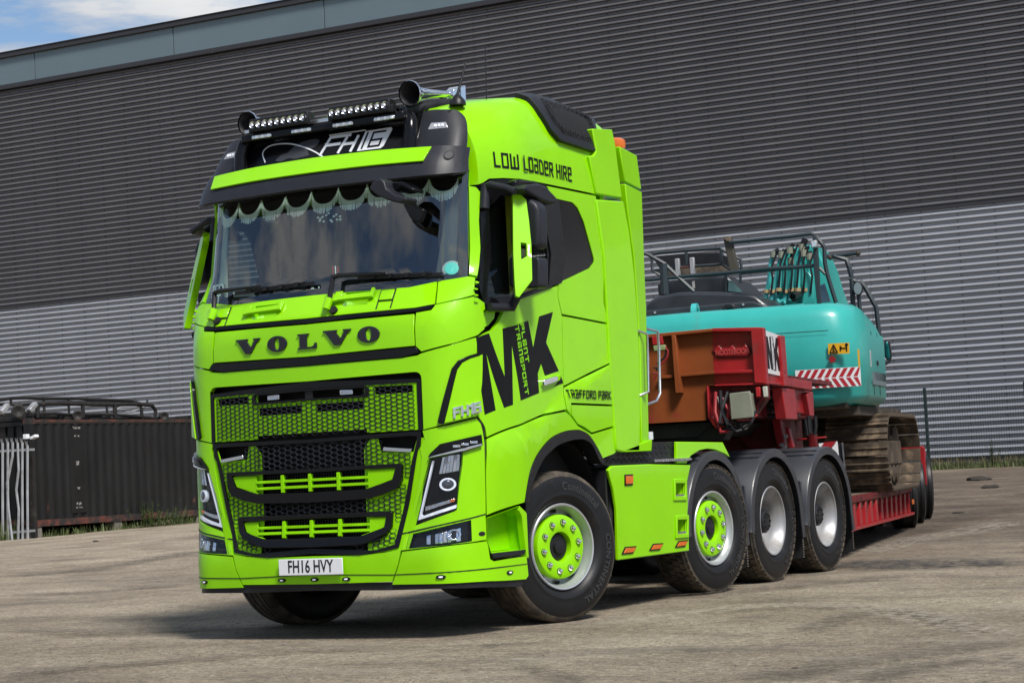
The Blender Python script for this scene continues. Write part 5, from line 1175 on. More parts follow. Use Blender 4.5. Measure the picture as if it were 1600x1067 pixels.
# collars behind the cab
for sg in(1,-1):
    S1=lambda y,z,sg=sg:(sg*(1.265+.0*y),y,z)
    def CP(nm,poly,S_,m,**k): return fixp(panel(nm,poly,S_,m,truck,flip=(sg<0),**k))
    CP('side_collar',[(1.965,3.382),(2.041,3.393),(2.089,3.43),(2.037,3.594),(2.387,3.631),(2.429,3.523),(2.502,3.107),(2.047,3.098)],S1,green,thick=.35,bevel=.01)
    CP('side_collar',[(2.043,3.064),(2.524,3.094),(2.597,2.863),(2.648,2.531),(2.662,2.186),(2.659,1.89),(2.621,1.497),(2.569,1.176),(2.243,1.178),(2.163,1.192),(2.154,1.306),(2.133,1.84),(2.13,2.644)],S1,green,thick=.06,bevel=.012)
    S2=lambda y,z,sg=sg:(sg*(1.235-.12*(y-2.7)),y,z)
    CP('rear_collar',[(2.512,3.517),(2.93,3.5),(3.003,3.229),(2.604,3.25)],S2,green,thick=.06,bevel=.008)
    CP('rear_collar',[(2.602,3.24),(3.008,3.219),(2.971,2.604),(2.96,2.292),(2.864,1.401),(2.846,1.252),(2.671,1.215),(2.695,1.5),(2.745,1.895),(2.749,2.292),(2.729,2.689),(2.633,3.029)],S2,green,thick=.06,bevel=.008)
    CP('collar_skirt',[(2.241,1.189),(2.809,1.272),(2.785,1.178),(2.295,1.176)],S1,greend,thick=.04,bevel=.006)
P('cab_rear_deflector',MB().box((-1.15,2.22,3.40),(1.15,2.55,3.62)),green,bevel=.02)
# beacons
for sx in(1,-1):
    b=P('beacon',MB().lathe([(0,.075),(.03,.08),(.065,.078),(.085,.05),(.09,0)],(sx*1.06,2.86,3.555),(0,0,1),20),amber)
    MB().lathe([(-.06,.07),(0,.07)],(sx*1.06,2.86,3.555),(0,0,1),20).build('beacon_base',alu,b)
# grab rails behind the cab
for k_,p in enumerate(([(2.712,2.114),(2.801,2.082),(2.789,1.893),(2.767,1.636),(2.706,1.61)],[(2.975,2.137),(3.068,2.115),(3.075,1.979),(3.047,1.626),(2.973,1.566),(2.851,1.535)])):
    x_=1.27 if k_==0 else 1.24
    for sg in(1,-1): P('grab_rail',MB().tube([(sg*(x_-.05),p[0][0],p[0][1])]+[(sg*x_,a,b) for a,b in p[1:-1]]+[(sg*(x_-.05),p[-1][0],p[-1][1])],.011,8),alu)
P('white_label',MB().box((1.205,2.86,1.27),(1.216,2.93,1.33)),wp)
# ---- mirrors
for sg in(1,-1):
    va=[(1.357,2.978),(1.391,2.979),(1.46,2.911),(1.474,2.761),(1.482,2.598),(1.475,2.355),(1.368,2.244),(1.343,2.256),(1.34,2.366),(1.341,2.55)]
    def MX(a): return sg*(a)
    def VX(a,b): dy=.21*max(-.2,min(1,(b-2.37)/.6));x=(a+.629-.543*dy)/1.434;y=.51+.8*(x-1.385)+dy;return (x,b+.07*(y-.56))
    vt=lambda a,b:.51+.8*(abs(a)-1.385)+.21*max(-.2,min(1,(b-2.37)/.6))
    va=[VX(a,b) for a,b in va]
    vn=[(sg*a,b) for a,b in va]
    xs=[a for a,b in va]
    vh=[(1.401,2.618),(1.445,2.609),(1.443,2.52),(1.399,2.502)]
    body=fixp(panel('mirror_cover',vn,lambda a,b:(a,vt(a,b),b),green,truck,holes=[[(sg*VX(a,b)[0],VX(a,b)[1]) for a,b in vh]],cell=(0,.1),thick=.05,bevel=.012,gap=0))
    for nm,poly in(('mirror',[(1.249,2.939),(1.265,2.969),(1.392,2.936),(1.447,2.894),(1.47,2.846),(1.46,2.6),(1.43,2.582),(1.244,2.605),(1.229,2.633)]),('mirror',[(1.215,2.536),(1.235,2.546),(1.438,2.525),(1.451,2.503),(1.443,2.33),(1.42,2.314),(1.223,2.335),(1.207,2.355)])):
        o=fixp(panel(nm,[(sg*a,b) for a,b in poly],lambda a,b:(a,.32,b),visb,truck,thick=(.0),off=0,bevel=0,gap=0) if False else MB().prism([(sg*a,b) for a,b in poly],XZY(.72),(0,.14)).build(nm,visb,truck,bevel=.03,seg=3))
        pi_=inset(poly,.018);MB().prism([(sg*a,b) for a,b in pi_],XZY(.858),(0,.006)).build('mirror_glass',mat('mirror_silver',(.8,.8,.8),.02,1),o)
    a0=[(1.234,3.02)][0]
    p0=surfpt(skin,sg*a0[0],a0[1],.02)
    q0=[(1.2,3.028),(1.338,2.987),(1.348,2.966)][1]
    mb=MB();mb.tube([p0,p0+Vector((sg*.04,-.02,.01)),Vector((sg*(q0[0]-.03),.58,q0[1]+.01)),Vector((sg*(q0[0]+.03),.58,q0[1]-.02))],[.026,.026,.024,.026],12);P('mirror_arm',mb,visb)
    mb=MB();w0=[(1.229,2.988)][0];mb.tube([surfpt(skin,sg*w0[0],w0[1]+.05,.01),surfpt(skin,sg*w0[0],w0[1]-.12,.01)],.036,12);P('mirror_pivot',mb,visb)
    l0=[(1.619,2.189),(1.404,2.182),(1.729,2.256)]
    mb=MB();p1=surfpt(skin,sg*l0[1][0],l0[1][1],.03);p2=surfpt(skin,sg*l0[0][0],l0[0][1],.05);q1=[(1.342,2.253)][0]
    mb.tube([p1,p2,Vector((sg*q1[0],.58,q1[1]))],[.03,.035,.03],10);P('mirror_arm',mb,visb)
# kerb mirror over the door and front mirror over the windscreen
km=[(1.807,3.027)][0];c=surfpt(skin,km[0],km[1],.13)
for sg in(1,-1):
    kp=[(0.593,2.982),(0.672,3.02),(0.827,3.041),(0.925,3.03),(1.044,2.983),(1.1,2.957),(1.083,2.929),(1.013,2.914),(0.858,2.924),(0.687,2.955)]
    o=fixp(MB().prism(kp,YZX(1.27,sg),(0,.16)).build('kerb_mirror',visb,truck,bevel=.035,seg=3))
    ap=[(0.688,3.059),(0.737,3.072),(0.975,3.086),(1.117,3.049),(1.08,3.019),(0.905,3.055),(0.793,3.028),(0.687,3.007)]
    MB().prism(ap,YZX(1.25,sg),(0,.07)).build('mirror_arm',gblk,o,bevel=.012)
fm=[(0.748,2.959)][0]
fmp=[(0.627,3.004),(0.659,3.045),(0.714,3.065),(0.75,3.038),(0.762,2.989),(0.835,2.936),(0.916,2.914),(0.915,2.889),(0.862,2.879),(0.788,2.902),(0.685,2.952)]
o=fixp(MB().prism(fmp,XZY(-.10),(0,.15)).build('front_mirror',visb,truck,bevel=.03,seg=3))
ap=[(0.716,3.017),(0.756,3.045),(0.823,3.041),(0.918,2.982),(0.909,2.955),(0.821,3.005),(0.782,2.977),(0.722,2.98)]
MB().prism(ap,XZY(.0),(0,.14)).build('mirror_arm',gblk,o,bevel=.012)
ip=[(0.69,2.918),(0.767,2.929),(0.788,2.901),(0.855,2.867),(0.828,2.792),(0.797,2.782),(0.738,2.827)]
MB().prism(ip,XZY(.22),(0,.05)).build('interior_mirror',gblk,o,bevel=.01)
# ---- green side skirt between the axles
sk=[(2.041,1.053),(2.109,1.082),(2.751,1.081),(3.548,1.058),(3.459,0.924),(3.453,0.781),(3.423,0.377),(2.125,0.384),(2.147,0.767),(2.108,0.911)]
bx1=[(3.216,0.919),(3.396,0.916),(3.381,0.813),(3.202,0.819)];bx2=[(3.214,0.632),(3.394,0.629),(3.379,0.519),(3.2,0.523)]
for sg in(1,-1):
    fl=lambda y,z,sg=sg:(sg*1.25,y,z)
    s_=fixp(panel('side_skirt',sk,fl,green,truck,holes=[bx1,bx2],thick=.03,bevel=.008,gap=0,flip=sg<0))
    for b_ in(bx1,bx2):
        ou=inset(b_,-.035);fixp(panel('step_frame',ou,fl,green,truck,holes=[b_],thick=.012,off=.012,gap=0,bevel=.005,flip=sg<0))
        n=fixp(MB().prism(inset(b_,-.01),YZX(1.10,sg),(0,.01)).build('step_recess',greend,truck))
        mb=MB()
        for i in range(4):
            p,q=b_[i],b_[(i+1)%4];mb.add([(sg*1.245,*p),(sg*1.245,*q),(sg*1.10,*q),(sg*1.10,*p)],[(0,1,2,3)])
        mb.build('recess_side',greend,n,smooth=False)
        zb=min(p[1] for p in b_);y0=min(p[0] for p in b_);y1=max(p[0] for p in b_)
        MB().box((min(sg*1.12,sg*1.255),y0,zb),(max(sg*1.12,sg*1.255),y1,zb+.018)).build('step_tread',alu,n)
    a=[(2.313,1),(2.429,1),(2.422,0.941),(2.306,0.941)];am=fixp(panel('side_marker',inset(a,-.012),fl,gblk,truck,thick=.01,off=.008,bevel=.003,gap=0,flip=sg<0));panel('marker_lens',a,fl,amber,am,thick=.012,off=.016,bevel=.003,gap=0,flip=sg<0)
    for a in([(2.203,0.432),(2.247,0.466),(2.415,0.463),(2.37,0.43)],[(2.69,0.43),(2.745,0.462),(2.902,0.46),(2.854,0.427)],[(3.171,0.427),(3.223,0.458),(3.379,0.458),(3.331,0.426)]):
        am=fixp(panel('side_marker',inset(a,-.010),fl,gblk,truck,thick=.01,off=.008,bevel=.003,gap=0,flip=sg<0));panel('marker_lens',a,fl,amber,am,thick=.012,off=.014,bevel=.003,gap=0,flip=sg<0)
    rr=fixp(panel('rear_skirt',[(3.325,1.246),(4.256,1.232),(4.397,1.105),(4.29,1.134),(4.078,1.171),(3.919,1.182),(3.773,1.173),(3.587,1.131),(3.49,1.073),(3.302,1.077)],lambda y,z,sg=sg:(sg*1.24,y,z),green,truck,thick=.03,bevel=.006,gap=0,flip=sg<0))
    cp=[(1.967,1.106),(2.323,1.18),(2.87,1.184),(2.89,1.251),(3.403,1.25),(3.392,1.074),(2.941,1.071),(2.114,1.081)]
    ck=fixp(panel('checker_plate',cp,lambda y,z,sg=sg:(sg*1.20,y,z),blk,truck,thick=.02,bevel=.002,gap=0,flip=sg<0))
    mb=MB()
    for i in range(-4,60):
        for j in range(0,14):
            y=1.7+i*.045;z=1.03+j*.045
            y+=0 if j%2 else .0225
            for dd in(1,):
                e=.017;s1=1 if (i+j)%2 else -1
                if all(pin(cp,y+k*e,z+k*s1*e*.8) for k in(-1,1)): mb.beam((sg*1.201,y-e,z-s1*e*.8),(sg*1.201,y+e,z+s1*e*.8),.007,.006,up=(sg,0,0))
    mb.build('tread_pattern',visb,ck,smooth=False)
    mb=MB();e0=[(2.845,1.076),(3.554,1.061)]
    P('skirt_edge_strip',MB().box((min(sg*1.05,sg*1.256),e0[0][0],1.094),(max(sg*1.05,sg*1.256),e0[1][0],1.115)),alu)
    P('side_tank',MB().box((min(sg*.75,sg*1.21),2.15,.42),(max(sg*.75,sg*1.21),3.3,1.08)),chass,bevel=.03)
    P('side_mud_flap',MB().box((min(sg*.85,sg*1.22),2.03,.27),(max(sg*.85,sg*1.22),2.06,1.05)),blk)
P('catwalk',MB().box((-1.18,2.3,1.17),(1.18,3.9,1.19)),chass)
# ---- chassis
c_=P('chassis_frame',MB().box((-.43,.5,.70),(-.35,7.3,.98)).box((.35,.5,.70),(.43,7.3,.98)).box((-.35,2.6,.75),(.35,2.7,.93)).box((-.35,4.5,.75),(.35,4.6,.93)).box((-.35,7.2,.75),(.35,7.3,.93)),chass)
P('gearbox',MB().box((-.33,.4,.50),(.33,2.4,1.0)),chass,bevel=.05)
AX=[1.38,4.035,5.376,6.720]
for y in AX: P('axle',MB().cyl((-1.0,y,.53),(1.0,y,.53),.075,12).sphere((0,y,.53),.2 if y>5 else .1),chass)
fw=P('fifth_wheel',MB().lathe([(0,.45),(.05,.45)],(0,5.75,1.12),(0,0,1),28).box((-.40,5.3,.98),(.40,6.2,1.12)),chass)
P('underside_tank',MB().cyl((-.6,2.7,.55),(.6,2.7,.55),.18,14).box((-.7,3.0,.45),(.7,3.4,.8)),chass)
# ---- wheels
mat('dusty_silver_rim',(.36,.365,.38),.42,.5,.1,var=.1,dirt=(.20,.175,.14),dscale=6,dlo=.45,dhi=.8)
mat('tyre_lettering',(.03,.03,.032),.35,spec=.5)
def wheel(y,sg,kind,steer,rimm):
    w=fixp(empty('wheel',(sg*.0,0,0),parent=truck)) ;w.location=(0,0,0)
    Rm=.536;W_=.19 if kind=='steer1' else .16
    cx=1.245-W_ if kind!='drive' else 1.225-.16
    M=Matrix.Translation((sg*cx,y,.0))@Matrix.Rotation(-R(steer),4,'Z')
    if sg<0: M=M@Matrix.Rotation(pi,4,'Z')
    w.matrix_parent_inverse=Matrix.Translation((0,-1.4,0));w.matrix_basis=M@Matrix.Translation((0,0,Rm-.006))
    w['label']={'steer1':'front wheel with lime green hub ring','steer2':'second-axle wheel with lime green hub ring','drive':'deep dished silver rear wheel'}[kind]
    h=W_;T=[(-h*.70,.300),(-h*.86,.32),(-h*1.0,.40),(-h*.985,.455),(-h*.93,.495),(-h*.84,.522),(-h*.76,.531)]
    # crown with grooves
    if kind=='steer1':
        for g in(-.5,-.17,.17,.5): T+=[((g-.04)*h,.536),((g-.035)*h,.522),((g+.035)*h,.522),((g+.04)*h,.536)]
    else: T+=[(-.6*h,.522),(.6*h,.522)]
    T+=[(h*.76,.531),(h*.84,.522),(h*.93,.495),(h*.985,.455),(h*1.0,.40),(h*.995,.37),(h*1.004,.366),(h*.97,.345),(h*.86,.32),(h*.70,.300)]
    mb=MB();mb.lathe(T,(0,0,0),(1,0,0),72,closed=True);
    ty=mb.build('tyre',[tyre,tread],w,angle=28)
    mi=[]
    for p in ty.data.polygons:
        c=p.center;r=math.hypot(c.y,c.z);mi.append(1 if (r>.505 and abs(c.x)<h*.97) else 0)
    ty.data.polygons.foreach_set('material_index',mi)
    # shoulder or lug blocks
    mb=MB();nb=52 if kind!='steer1' else 0
    for k in range(nb):
        a0=2*pi*k/nb
        for xa,xb,sh in((-h*.92,-h*.42,0),(-h*.36,h*.0,.5),(h*.04,h*.38,0),(h*.44,h*.95,.5)):
            v=[];d=2*pi/nb*.40
            for rr in(.515,.537):
                for xx,aa in((xa,-d),(xb,-d),(xb,d),(xa,d)):
                    r2=rr-(.017 if abs(xx)>h*.9 and rr>.53 else 0);an=a0+aa+sh*2*pi/nb+.15*(xx/h)*2*pi/nb*2
                    v.append((xx,r2*math.cos(an),r2*math.sin(an)))
            mb.add(v,[(0,3,2,1),(4,5,6,7),(0,1,5,4),(1,2,6,5),(2,3,7,6),(3,0,4,7)])
    if nb: mb.build('tread_blocks',tread,w,smooth=False)
    # raised maker's lettering round the sidewall
    def side(a,b,c,rr=.445,a0=pi/2):
        an=a0-a/rr;r=rr+b;xx=h*.988-(.0 if r<.44 else (r-.44)*.12);return (xx+c*1.0+.001,r*math.cos(an),r*math.sin(an))
    for a0,txt,sz,sq in((pi*.36,'Continental',.078,.95),(-pi*.16,'CONTINENTAL',.066,1.15)):
        glyphs('sidewall_lettering',txt,lambda a,b,c,a0=a0:side(a,b,c,.425,a0),MATS['tyre_lettering'],w,size=sz,xs=sq,bold=.002,depth=.004,spacing=1.1)
    # rim
    if kind=='drive':
        pr=[(h*.70,.302),(h*.84,.306),(h*.88,.300),(h*.86,.290),(h*.70,.284),(h*.62,.272),(h*.50,.268),(h*.40,.258),(h*.1,.252),(-h*.30,.238),(-h*.42,.215),(-h*.45,.18),(-h*.45,.0)]
        rm=MB().lathe(pr,(0,0,0),(1,0,0),56,cap=False).build('rim',MATS['dusty_silver_rim'],w)
        mb=MB();mb.lathe([(-h*.46,.150),(-h*.20,.148),(-h*.16,.135),(-h*.10,.110),(h*.42,.104),(h*.50,.088),(h*.52,.0)],(0,0,0),(1,0,0),28)
        for k in range(10): a=2*pi*k/10;mb.cyl((-h*.46,.175*math.cos(a),.175*math.sin(a)),(-h*.22,.175*math.cos(a),.175*math.sin(a)),.016,6)
        for k in range(8): a=2*pi*k/8;mb.cyl((-h*.15,.122*math.cos(a),.122*math.sin(a)),(-h*.02,.122*math.cos(a),.122*math.sin(a)),.014,6);mb.cyl((h*.2,.062*math.cos(a),.062*math.sin(a)),(h*.58,.062*math.cos(a),.062*math.sin(a)),.011,6)
        mb.build('hub',blk,w)
        # inner twin tyre
        MB().lathe([(a-.345,r) for a,r in T],(0,0,0),(1,0,0),56,closed=True).build('inner_tyre',tyre,w,angle=28)
    else:
        pr=[(h*.70,.302),(h*.84,.307),(h*.885,.300),(h*.865,.289),(h*.70,.283),(h*.60,.268),(h*.42,.266),(h*.34,.262),(h*.38,.235),(h*.50,.20),(h*.50,.10),(h*.0,.10),(0,0)]
        rm=MB().lathe(pr,(0,0,0),(1,0,0),56,cap=False).build('rim',silver,w)
        for k in range(10):
            a=2*pi*(k+.5)/10;c=Vector((h*.385,.250*math.cos(a),.250*math.sin(a)))
            mb=MB();rd=Vector((0,math.cos(a),math.sin(a)));tg=Vector((0,-math.sin(a),math.cos(a)));nn=Vector((.93,-.36*-rd.y*-1*0,0))
            ax=(Vector((1,0,0))*.92+rd*.39).normalized();
            o_=[c+ax*.012+tg*.026*math.cos(t*pi/6)+(ax.cross(tg))*.018*math.sin(t*pi/6) for t in range(12)]
            mb.add(o_,[tuple(range(12))]);mb.build('hand_hole',dark,w,smooth=False)
        ou=.228;x0=h*.50
        pg=[(x0,ou),(h*.66,ou),(h*.72,ou-.004),(h*.745,ou-.012),(h*.745,.120),(h*.72,.106),(h*.62,.100),(x0-.05,.098)]
        MB().lathe(pg+[(x0-.05,ou)],(0,0,0),(1,0,0),48,closed=True).build('hub_ring',green,w)
        for k in range(10):
            a=2*pi*(k+.25)/10;c=(h*.742,.172*math.cos(a),.172*math.sin(a))
            MB().lathe([(0,.025),(.002,.025),(.002,.0)],c,(1,0,0),16).build('nut_seat',dark,w)
            MB().lathe([(0,.0215),(.010,.0205),(.020,.014),(.024,0)],(c[0]+.002,c[1],c[2]),(1,0,0),16).build('wheel_nut',chrome,w)
        mb=MB().lathe([(-h*.2,.096),(h*.52,.096),(h*.57,.086),(h*.58,.05),(h*.68,.046),(h*.70,.0)],(0,0,0),(1,0,0),24)
        mb.build('hub',blk,w)
    return w
wheel(AX[0],1,'steer1',19,silver);wheel(AX[0],-1,'steer1',19,silver)
wheel(AX[1],1,'steer2',8,silver);wheel(AX[1],-1,'steer2',8,silver)
w3=wheel(AX[2],1,'drive',0,silver)
for y,sg in((AX[3],1),(AX[2],-1),(AX[3],-1)):
    c=copy_tree(w3,truck);c.matrix_basis=Matrix.Translation((sg*(1.225-.16),y,.53))@(Matrix.Rotation(pi,4,'Z') if sg<0 else Matrix.Identity(4))
# ---- mudguards
fend=mat('grey_black_mudguard',(.030,.032,.038),.38,0,.1,var=.15,vscale=5,bump=.05,dirt=(.10,.09,.075),dscale=5,dlo=.62,dhi=.95)
flp=mat('black_mud_flap',(.012,.012,.012),.6)
for i,y in enumerate(AX[1:]):
    for sg in(1,-1):
        ang=[R(a) for a in range(-4,185,9)]
        Ro=.630
        path=[(y-Ro*math.cos(a),.535+Ro*math.sin(a)) for a in ang]
        path=[(path[0][0]+.0,.80 if i else .84)]*0+path
        end=path[-1];path+= [(end[0]+.02,.42),(end[0]+.03,.36)]
        if i: path=[(path[0][0]-.012,.46)]+path
        n=len(path);mb=MB();prof=[(.66,0),(1.245,0),(1.255,-.008),(1.255,-.075),(1.247,-.075),(1.240,-.014),(.66,-.014)]
        v=[]
        for k,(py,pz) in enumerate(path):
            a=Vector(path[max(0,k-1)]);b=Vector(path[min(n-1,k+1)]);t=(b-a).normalized();nn=Vector((-t.y,t.x))
            if nn.dot(Vector((py-y,pz-.535)))<0: nn=-nn
            for x,o in prof: v.append((sg*x,py+nn.x*o,pz+nn.y*o))
        m=len(prof);mb.add(v,[(k*m+j,k*m+(j+1)%m,(k+1)*m+(j+1)%m,(k+1)*m+j) for k in range(n-1) for j in range(m)]+[tuple(range(m)),tuple(range((n-1)*m,n*m))])
        g=P('mudguard',mb,fend,angle=40)
        mb=MB()
        for aa in(62,70,118): 
            a=R(aa)
            for x0_ in(0,):
                c0=(y-(Ro+.004)*math.cos(a),.535+(Ro+.004)*math.sin(a));mb.beam((sg*.70,*c0),(sg*1.23,*c0),.016,.008,up=(0,-math.cos(a),math.sin(a)))
        mb.build('mudguard_rib',fend,g)
        if i: mb=MB().beam((sg*1.20,y-Ro-.02,.86),(sg*1.20,y-Ro-.02,.64),.05,.02,up=(0,1,0));mb.build('mudguard_clip',fend,g,bevel=.006)
        fy=y+Ro+.045 if i==2 else y+Ro+.035
        f_=P('mud_flap',MB().box((min(sg*.68,sg*1.21),fy-.008,.16 if i<2 else .15),(max(sg*.68,sg*1.21),fy+.008,.62)),flp)
        mb=MB()
        for k in range(14): mb.box((min(sg*1.21,sg*1.222),fy-.011,.17+k*.022),(max(sg*1.21,sg*1.222),fy+.011,.182+k*.022))
        mb.build('flap_edge',alu,f_,smooth=False)

# ================================================================ RED LOW-LOADER TRAILER (own axes: x to its right, y to its rear)
red=mat('worn_red_paint',(.30,.012,.016),.38,0,.2,spec=.4,var=.25,vscale=3,bump=.05,dirt=(.10,.025,.02),dscale=4,dlo=.58,dhi=.72)
rustp=mat('rust_orange_primer',(.20,.048,.010),.55,spec=.35,var=.25,vscale=1.6,dirt=(.22,.015,.012),dscale=2.2,dlo=.60,dhi=.70)
dred=mat('dark_red_steel',(.12,.008,.010),.45,spec=.35,var=.3,vscale=4,dirt=(.03,.015,.012),dscale=5,dlo=.5,dhi=.7)
TH=R(10)
tr=empty('low_loader_trailer',(0,5.35,0),'red low-loader trailer behind the green truck, carrying the turquoise excavator','trailer',rz=TH)
def B(name,mb,m,label=None,parent=None,**k): return mb.build(name,m,parent or tr,label,**k)
gp_=[(0.312,2.232),(0.826,2.234),(1.235,2.214),(1.275,1.725),(0.819,1.735),(0.744,1.735),(0.727,1.437),(0.273,1.437)]
zt=gp_[2][1];bR=gp_[2][0]
# front of the gooseneck
def face(name,pl,y0,d,m,**k): return B(name,MB().prism(pl,XZY(y0),(0,d)),m,**k)
L1=[(0.826,2.234),(0.815,2.229),(0.808,1.736),(0.744,1.735),(0.727,1.437),(0.273,1.437)]
rp=[(0.812,2.232),(1.187,2.216),(1.223,1.728),(0.805,1.737)]
lp=[(-1.28,zt-.03)]+[(0.812,2.232),(0.803,1.738),(0.732,1.737),(0.715,1.438),(0.26,1.438)]+[(-1.28,gp_[-1][1]-.02)]
face('headboard_plate',rp,-.50,.03,red);face('headboard_plate',lp,-.502,.03,rustp)
face('headboard_rail',[(-1.28,zt-.025)]+[(0.833,2.232),(0.831,2.203)]+[(-1.28,zt-.07)],-.58,.09,rustp,bevel=.006)
face('headboard_rail',[(0.831,2.234),(1.241,2.214),(1.207,2.18),(0.831,2.203)],-.58,.09,red,bevel=.006)
face('headboard_post',[(1.171,2.182),(1.241,2.212),(1.283,2.209),(1.283,1.722),(1.234,1.73),(1.176,1.734)],-.58,.10,red,bevel=.006)
face('headboard_post',[(0.466,2.195),(0.502,2.195),(0.529,1.686),(0.473,1.685),(0.469,1.908)],-.60,.10,rustp,bevel=.006)
face('headboard_rib',[(0.505,1.854),(0.823,1.861),(0.825,1.834),(0.506,1.829)],-.56,.06,rustp,bevel=.004)
face('headboard_rib',[(0.823,1.861),(1.179,1.852),(1.183,1.825),(0.825,1.834)],-.56,.06,red,bevel=.004)
face('headboard_rib',[(0.32,1.85),(0.456,1.852),(0.458,1.823),(0.323,1.823)],-.56,.06,rustp,bevel=.004)
face('emblem_shadow',inset([(0.814,2.038),(0.864,2.09),(0.892,2.054),(0.959,2.056),(0.984,2.082),(1.01,2.048),(1.076,2.05),(1.105,2.082),(1.148,2.014),(1.116,1.976),(0.858,1.985)],-.012),-.512,.015,dred,bevel=.002)
em=face('maker_emblem',[(0.814,2.038),(0.864,2.09),(0.892,2.054),(0.959,2.056),(0.984,2.082),(1.01,2.048),(1.076,2.05),(1.105,2.082),(1.148,2.014),(1.116,1.976),(0.858,1.985)],-.522,.02,red,bevel=.007)
ec=[(0.985,2.016),(0.906,2.021)][0]
glyphs('emblem_lettering','NOOTEBOOM',lambda a,b,c:(ec[0]+a,-.524-c,ec[1]+b),mat('faded_red_lettering',(.40,.05,.05),.5),em,size=.062,xs=.74,depth=.004,bold=.001)
face('headboard_lower_edge',[(0.819,1.742),(1.235,1.734),(1.281,1.731),(1.283,1.716),(0.959,1.724),(0.821,1.728)],-.56,.08,red,bevel=.004)
# MK sign on the side and rails going back
def sidep(name,pl,x0,d,m,**k): return B(name,MB().prism(pl,lambda a,b,c:(x0+c,a,b),(0,d)),m,**k)
sgn_=sidep('sign_board',[(-0.517,2.192),(0.245,2.177),(0.257,1.808),(-0.494,1.819)],1.24,.03,white)
mkp=[(.0,.95),(.12,.95),(.27,.40),(.25,.97),(.50,.99),(.58,.62),(.72,1.0),(.93,1.0),(.76,.62),(1.0,.05),(.78,.05),(.64,.42),(.60,.04),(.44,.04),(.34,.62),(.36,.05),(.24,.05),(.08,.62),(.14,.05),(.0,.05)]
sq=[(-0.517,2.192),(0.245,2.177),(0.257,1.808),(-0.494,1.819)]
def quad(u,v):
    a=Vector(sq[3]).lerp(Vector(sq[2]),u);b=Vector(sq[0]).lerp(Vector(sq[1]),u);return a.lerp(b,v)
B('company_logo',MB().prism([tuple(quad(.10+.80*u,.07+.84*v)) for u,v in mkp],lambda a,b,c:(1.271+c,a,b),(0,.002)),decal,parent=sgn_)
tx,LL=strokes('PLaNT TRaNSPORT',1,0,.3)
B('logo_strip',MB().prism([tuple(quad(u,v)) for u,v in((.40,.12),(.50,.12),(.47,.88),(.37,.88))],lambda a,b,c:(1.2735+c,a,b),(0,.001)),white,parent=sgn_)
mb=MB()
for q in tx:
    for w in thicken([(x/LL,y) for x,y in q],.012):
        pts=[quad(.385+.03*(1-0)+.0+.06*(p.y)-.01,.86-.72*p.x) for p in w];mb.add([(1.2755,*p) for p in pts],[(0,1,2,3)])
mb.build('logo_lettering',decal,sgn_,smooth=False)
sidep('headboard_side',[(-0.401,1.823),(0.359,1.81),(0.379,1.728),(-0.417,1.728)],1.19,.07,red,bevel=.005)
sidep('headboard_end_post',[(0.08,2.17),(0.287,2.177),(0.324,1.719),(0.11,1.716)],1.20,.10,red,bevel=.008)
sidep('side_rail',[(0.452,1.804),(1.618,1.797),(1.61,1.712),(0.427,1.723),(-0.565,1.723),(-0.551,1.736),(0.234,1.753)],1.20,.08,red,bevel=.006)
sidep('ramp_bracket',[(0.171,1.707),(0.774,1.705),(0.828,1.423),(0.276,1.425)],1.17,.10,red,bevel=.008)
sidep('side_plate',[(1.049,1.709),(2.015,1.709),(2.005,1.476),(1.15,1.496)],1.16,.05,red,bevel=.006)
sidep('ramp_bracket',[(1.41,1.668),(1.525,1.693),(1.755,1.692),(1.746,1.467),(1.516,1.468)],1.17,.09,red,bevel=.006)
sidep('gooseneck_side',[(0.305,1.738),(1.058,1.739),(1.175,1.446),(0.276,1.449)],1.05,.04,dred)
for p in [(0.458,1.667),(0.447,1.592),(0.445,1.529),(0.442,1.461)]: B('hose_coupling',MB().cyl((1.07,p[0]-.1,p[1]),(1.16,p[0]-.1,p[1]),.022,10),blk)
# inner body of the neck
B('gooseneck_beam',MB().box((-1.0,-.45,1.45),(1.05,2.9,1.78)),dred,bevel=.02)
B('gooseneck_deck',MB().box((-1.24,-.47,1.80),(1.20,3.2,1.84)),dred)
bp_=[(0.737,1.734),(1.272,1.716),(1.272,1.599),(1.152,1.45),(0.93,1.373),(0.793,1.36),(0.734,1.463)]
face('lower_bracket',bp_,-.46,.05,dred,bevel=.004)
face('bracket_edge',[(0.741,1.733),(0.757,1.732),(0.759,1.472),(0.936,1.399),(0.924,1.374),(0.797,1.36),(0.739,1.46)],-.54,.10,red,bevel=.004)
face('bracket_edge',[(1.275,1.692),(1.276,1.599),(1.157,1.45),(1.136,1.461),(1.261,1.61)],-.54,.08,dred,bevel=.004)
face('kingpin_plate',[(-.9,1.42),(.75,1.42),(.6,1.30),(-.8,1.30)],-.4,2.2,chass)
face('neck_skid',[(0.165,1.43),(0.679,1.425),(0.74,1.363),(0.828,1.38),(0.881,1.361),(0.821,1.259),(0.594,1.27),(0.19,1.291)],-.35,.25,chass)
gb=mat('faded_olive_grey_box',(.20,.21,.16),.45,spec=.35,var=.12,dirt=(.09,.08,.06),dscale=6,dlo=.6,dhi=.8)
o=face('control_box',[(0.992,1.641),(1.154,1.65),(1.17,1.447),(0.996,1.438)],-.72,.20,gb,bevel=.012)
B('box_lid',MB().prism(inset([(0.995,1.641),(1.156,1.65),(1.173,1.447),(0.998,1.438)],-.012),XZY(-.735),(0,.03)),gb,parent=o,bevel=.008)
face('small_lamp',[(1.252,1.696),(1.291,1.7),(1.291,1.607),(1.256,1.605)],-.62,.05,mat('cloudy_lamp',(.42,.42,.36),.4),bevel=.006)
face('lamp_bracket',[(1.187,1.696),(1.226,1.698),(1.228,1.611),(1.189,1.611)],-.60,.04,red,bevel=.006)
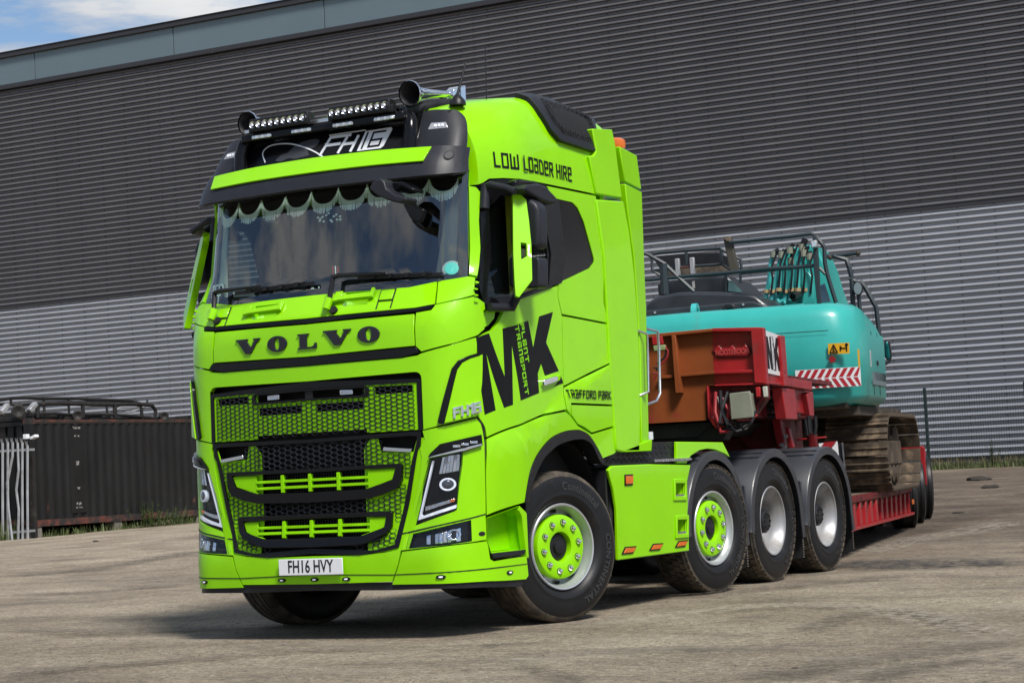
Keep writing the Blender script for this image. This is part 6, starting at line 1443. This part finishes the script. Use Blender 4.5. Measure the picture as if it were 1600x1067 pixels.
hr=mat('red_hose',(.25,.012,.015),.4)
rh=random.Random(4)
for k in range(9):
    P0=[[(0.83,1.675),(0.844,1.632),(0.873,1.683),(0.891,1.619),(0.909,1.566),(0.855,1.548),(0.874,1.506),(0.959,1.522),(0.936,1.669)][k]][0]
    P2=[(0.963,1.397),(1.154,1.428),(0.983,1.385),(1.182,1.457),(1.045,1.361),(1.142,1.398),(0.951,1.377),(1.179,1.489),(0.9,1.411)][k]
    a=Vector((P0[0],-.58,P0[1]));c=Vector((P2[0],-.56-rh.random()*.08,P2[1]));m_=a.lerp(c,.5)+Vector((rh.uniform(-.04,.04),-.12,-.10-rh.random()*.06))
    q=[a.lerp(m_,.0),a.lerp(m_,.55)+Vector((-.02,0,-.03)),m_,m_.lerp(c,.5)+Vector((.02,0,-.02)),c]
    B('hose',MB().tube(q,.012 if k%2 else .016,7),blk if k%3 else hr)
# cable joint and curly leads behind the cab
cb=B('cable_joint',MB().prism([(0.335,2.106),(0.443,2.109),(0.446,2.062),(0.338,2.056)],XZY(-.75),(0,.05)),mat('pale_green_plastic',(.22,.28,.12),.5),bevel=.008)
B('red_bracket',MB().prism([(0.321,2.189),(0.408,2.188),(0.42,2.117),(0.323,2.115)],XZY(-.72),(0,.04)),red,bevel=.004)
for k,pp in enumerate(([(0.435,2.1),(0.465,2.051),(0.456,1.999),(0.411,1.95),(0.366,1.927)],[(0.424,2.091),(0.446,2.051),(0.43,2.002),(0.385,1.963),(0.357,1.949)],[(0.323,1.915),(0.376,1.909),(0.386,1.885),(0.343,1.898)],[(0.315,1.874),(0.352,1.861),(0.311,1.811)])):
    B('electric_lead',MB().tube([(a,-.74+.01*k,b) for a,b in pp],.009,6),hr if k in(0,3) else blk)
# neck legs down to the deck
lg1=[(0.865,1.46),(0.949,1.456),(0.989,1.169),(0.909,1.173)];lg2=[(0.995,1.376),(1.033,1.36),(1.066,1.173),(1.015,1.173)]
face('neck_strut',lg1,1.6,.12,red,bevel=.008);face('neck_strut',lg2,1.6,.10,red,bevel=.008)
face('neck_plate',[(0.375,1.396),(0.84,1.453),(0.883,1.173),(0.604,1.188),(0.536,1.258)],1.75,.05,dred)
face('neck_strut',[(1.025,1.316),(1.106,1.312),(1.109,1.163),(1.029,1.167)],2.6,.10,dred,bevel=.008)
for k,pp in enumerate(([(1.025,1.485),(1.033,1.424),(1.044,1.363),(1.046,1.29)],[(1.064,1.483),(1.064,1.386),(1.068,1.307)],[(1.13,1.479),(1.133,1.383),(1.115,1.287)])): B('hydraulic_hose',MB().tube([(a,2.5,b) for a,b in pp],.035 if k<2 else .02,8),blk)
face('cross_bar',[(0.834,1.262),(1.191,1.271),(1.19,1.256),(0.835,1.243)],2.7,.08,red,bevel=.005)
for p in [(1.005,1.281),(0.982,1.183),(0.959,1.202)]: B('pin',MB().cyl((p[0],1.55,p[1]),(p[0],1.6,p[1]),.018,10),galv)
B('neck_core',MB().box((-.9,1.8,.5),(.9,3.0,1.45)),dred)
# striped marker board
mbd=face('marker_board',[(1.079,1.205),(1.273,1.217),(1.284,0.958),(1.2,0.918),(1.085,1.13)],2.9,.012,white)
rs=mat('red_reflective_sheet',(.30,.015,.02),.35)
face('marker_stripe',[(1.132,1.213),(1.267,1.219),(1.175,1.114),(1.088,1.145)],2.892,.004,rs,parent=mbd) if False else B('marker_stripe',MB().prism([(1.139,1.213),(1.265,1.22),(1.173,1.116),(1.091,1.145)],XZY(2.885),(0,.01)),rs,parent=mbd)
B('marker_stripe',MB().prism([(1.273,1.082),(1.283,0.959),(1.256,0.994),(1.229,1.045)],XZY(2.885),(0,.01)),rs,parent=mbd)
face('board_post',[(1.273,1.197),(1.319,1.203),(1.33,0.854),(1.316,0.851),(1.265,0.983)],2.95,.04,blk)
face('board_edge',[(1.309,1.202),(1.321,1.203),(1.334,0.856),(1.322,0.853)],2.93,.012,alu)
# deck
dk=B('deck_floor',MB().box((-1.30,2.95,.50),(1.27,7.95,.60)),wood)
for k in range(16): B('deck_plank',MB().box((-1.26+k*.158,3.0,.602),(-1.26+k*.158+.148,8.0,.640)),wood,bevel=.004)
B('edge_rail',MB().box((1.24,2.95,.57),(1.31,7.95,.64)),dred,bevel=.006);B('bottom_rail',MB().box((1.0,2.95,.285),(1.33,7.95,.32)),red,bevel=.004)
B('deck_inner_side',MB().box((1.05,2.95,.30),(1.12,7.95,.58)),dred);B('deck_underside',MB().box((-1.2,2.95,.28),(1.1,7.95,.48)),chass)
y=3.15;k=0
while y<7.9:
    B('deck_bracket',MB().prism([(y-.03,.32),(y+.15,.32),(y+.10,.56),(y+.02,.56)],lambda a,b,c:(1.12+c,a,b),(0,.18)),red,bevel=.004)
    if k%2==0: B('deck_post',MB().cyl((1.24,y+.24,.32),(1.24,y+.24,.58),.035,10),red)
    y+=.38;k+=1
B('side_marker',MB().box((1.33,3.10,.40),(1.345,3.22,.46)),amber,bevel=.003);B('side_marker',MB().box((1.33,7.75,.42),(1.345,7.87,.48)),amber,bevel=.003)
B('marker_bulb',MB().lathe([(0,.05),(.03,.05),(.04,0)],(1.30,3.06,.60),(1,0,0),14),red)
# rear bogie with dusty wheels
B('rear_beam',MB().box((-1.22,9.6,.85),(1.22,10.3,1.06)),red,bevel=.01);B('rear_headboard',MB().box((-1.26,9.55,.80),(1.28,9.63,1.14)),red,bevel=.006)
B('rear_lamp_post',MB().box((1.24,9.5,.62),(1.30,9.58,1.12)),red,bevel=.005)
tm=MB();tm.lathe([(-.13,.24),(-.15,.27),(-.155,.36),(-.13,.425),(-.09,.43),(-.085,.418),(-.05,.418),(-.045,.43),(.045,.43),(.05,.418),(.085,.418),(.09,.43),(.13,.425),(.155,.36),(.15,.27),(.13,.24)],(0,0,0),(1,0,0),40,closed=True)
w0=None
for i,yy in enumerate((8.35,9.15,9.95)):
    for x in(.62,.95,1.14,-.62,-1.14):
        if x==.95: continue
        z=.43+gz(-math.sin(TH)*yy,5.35+yy)
        if w0 is None: w0=B('wheel',tm,tyre);MB().lathe([(-.12,.245),(.12,.245),(.10,.22),(.0,.20),(-.0,.0)],(0,0,0),(1,0,0),28).build('rim',chass,w0);w=w0
        else: w=copy_tree(w0,tr)
        w.location=(x,yy,z);w.rotation_euler=(0,0,R(13 if x>0 else 193))

# ================================================================ TURQUOISE EXCAVATOR on the trailer deck (same axes as the trailer)
teal=mat('turquoise_paint',(.030,.33,.295),.34,0,.35,spec=.4,var=.12,vscale=1.2,rvar=.06,dirt=(.09,.17,.14),dscale=2.5,dlo=.62,dhi=.85)
tealp=mat('turquoise_pipe',(.05,.40,.38),.35,0,.3)
hood=mat('charcoal_hood',(.025,.029,.035),.38,0,.15,spec=.4,var=.2)
mud=mat('dried_mud_on_steel',(.058,.042,.028),.85,var=.45,vscale=4,bump=.4,bscale=18,dirt=(.15,.108,.068),dscale=7,dlo=.50,dhi=.66)
mudd=mat('muddy_dark_steel',(.05,.040,.030),.75,var=.4,vscale=5,bump=.3,bscale=20,dirt=(.16,.125,.09),dscale=5,dlo=.5,dhi=.7)
gfr=mat('dark_blue_grey_rail',(.022,.032,.038),.42,spec=.4)
ex=empty('excavator',(-math.sin(TH)*6.3,5.35+math.cos(TH)*6.3,.64),'turquoise tracked excavator with its boom folded away, riding on the red trailer','excavator',rz=TH)
XI=Matrix.Translation((0,-6.3,-.64))
def E(name,mb,m,label=None,parent=None,**k):
    o=mb.build(name,m,parent or ex,label,**k)
    if parent is None: o.matrix_parent_inverse=XI
    return o
def EF(name,pl,y0,d,m,**k): return E(name,MB().prism(pl,XZY(y0),(0,d)),m,**k)
# counterweight: plan outline with rounded rear corners, lofted so that the top edge rounds over
def cwring(ins,z,yo=0,tp=0):
    P_=[(-1.42,5.5),(-1.42,4.35),(-1.36,4.02),(-1.18,3.80),(0,3.74),(1.18,3.80),(1.36,4.02),(1.42,4.35),(1.42,5.5)]
    P_=rounded(P_,[0,.3,.2,.3,.5,.3,.2,.3,0],4);cx,cy=0,5.3
    return [((x)*(1-ins/1.42),y+(0 if y>5.4 else ins*(1 if y<4.4 else .6))+yo,z-tp*max(0,(y-4.4))*.13) for x,y in P_]
rings=[cwring(.16,1.60),cwring(.05,1.635),cwring(0,1.72),cwring(0,1.86),cwring(-.012,1.88),cwring(-.012,2.30),cwring(0,2.40),cwring(.03,2.56,0,1),cwring(.07,2.66,0,1),cwring(.15,2.715,0,1),cwring(.5,2.75,0,1)]
n=len(rings[0]);mb=MB();mb.add([p for r_ in rings for p in r_],[(i*n+k,i*n+k+1,(i+1)*n+k+1,(i+1)*n+k) for i in range(len(rings)-1) for k in range(n-1)]+[tuple(range(n-1,-1,-1)),tuple(range((len(rings)-1)*n,len(rings)*n))])
cw=E('counterweight',mb,teal,angle=50)
E('counterweight_underside',MB().box((-1.25,3.95,1.57),(1.22,6.3,1.66)),mudd,bevel=.02)
# side of the superstructure behind the counterweight
E('side_door',MB().box((1.12,5.52,1.66),(1.36,5.95,2.40)),teal,bevel=.05);E('side_stripe',MB().box((1.365,5.55,1.84),(1.372,5.9,1.98)),mat('grey_stripe',(.12,.16,.17),.5))
E('side_stripe',MB().box((1.424,4.5,1.83),(1.432,5.48,1.97)),MATS['grey_stripe'])
E('upper_body',MB().box((-1.35,5.5,1.62),(1.05,7.2,2.30)),hood)
E('platform_frame',MB().box((-1.3,4.2,1.50),(1.3,7.5,1.60)),mudd)
# chevron board, warning plate, red dot
cf_=mat('white_reflective_sheet',(.60,.60,.60),.4);cr2=mat('crimson_reflective_sheet',(.33,.012,.02),.4)
bd=[(0.724,2.006),(1.41,1.999),(1.427,1.816),(0.711,1.789)]
x0,x1=bd[0][0],bd[1][0];zt_=.5*(bd[0][1]+bd[1][1]);
zb_=[(1.408,1.798)][0][1]
bdY=lambda x:3.744+ (0 if x<.55 else (x-.55)**2*.11)
def chev(nm,q,m,r,**k):
    v=[];n_=len(q)
    return MB().prism(q,lambda a,b,c:(a,bdY(a)-r-c,b),(0,.003)).build(nm,m,k.get('parent'))
steps=8;w_=(x1-x0)
pl=[(x0+w_*i/steps,zb_) for i in range(steps+1)]+[(x1-w_*i/steps,zt_) for i in range(steps+1)]
bo=E('chevron_board',MB().add([(a,bdY(a)-r,b) for r in(.012,.018) for a,b in pl],[(i,i+1,2*steps-i,2*steps+1-i) for i in range(steps)]+[(i+18,i+19,18+2*steps-i,18+2*steps+1-i) for i in range(steps)]),cf_,smooth=False)
zm=(zt_+zb_)/2;g=.006;nn_=9;sw=w_/nn_
for i in range(-1,nn_+1):
    for up in(1,-1):
        za=zm+g*up;zc=(zt_-.004) if up>0 else (zb_+.004);xa=x0+i*sw;dx=sw*.75
        q=[(xa,za),(xa+sw*.58,za),(xa+sw*.58+dx,zc),(xa+dx,zc)]
        q=[(min(x1,max(x0,a)),b) for a,b in q]
        if max(a for a,b in q)-min(a for a,b in q)<.03: continue
        MB().add([(a,bdY(a)-.0205,b) for a,b in q],[(0,1,2,3)]).build('chevron',cr2,bo,smooth=False)
yl=mat('yellow_warning_plate',(.62,.33,.01),.45)
wp_=[(1.089,2.267),(1.314,2.264),(1.312,2.149),(1.087,2.154)]
o=EF('warning_plate',wp_,3.76,.01,yl)
def wq(u,v):
    a=Vector(wp_[3]).lerp(Vector(wp_[2]),u);b=Vector(wp_[0]).lerp(Vector(wp_[1]),u);return a.lerp(b,v)
E('warning_plate_backing',MB(),yl) if False else None
mb=MB()
for a,b in(((.08,.12),(.26,.88)),((.26,.88),(.44,.12)),((.44,.12),(.08,.12)),((.26,.62),(.24,.3)),((.20,.3),(.32,.3)),((.58,.25),(.58,.75)),((.58,.5),(.86,.5)),((.88,.2),(.88,.75)),((.64,.62),(.60,.5))):
    p,q=wq(*a),wq(*b);mb.beam((p.x,3.757,p.y),(q.x,3.757,q.y),.004,.012)
c=wq(.88,.82);mb.cyl((c.x,3.758,c.y),(c.x,3.753,c.y),.016,10);mb.build('warning_symbol',decal,o,smooth=False)
c=[(1.126,2.097)][0];E('red_reflector',MB().cyl((c[0],3.77,c[1]),(c[0],3.74,c[1]),.036,20),mat('dull_red_reflector',(.22,.012,.012),.4))
E('yellow_strip',MB().box((1.352,4.02,1.92),(1.372,4.08,2.2)),yl)
E('data_label',MB().box((1.425,4.42,2.02),(1.43,4.62,2.2)),mat('grey_label',(.35,.37,.36),.5,var=.5,vscale=30))
# hood, handles
hp_=[(-1.633,2.908),(-1.189,2.923),(-1.132,2.972),(-1.056,3.01),(-0.794,3.038),(-0.601,3.031),(-0.338,3.009),(0.004,2.964),(0.097,2.943),(0.176,2.87),(0.277,2.79)]
hp_=[(a,b) for a,b in hp_]
zb0=2.6
E('engine_hood',MB().prism([( -1.2,zb0)]+[(max(-1.2,a),b) for a,b in hp_]+[(hp_[-1][0],zb0)],XZY(4.9),(0,1.4)),hood,bevel=.05)
E('hood_base',MB().prism([(-1.644,2.838),(-1.028,2.826),(0.141,2.841),(0.356,2.76),(0.351,2.66),(-1.652,2.686)],XZY(4.5),(0,.5)),hood,bevel=.02)
for p in [(-0.982,2.792),(0.04,2.808)]: E('hood_bolt',MB().cyl((p[0],4.49,p[1]),(p[0],4.48,p[1]),.014,8),galv)
q=[(-0.469,2.747),(-0.018,2.737)];E('lifting_eye',MB().lathe([(-.03,.05),(-.03,.10),(.03,.10),(.03,.05)],(q[0][0],4.3,q[0][1]),(1,0,0),18,closed=True),tealp)
hq=[(-0.12,2.708),(-0.113,2.767),(-0.08,2.795),(0,2.796),(0.033,2.76),(0.038,2.703),(0.007,2.705),(-0.008,2.748),(-0.065,2.749),(-0.082,2.707)]
EF('rear_camera_housing',hq,4.1,.14,blk,bevel=.01);EF('rear_camera',[(-0.09,2.715),(-0.074,2.75),(-0.017,2.748),(-0.005,2.711)],4.14,.1,dark)
# operator's cab and its roof cage, far side
EF('operator_cab',[(-1.533,3.206),(-1.536,3.388),(-0.727,3.404),(-0.524,3.175),(-0.535,3.105),(-1.536,3.154)],7.2,1.5,hood,bevel=.03)
EF('cab_window',[(-0.7,3.335),(-0.662,3.32),(-0.557,3.209),(-0.547,3.167),(-0.715,3.195)],7.17,.03,mat('teal_tinted_glass',(.05,.13,.13),.06,0,1))
EF('cab_pillar',[(-0.745,3.401),(-0.716,3.399),(-0.724,3.142),(-0.75,3.144)],7.15,.05,gfr)
EF('cab_label',[(-1.173,3.352),(-1.14,3.359),(-1.139,3.266),(-1.172,3.26)],7.17,.02,mat('pale_label',(.4,.4,.38),.5))
EF('cab_side_unit',[(-1.581,3.326),(-1.518,3.373),(-1.522,3.192),(-1.575,3.196)],7.0,.5,blk,bevel=.02)
cg=E('guard_cage',MB(),gfr) if False else None
C1=[(-1.639,3.719),(-0.742,3.723),(-0.491,3.562),(-0.493,3.409),(-0.612,3.38),(-0.74,3.518),(-0.742,3.723),(-1.637,3.518),(-1.502,3.423),(-1.639,3.719),(-1.181,3.721),(-1.195,3.548)]
def tb2(name,pts,y,r,m,**k): return E(name,MB().tube([(a,y,b) for a,b in pts],r,6),m,**k)
EF('cage_panel',[(-1.782,3.755),(-1.347,3.759),(-0.879,3.728),(-0.662,3.559),(-0.667,3.468),(-0.887,3.577),(-1.357,3.588),(-1.683,3.574)],7.6,.06,blk)
EF('cage_floor',[(-1.647,3.53),(-1.457,3.554),(-1.149,3.556),(-0.856,3.559),(-0.696,3.462),(-0.968,3.45),(-1.368,3.455),(-1.597,3.453)],7.3,.5,mudd)
for pp,r in(([(-1.636,3.719),(-1.518,3.729),(-1.174,3.73),(-0.742,3.723)],.022),([(-0.742,3.723),(-0.654,3.665),(-0.491,3.559),(-0.496,3.409)],.02),([(-0.735,3.723),(-0.74,3.518)],.022),([(-1.632,3.718),(-1.637,3.514),(-1.502,3.423)],.02),([(-1.637,3.514),(-1.192,3.528),(-0.74,3.524),(-0.602,3.43)],.02),([(-1.185,3.721),(-1.191,3.547)],.02),([(-0.652,3.658),(-0.655,3.473)],.018),([(-0.506,3.41),(-0.514,3.27)],.018),([(-0.567,3.594),(-0.491,3.559)],.018)): tb2('cage_bar',pp,7.0,r,gfr)
EF('rusty_tray',[(-1.339,3.523),(-1.193,3.537),(-1.052,3.526),(-1.069,3.517),(-1.327,3.511)],6.96,.1,rust)
for pp in [(-1.296,3.637),(-1.299,3.54),(-1.106,3.635),(-1.109,3.538)][::2]: E('work_lamp',MB().box((pp[0]-.03,6.94,pp[1]-.22),(pp[0]+.03,7.0,pp[1]+.0)),galv,bevel=.01)
E('mast',MB().beam(*[(a,6.8,b) for a,b in [(-0.599,3.834),(-0.535,3.384)]],.10,.10),mat('olive_brown_mast',(.05,.045,.032),.6),bevel=.01)
E('mast_head',MB().prism([(-0.626,3.833),(-0.551,3.834),(-0.547,3.795),(-0.478,3.764),(-0.485,3.755),(-0.593,3.78),(-0.624,3.802)],XZY(6.7),(0,.12)),mudd)
# hand rails
for pp,y,r in(([(-1.267,3.569),(-1.043,3.462),(-0.869,3.349),(-0.688,3.154),(-0.542,3.006)],4.6,.024),([(-1.288,3.182),(-1.047,3.178),(-0.591,3.187),(-0.094,3.189),(0.304,3.198),(0.604,3.191)],4.6,.024),([(-0.875,3.349),(-0.88,3.151),(-0.882,2.999)],4.6,.05),
  ([(-0.144,3.548),(0.204,3.554),(0.548,3.559),(0.788,3.571),(0.821,3.558)],4.8,.022),([(-0.033,3.196),(0.408,3.204),(0.801,3.21)],4.8,.024),([(0.828,3.545),(0.883,3.472),(0.917,3.418),(0.912,3.24),(0.93,3.12),(0.971,2.947),(1.012,2.783)],4.9,.026),([(0.783,3.22),(0.857,3.176),(0.913,3.112)],4.9,.02),
  ([(0.755,3.421),(0.897,3.415),(1.11,3.428)],6.0,.028),([(0.844,3.414),(0.982,3.358),(1.011,3.25),(1.031,3.142),(1.026,2.77)],6.0,.032),([(1.004,3.14),(1.089,3.087),(1.101,2.924),(1.104,2.685)],6.0,.026),([(1.095,3.116),(1.152,3.031),(1.238,2.847),(1.266,2.782),(1.283,2.426),(1.291,2.124)],6.2,.030),([(1.289,2.089),(1.371,2.137),(1.399,2.161)],6.2,.018)):
    tb2('hand_rail',pp,y,r,gfr)
E('rail_post',MB().prism([(0.816,3.54),(0.863,3.536),(0.861,3.164),(0.862,2.776),(0.821,2.771),(0.807,3.169)],XZY(4.75),(0,.08)),gfr,bevel=.008)
E('rail_lamp',MB().prism([(0.798,3.478),(0.869,3.484),(0.874,3.404),(0.805,3.398)],XZY(4.68),(0,.08)),galv,bevel=.01);EF('rail_lamp_glass',[(0.816,3.462),(0.863,3.465),(0.867,3.414),(0.819,3.408)],4.67,.01,chrome)
for p,nm in(([(1.119,3.427)][0],'rail_knob'),([(0.79,3.406)][0],'rail_knob')): E(nm,MB().sphere((p[0],6.0,p[1]),.036,8,5),mudd)
mat('dull_mirror',(.45,.5,.52),.25,.8)
mc=[(1.109,3.005),(1.114,3.089),(1.163,3.001)];rz_=mc[1][1]-mc[0][1];rx_=mc[2][0]-mc[0][0]
mm_=E('round_mirror',MB().prism([(mc[0][0]+rx_*math.cos(i*pi/12),mc[0][1]+rz_*math.sin(i*pi/12)) for i in range(24)],XZY(5.9),(0,.05)),blk,bevel=.008)
MB().prism([(mc[0][0]+.84*rx_*math.cos(i*pi/12),mc[0][1]+.84*rz_*math.sin(i*pi/12)) for i in range(24)],XZY(5.892),(0,.006)).build('mirror_glass',MATS['dull_mirror'],mm_)
mo=rounded([(1.328,2.352),(1.352,2.4),(1.396,2.386),(1.41,2.258),(1.408,2.17),(1.363,2.151),(1.325,2.201)],.04,3)
mm_=E('long_mirror',MB().prism(mo,XZY(6.2),(0,.05)),blk,bevel=.008);MB().prism(inset(mo,.018),XZY(6.192),(0,.006)).build('mirror_glass',mat('dim_teal_mirror',(.25,.6,.6),.05,1),mm_)
# boom root with its hydraulic pipes
bm1=[(-0.116,2.919),(-0.091,3.044),(0.013,3.344),(0.094,3.546),(0.152,3.604),(0.262,3.622),(0.334,3.607),(0.408,3.637),(0.516,3.628),(0.565,3.534),(0.627,3.367),(0.684,3.111),(0.759,2.873),(0.523,2.836),(0.054,2.861)]
EF('boom',bm1,6.6,.9,teal,bevel=.03)
EF('boom_side_plate',[(0.425,3.319),(0.514,3.222),(0.508,2.879),(0.345,2.882)],6.35,.2,teal,bevel=.02)
EF('boom_window_gap',[(0.607,3.088),(0.667,3.12),(0.725,2.899),(0.603,2.894)],6.2,.05,mat('blue_glass',(.06,.10,.16),.1,0,1))
hs_=[[(205,490),(215,440),(232,360),(238,290),(246,230),(262,185),(300,165)],[(240,520),(262,440),(280,350),(300,260),(318,190),(340,160)],[(285,470),(300,430),(318,330),(330,240),(350,180),(375,160),(400,120)],[(300,520),(345,440),(350,330),(380,230),(400,150)],[(330,520),(385,430),(400,320),(425,220),(455,140),(480,85)],[(400,480),(430,430),(440,330),(455,240),(470,180),(500,140)],[(450,500),(480,430),(490,340),(498,260),(505,200),(500,170)],[(225,470),(260,400),(272,330)],[(360,480),(385,455),(412,470)]]
HP=[[(-0.091,3.001),(-0.067,3.09),(-0.028,3.231),(-0.01,3.356),(0.011,3.462),(0.045,3.541),(0.116,3.571)],[(-0.03,2.943),(0.018,3.083),(0.06,3.242),(0.106,3.401),(0.146,3.524),(0.188,3.574)],[(0.056,3.026),(0.088,3.096),(0.131,3.273),(0.162,3.432),(0.204,3.537),(0.252,3.569),(0.301,3.637)],[(0.133,2.931),(0.168,3.072),(0.189,3.268),(0.253,3.443),(0.298,3.583)],[(0.216,2.96),(0.241,3.084),(0.28,3.279),(0.335,3.454),(0.398,3.593),(0.448,3.688)],[(0.308,2.989),(0.322,3.078),(0.351,3.255),(0.387,3.414),(0.42,3.519),(0.478,3.586)],[(0.369,2.949),(0.412,3.071),(0.439,3.231),(0.462,3.372),(0.481,3.478),(0.475,3.533)],[(-0.076,2.946),(0.015,3.029),(0.079,2.952),(0.16,2.929),(0.229,2.879)],[(0.022,2.903),(0.135,2.966),(0.166,2.883)]]
mat('tan_clamp',(.35,.25,.12),.5)
for k,hh in enumerate(HP):
    m=len(hh);c=m-2
    o=E('hydraulic_pipe',MB().tube([(a,6.40-.02*(k%3),b) for a,b in cr_(hh[:c+1],4)],.030 if k<7 else .024,8),tealp)
    if k<7:
        MB().tube([(a,6.38-.02*(k%3),b) for a,b in cr_(hh[c:],4)],.040 if k in(0,4,6) else .026,8).build('hose',blk,o)
        a,b=hh[c];MB().cyl((a,6.37-.02*(k%3),b-.05),(a,6.37-.02*(k%3),b+.03),.040,10).build('hose_fitting',gb,o)
        a,b=hh[1];MB().cyl((a,6.38-.02*(k%3),b-.02),(a,6.38-.02*(k%3),b+.02),.040,10).build('pipe_clamp',MATS['tan_clamp'],o)
rg=random.Random(3)
for k in range(7):
    h0=HP[k%7];a,b=h0[1];c,d=h0[3];o=E('thin_hose',MB().tube([(a+.06,6.34,b-.05),(a+.10,6.30,(b+d)/2),(c+.03,6.30,d),(c+.10,6.34,d+.18)],.014,6),blk)
q=[(0.327,2.971),(0.33,3.014)];re=q[1][1]-q[0][1]
E('exhaust_pipe',MB().lathe([(-.35,re*.9),(0,re),(.0,re*.8),(-.3,re*.75)],(q[0][0],5.95,q[0][1]),(-.05,-1,-.12),18,closed=True),blk);E('exhaust_dark',MB().cyl((q[0][0],6.0,q[0][1]-.02),(q[0][0],6.05,q[0][1]-.02),re*.8,16),dark)
EF('boom_foot_plate',[(0.242,2.868),(0.474,2.869),(0.49,2.841),(0.24,2.833)],5.8,.2,teal,bevel=.01);
# undercarriage
E('slew_ring',MB().lathe([(0,.62),(.10,.66),(.14,.62)],(0,6.3,1.36),(0,0,1),32),mudd);E('track_frame_centre',MB().box((-.85,5.4,.95),(.85,7.2,1.38)),mudd,bevel=.05)
for k,c_ in enumerate([(0.85,1.624),(0.87,1.57)]): E('hose_end',MB().sphere((c_[0],5.6,c_[1]),.09,10,6),mat('orange_plastic_cap',(.35,.06,.02),.5))
def loop(t,y0=5.02,y1=7.75,z0=.66,z1=1.50):
    """point on the track's centre line at arc length t, with its outward normal"""
    r=(z1-z0)/2*.96;zc=(z0+z1)/2;L=(y1-y0-2*r);P_=2*L+2*pi*r;t%=P_
    if t<L: return Vector((0,y0+r+t,z1)),Vector((0,0,1))
    t-=L
    if t<pi*r: a=t/r;return Vector((0,y1-r+r*math.sin(a),zc+(z1-zc)*math.cos(a))),Vector((0,math.sin(a),math.cos(a)))
    t-=pi*r
    if t<L: return Vector((0,y1-r-t,z0)),Vector((0,0,-1))
    t-=L;a=t/r;return Vector((0,y0+r-r*math.sin(a),zc-(zc-z0)*math.cos(a))),Vector((0,-math.sin(a),-math.cos(a)))
rr_=.42*.96;PL=2*(7.75-5.02-2*rr_)+2*pi*rr_;NS=38
sh=None
for sg in(1,-1):
    tk=E('track',MB().prism([tuple(loop(PL*i/60)[0].yz-loop(PL*i/60)[1].yz*.10) for i in range(60)],lambda a,b,c:(sg*(1.10+c) if sg>0 else -(1.10+c),a,b),(-.12,.10)),mudd)
    for j,yy in enumerate((5.44,7.33)): MB().lathe([(-.14,.22),(-.12,.33),(.12,.33),(.14,.22),(.14,.08),(.16,0)],(sg*1.12,yy,1.08),(sg,0,0),24).build('idler',mud,tk)
    for j in range(4): MB().lathe([(-.1,.12),(.18,.12),(.2,.06),(.22,0)],(sg*1.12,5.95+j*.31,.84),(sg,0,0),16).build('roller',mud,tk)
    MB().box((sg*1.12-.16,5.5,.92),(sg*1.12+.20,7.2,1.22)).build('track_frame',mud,tk,bevel=.03)
    for i in range(NS):
        p,nn=loop(PL*(i+.5)/NS);tg=Vector((0,nn.z,-nn.y));w=.352
        if sh is None:
            mb=MB();s2=PL/NS*.5-.006
            pr_=[(-s2,-.012),(-s2,.03),(-s2+.018,.03),(-s2+.026,.008),(-.01,.008),(0,.026),(.012,.026),(.02,.008),(s2-.004,.008),(s2,-.012)]
            mb.prism([(a,b) for a,b in pr_],lambda a,b,c:(c,a,b),(-w,w));sh=mb.build('track_shoe',mud,tk,smooth=False);o=sh
        else: o=sh.copy();COL.objects.link(o);o.parent=tk;o.matrix_parent_inverse=Matrix.Identity(4)
        M=Matrix(((sg,0,0,sg*1.12),(0,tg.y,nn.y,p.y),(0,tg.z,nn.z,p.z),(0,0,0,1)))
        if sg<0: M=Matrix(((1,0,0,-1.12),(0,tg.y,nn.y,p.y),(0,tg.z,nn.z,p.z),(0,0,0,1)))
        o.matrix_basis=M@Matrix.Rotation(R(rg.uniform(-1.2,1.2)),4,'X')

# panel joints, vents and handles that break up the bodywork
for y_ in (4.62,5.05): E('panel_joint',MB().box((1.4205,y_,1.72),(1.424,y_+.012,2.42)),dark)
E('door_handle',MB().box((1.42,4.85,2.05),(1.445,4.93,2.10)),blk,bevel=.006)
E('body_seam',MB().add([(x,bdY(abs(x))-.0015+.0,z_) for z_ in(2.405,2.413) for x in [-1.1+.1*i for i in range(23)]],[(i,i+1,24+i,23+i) for i in range(22)]),dark,smooth=False)
for x_ in(-.9,.2): E('lifting_boss',MB().lathe([(0,.045),(.03,.04),(.035,0)],(x_,4.25,2.70),(0,0,1),14),tealp)
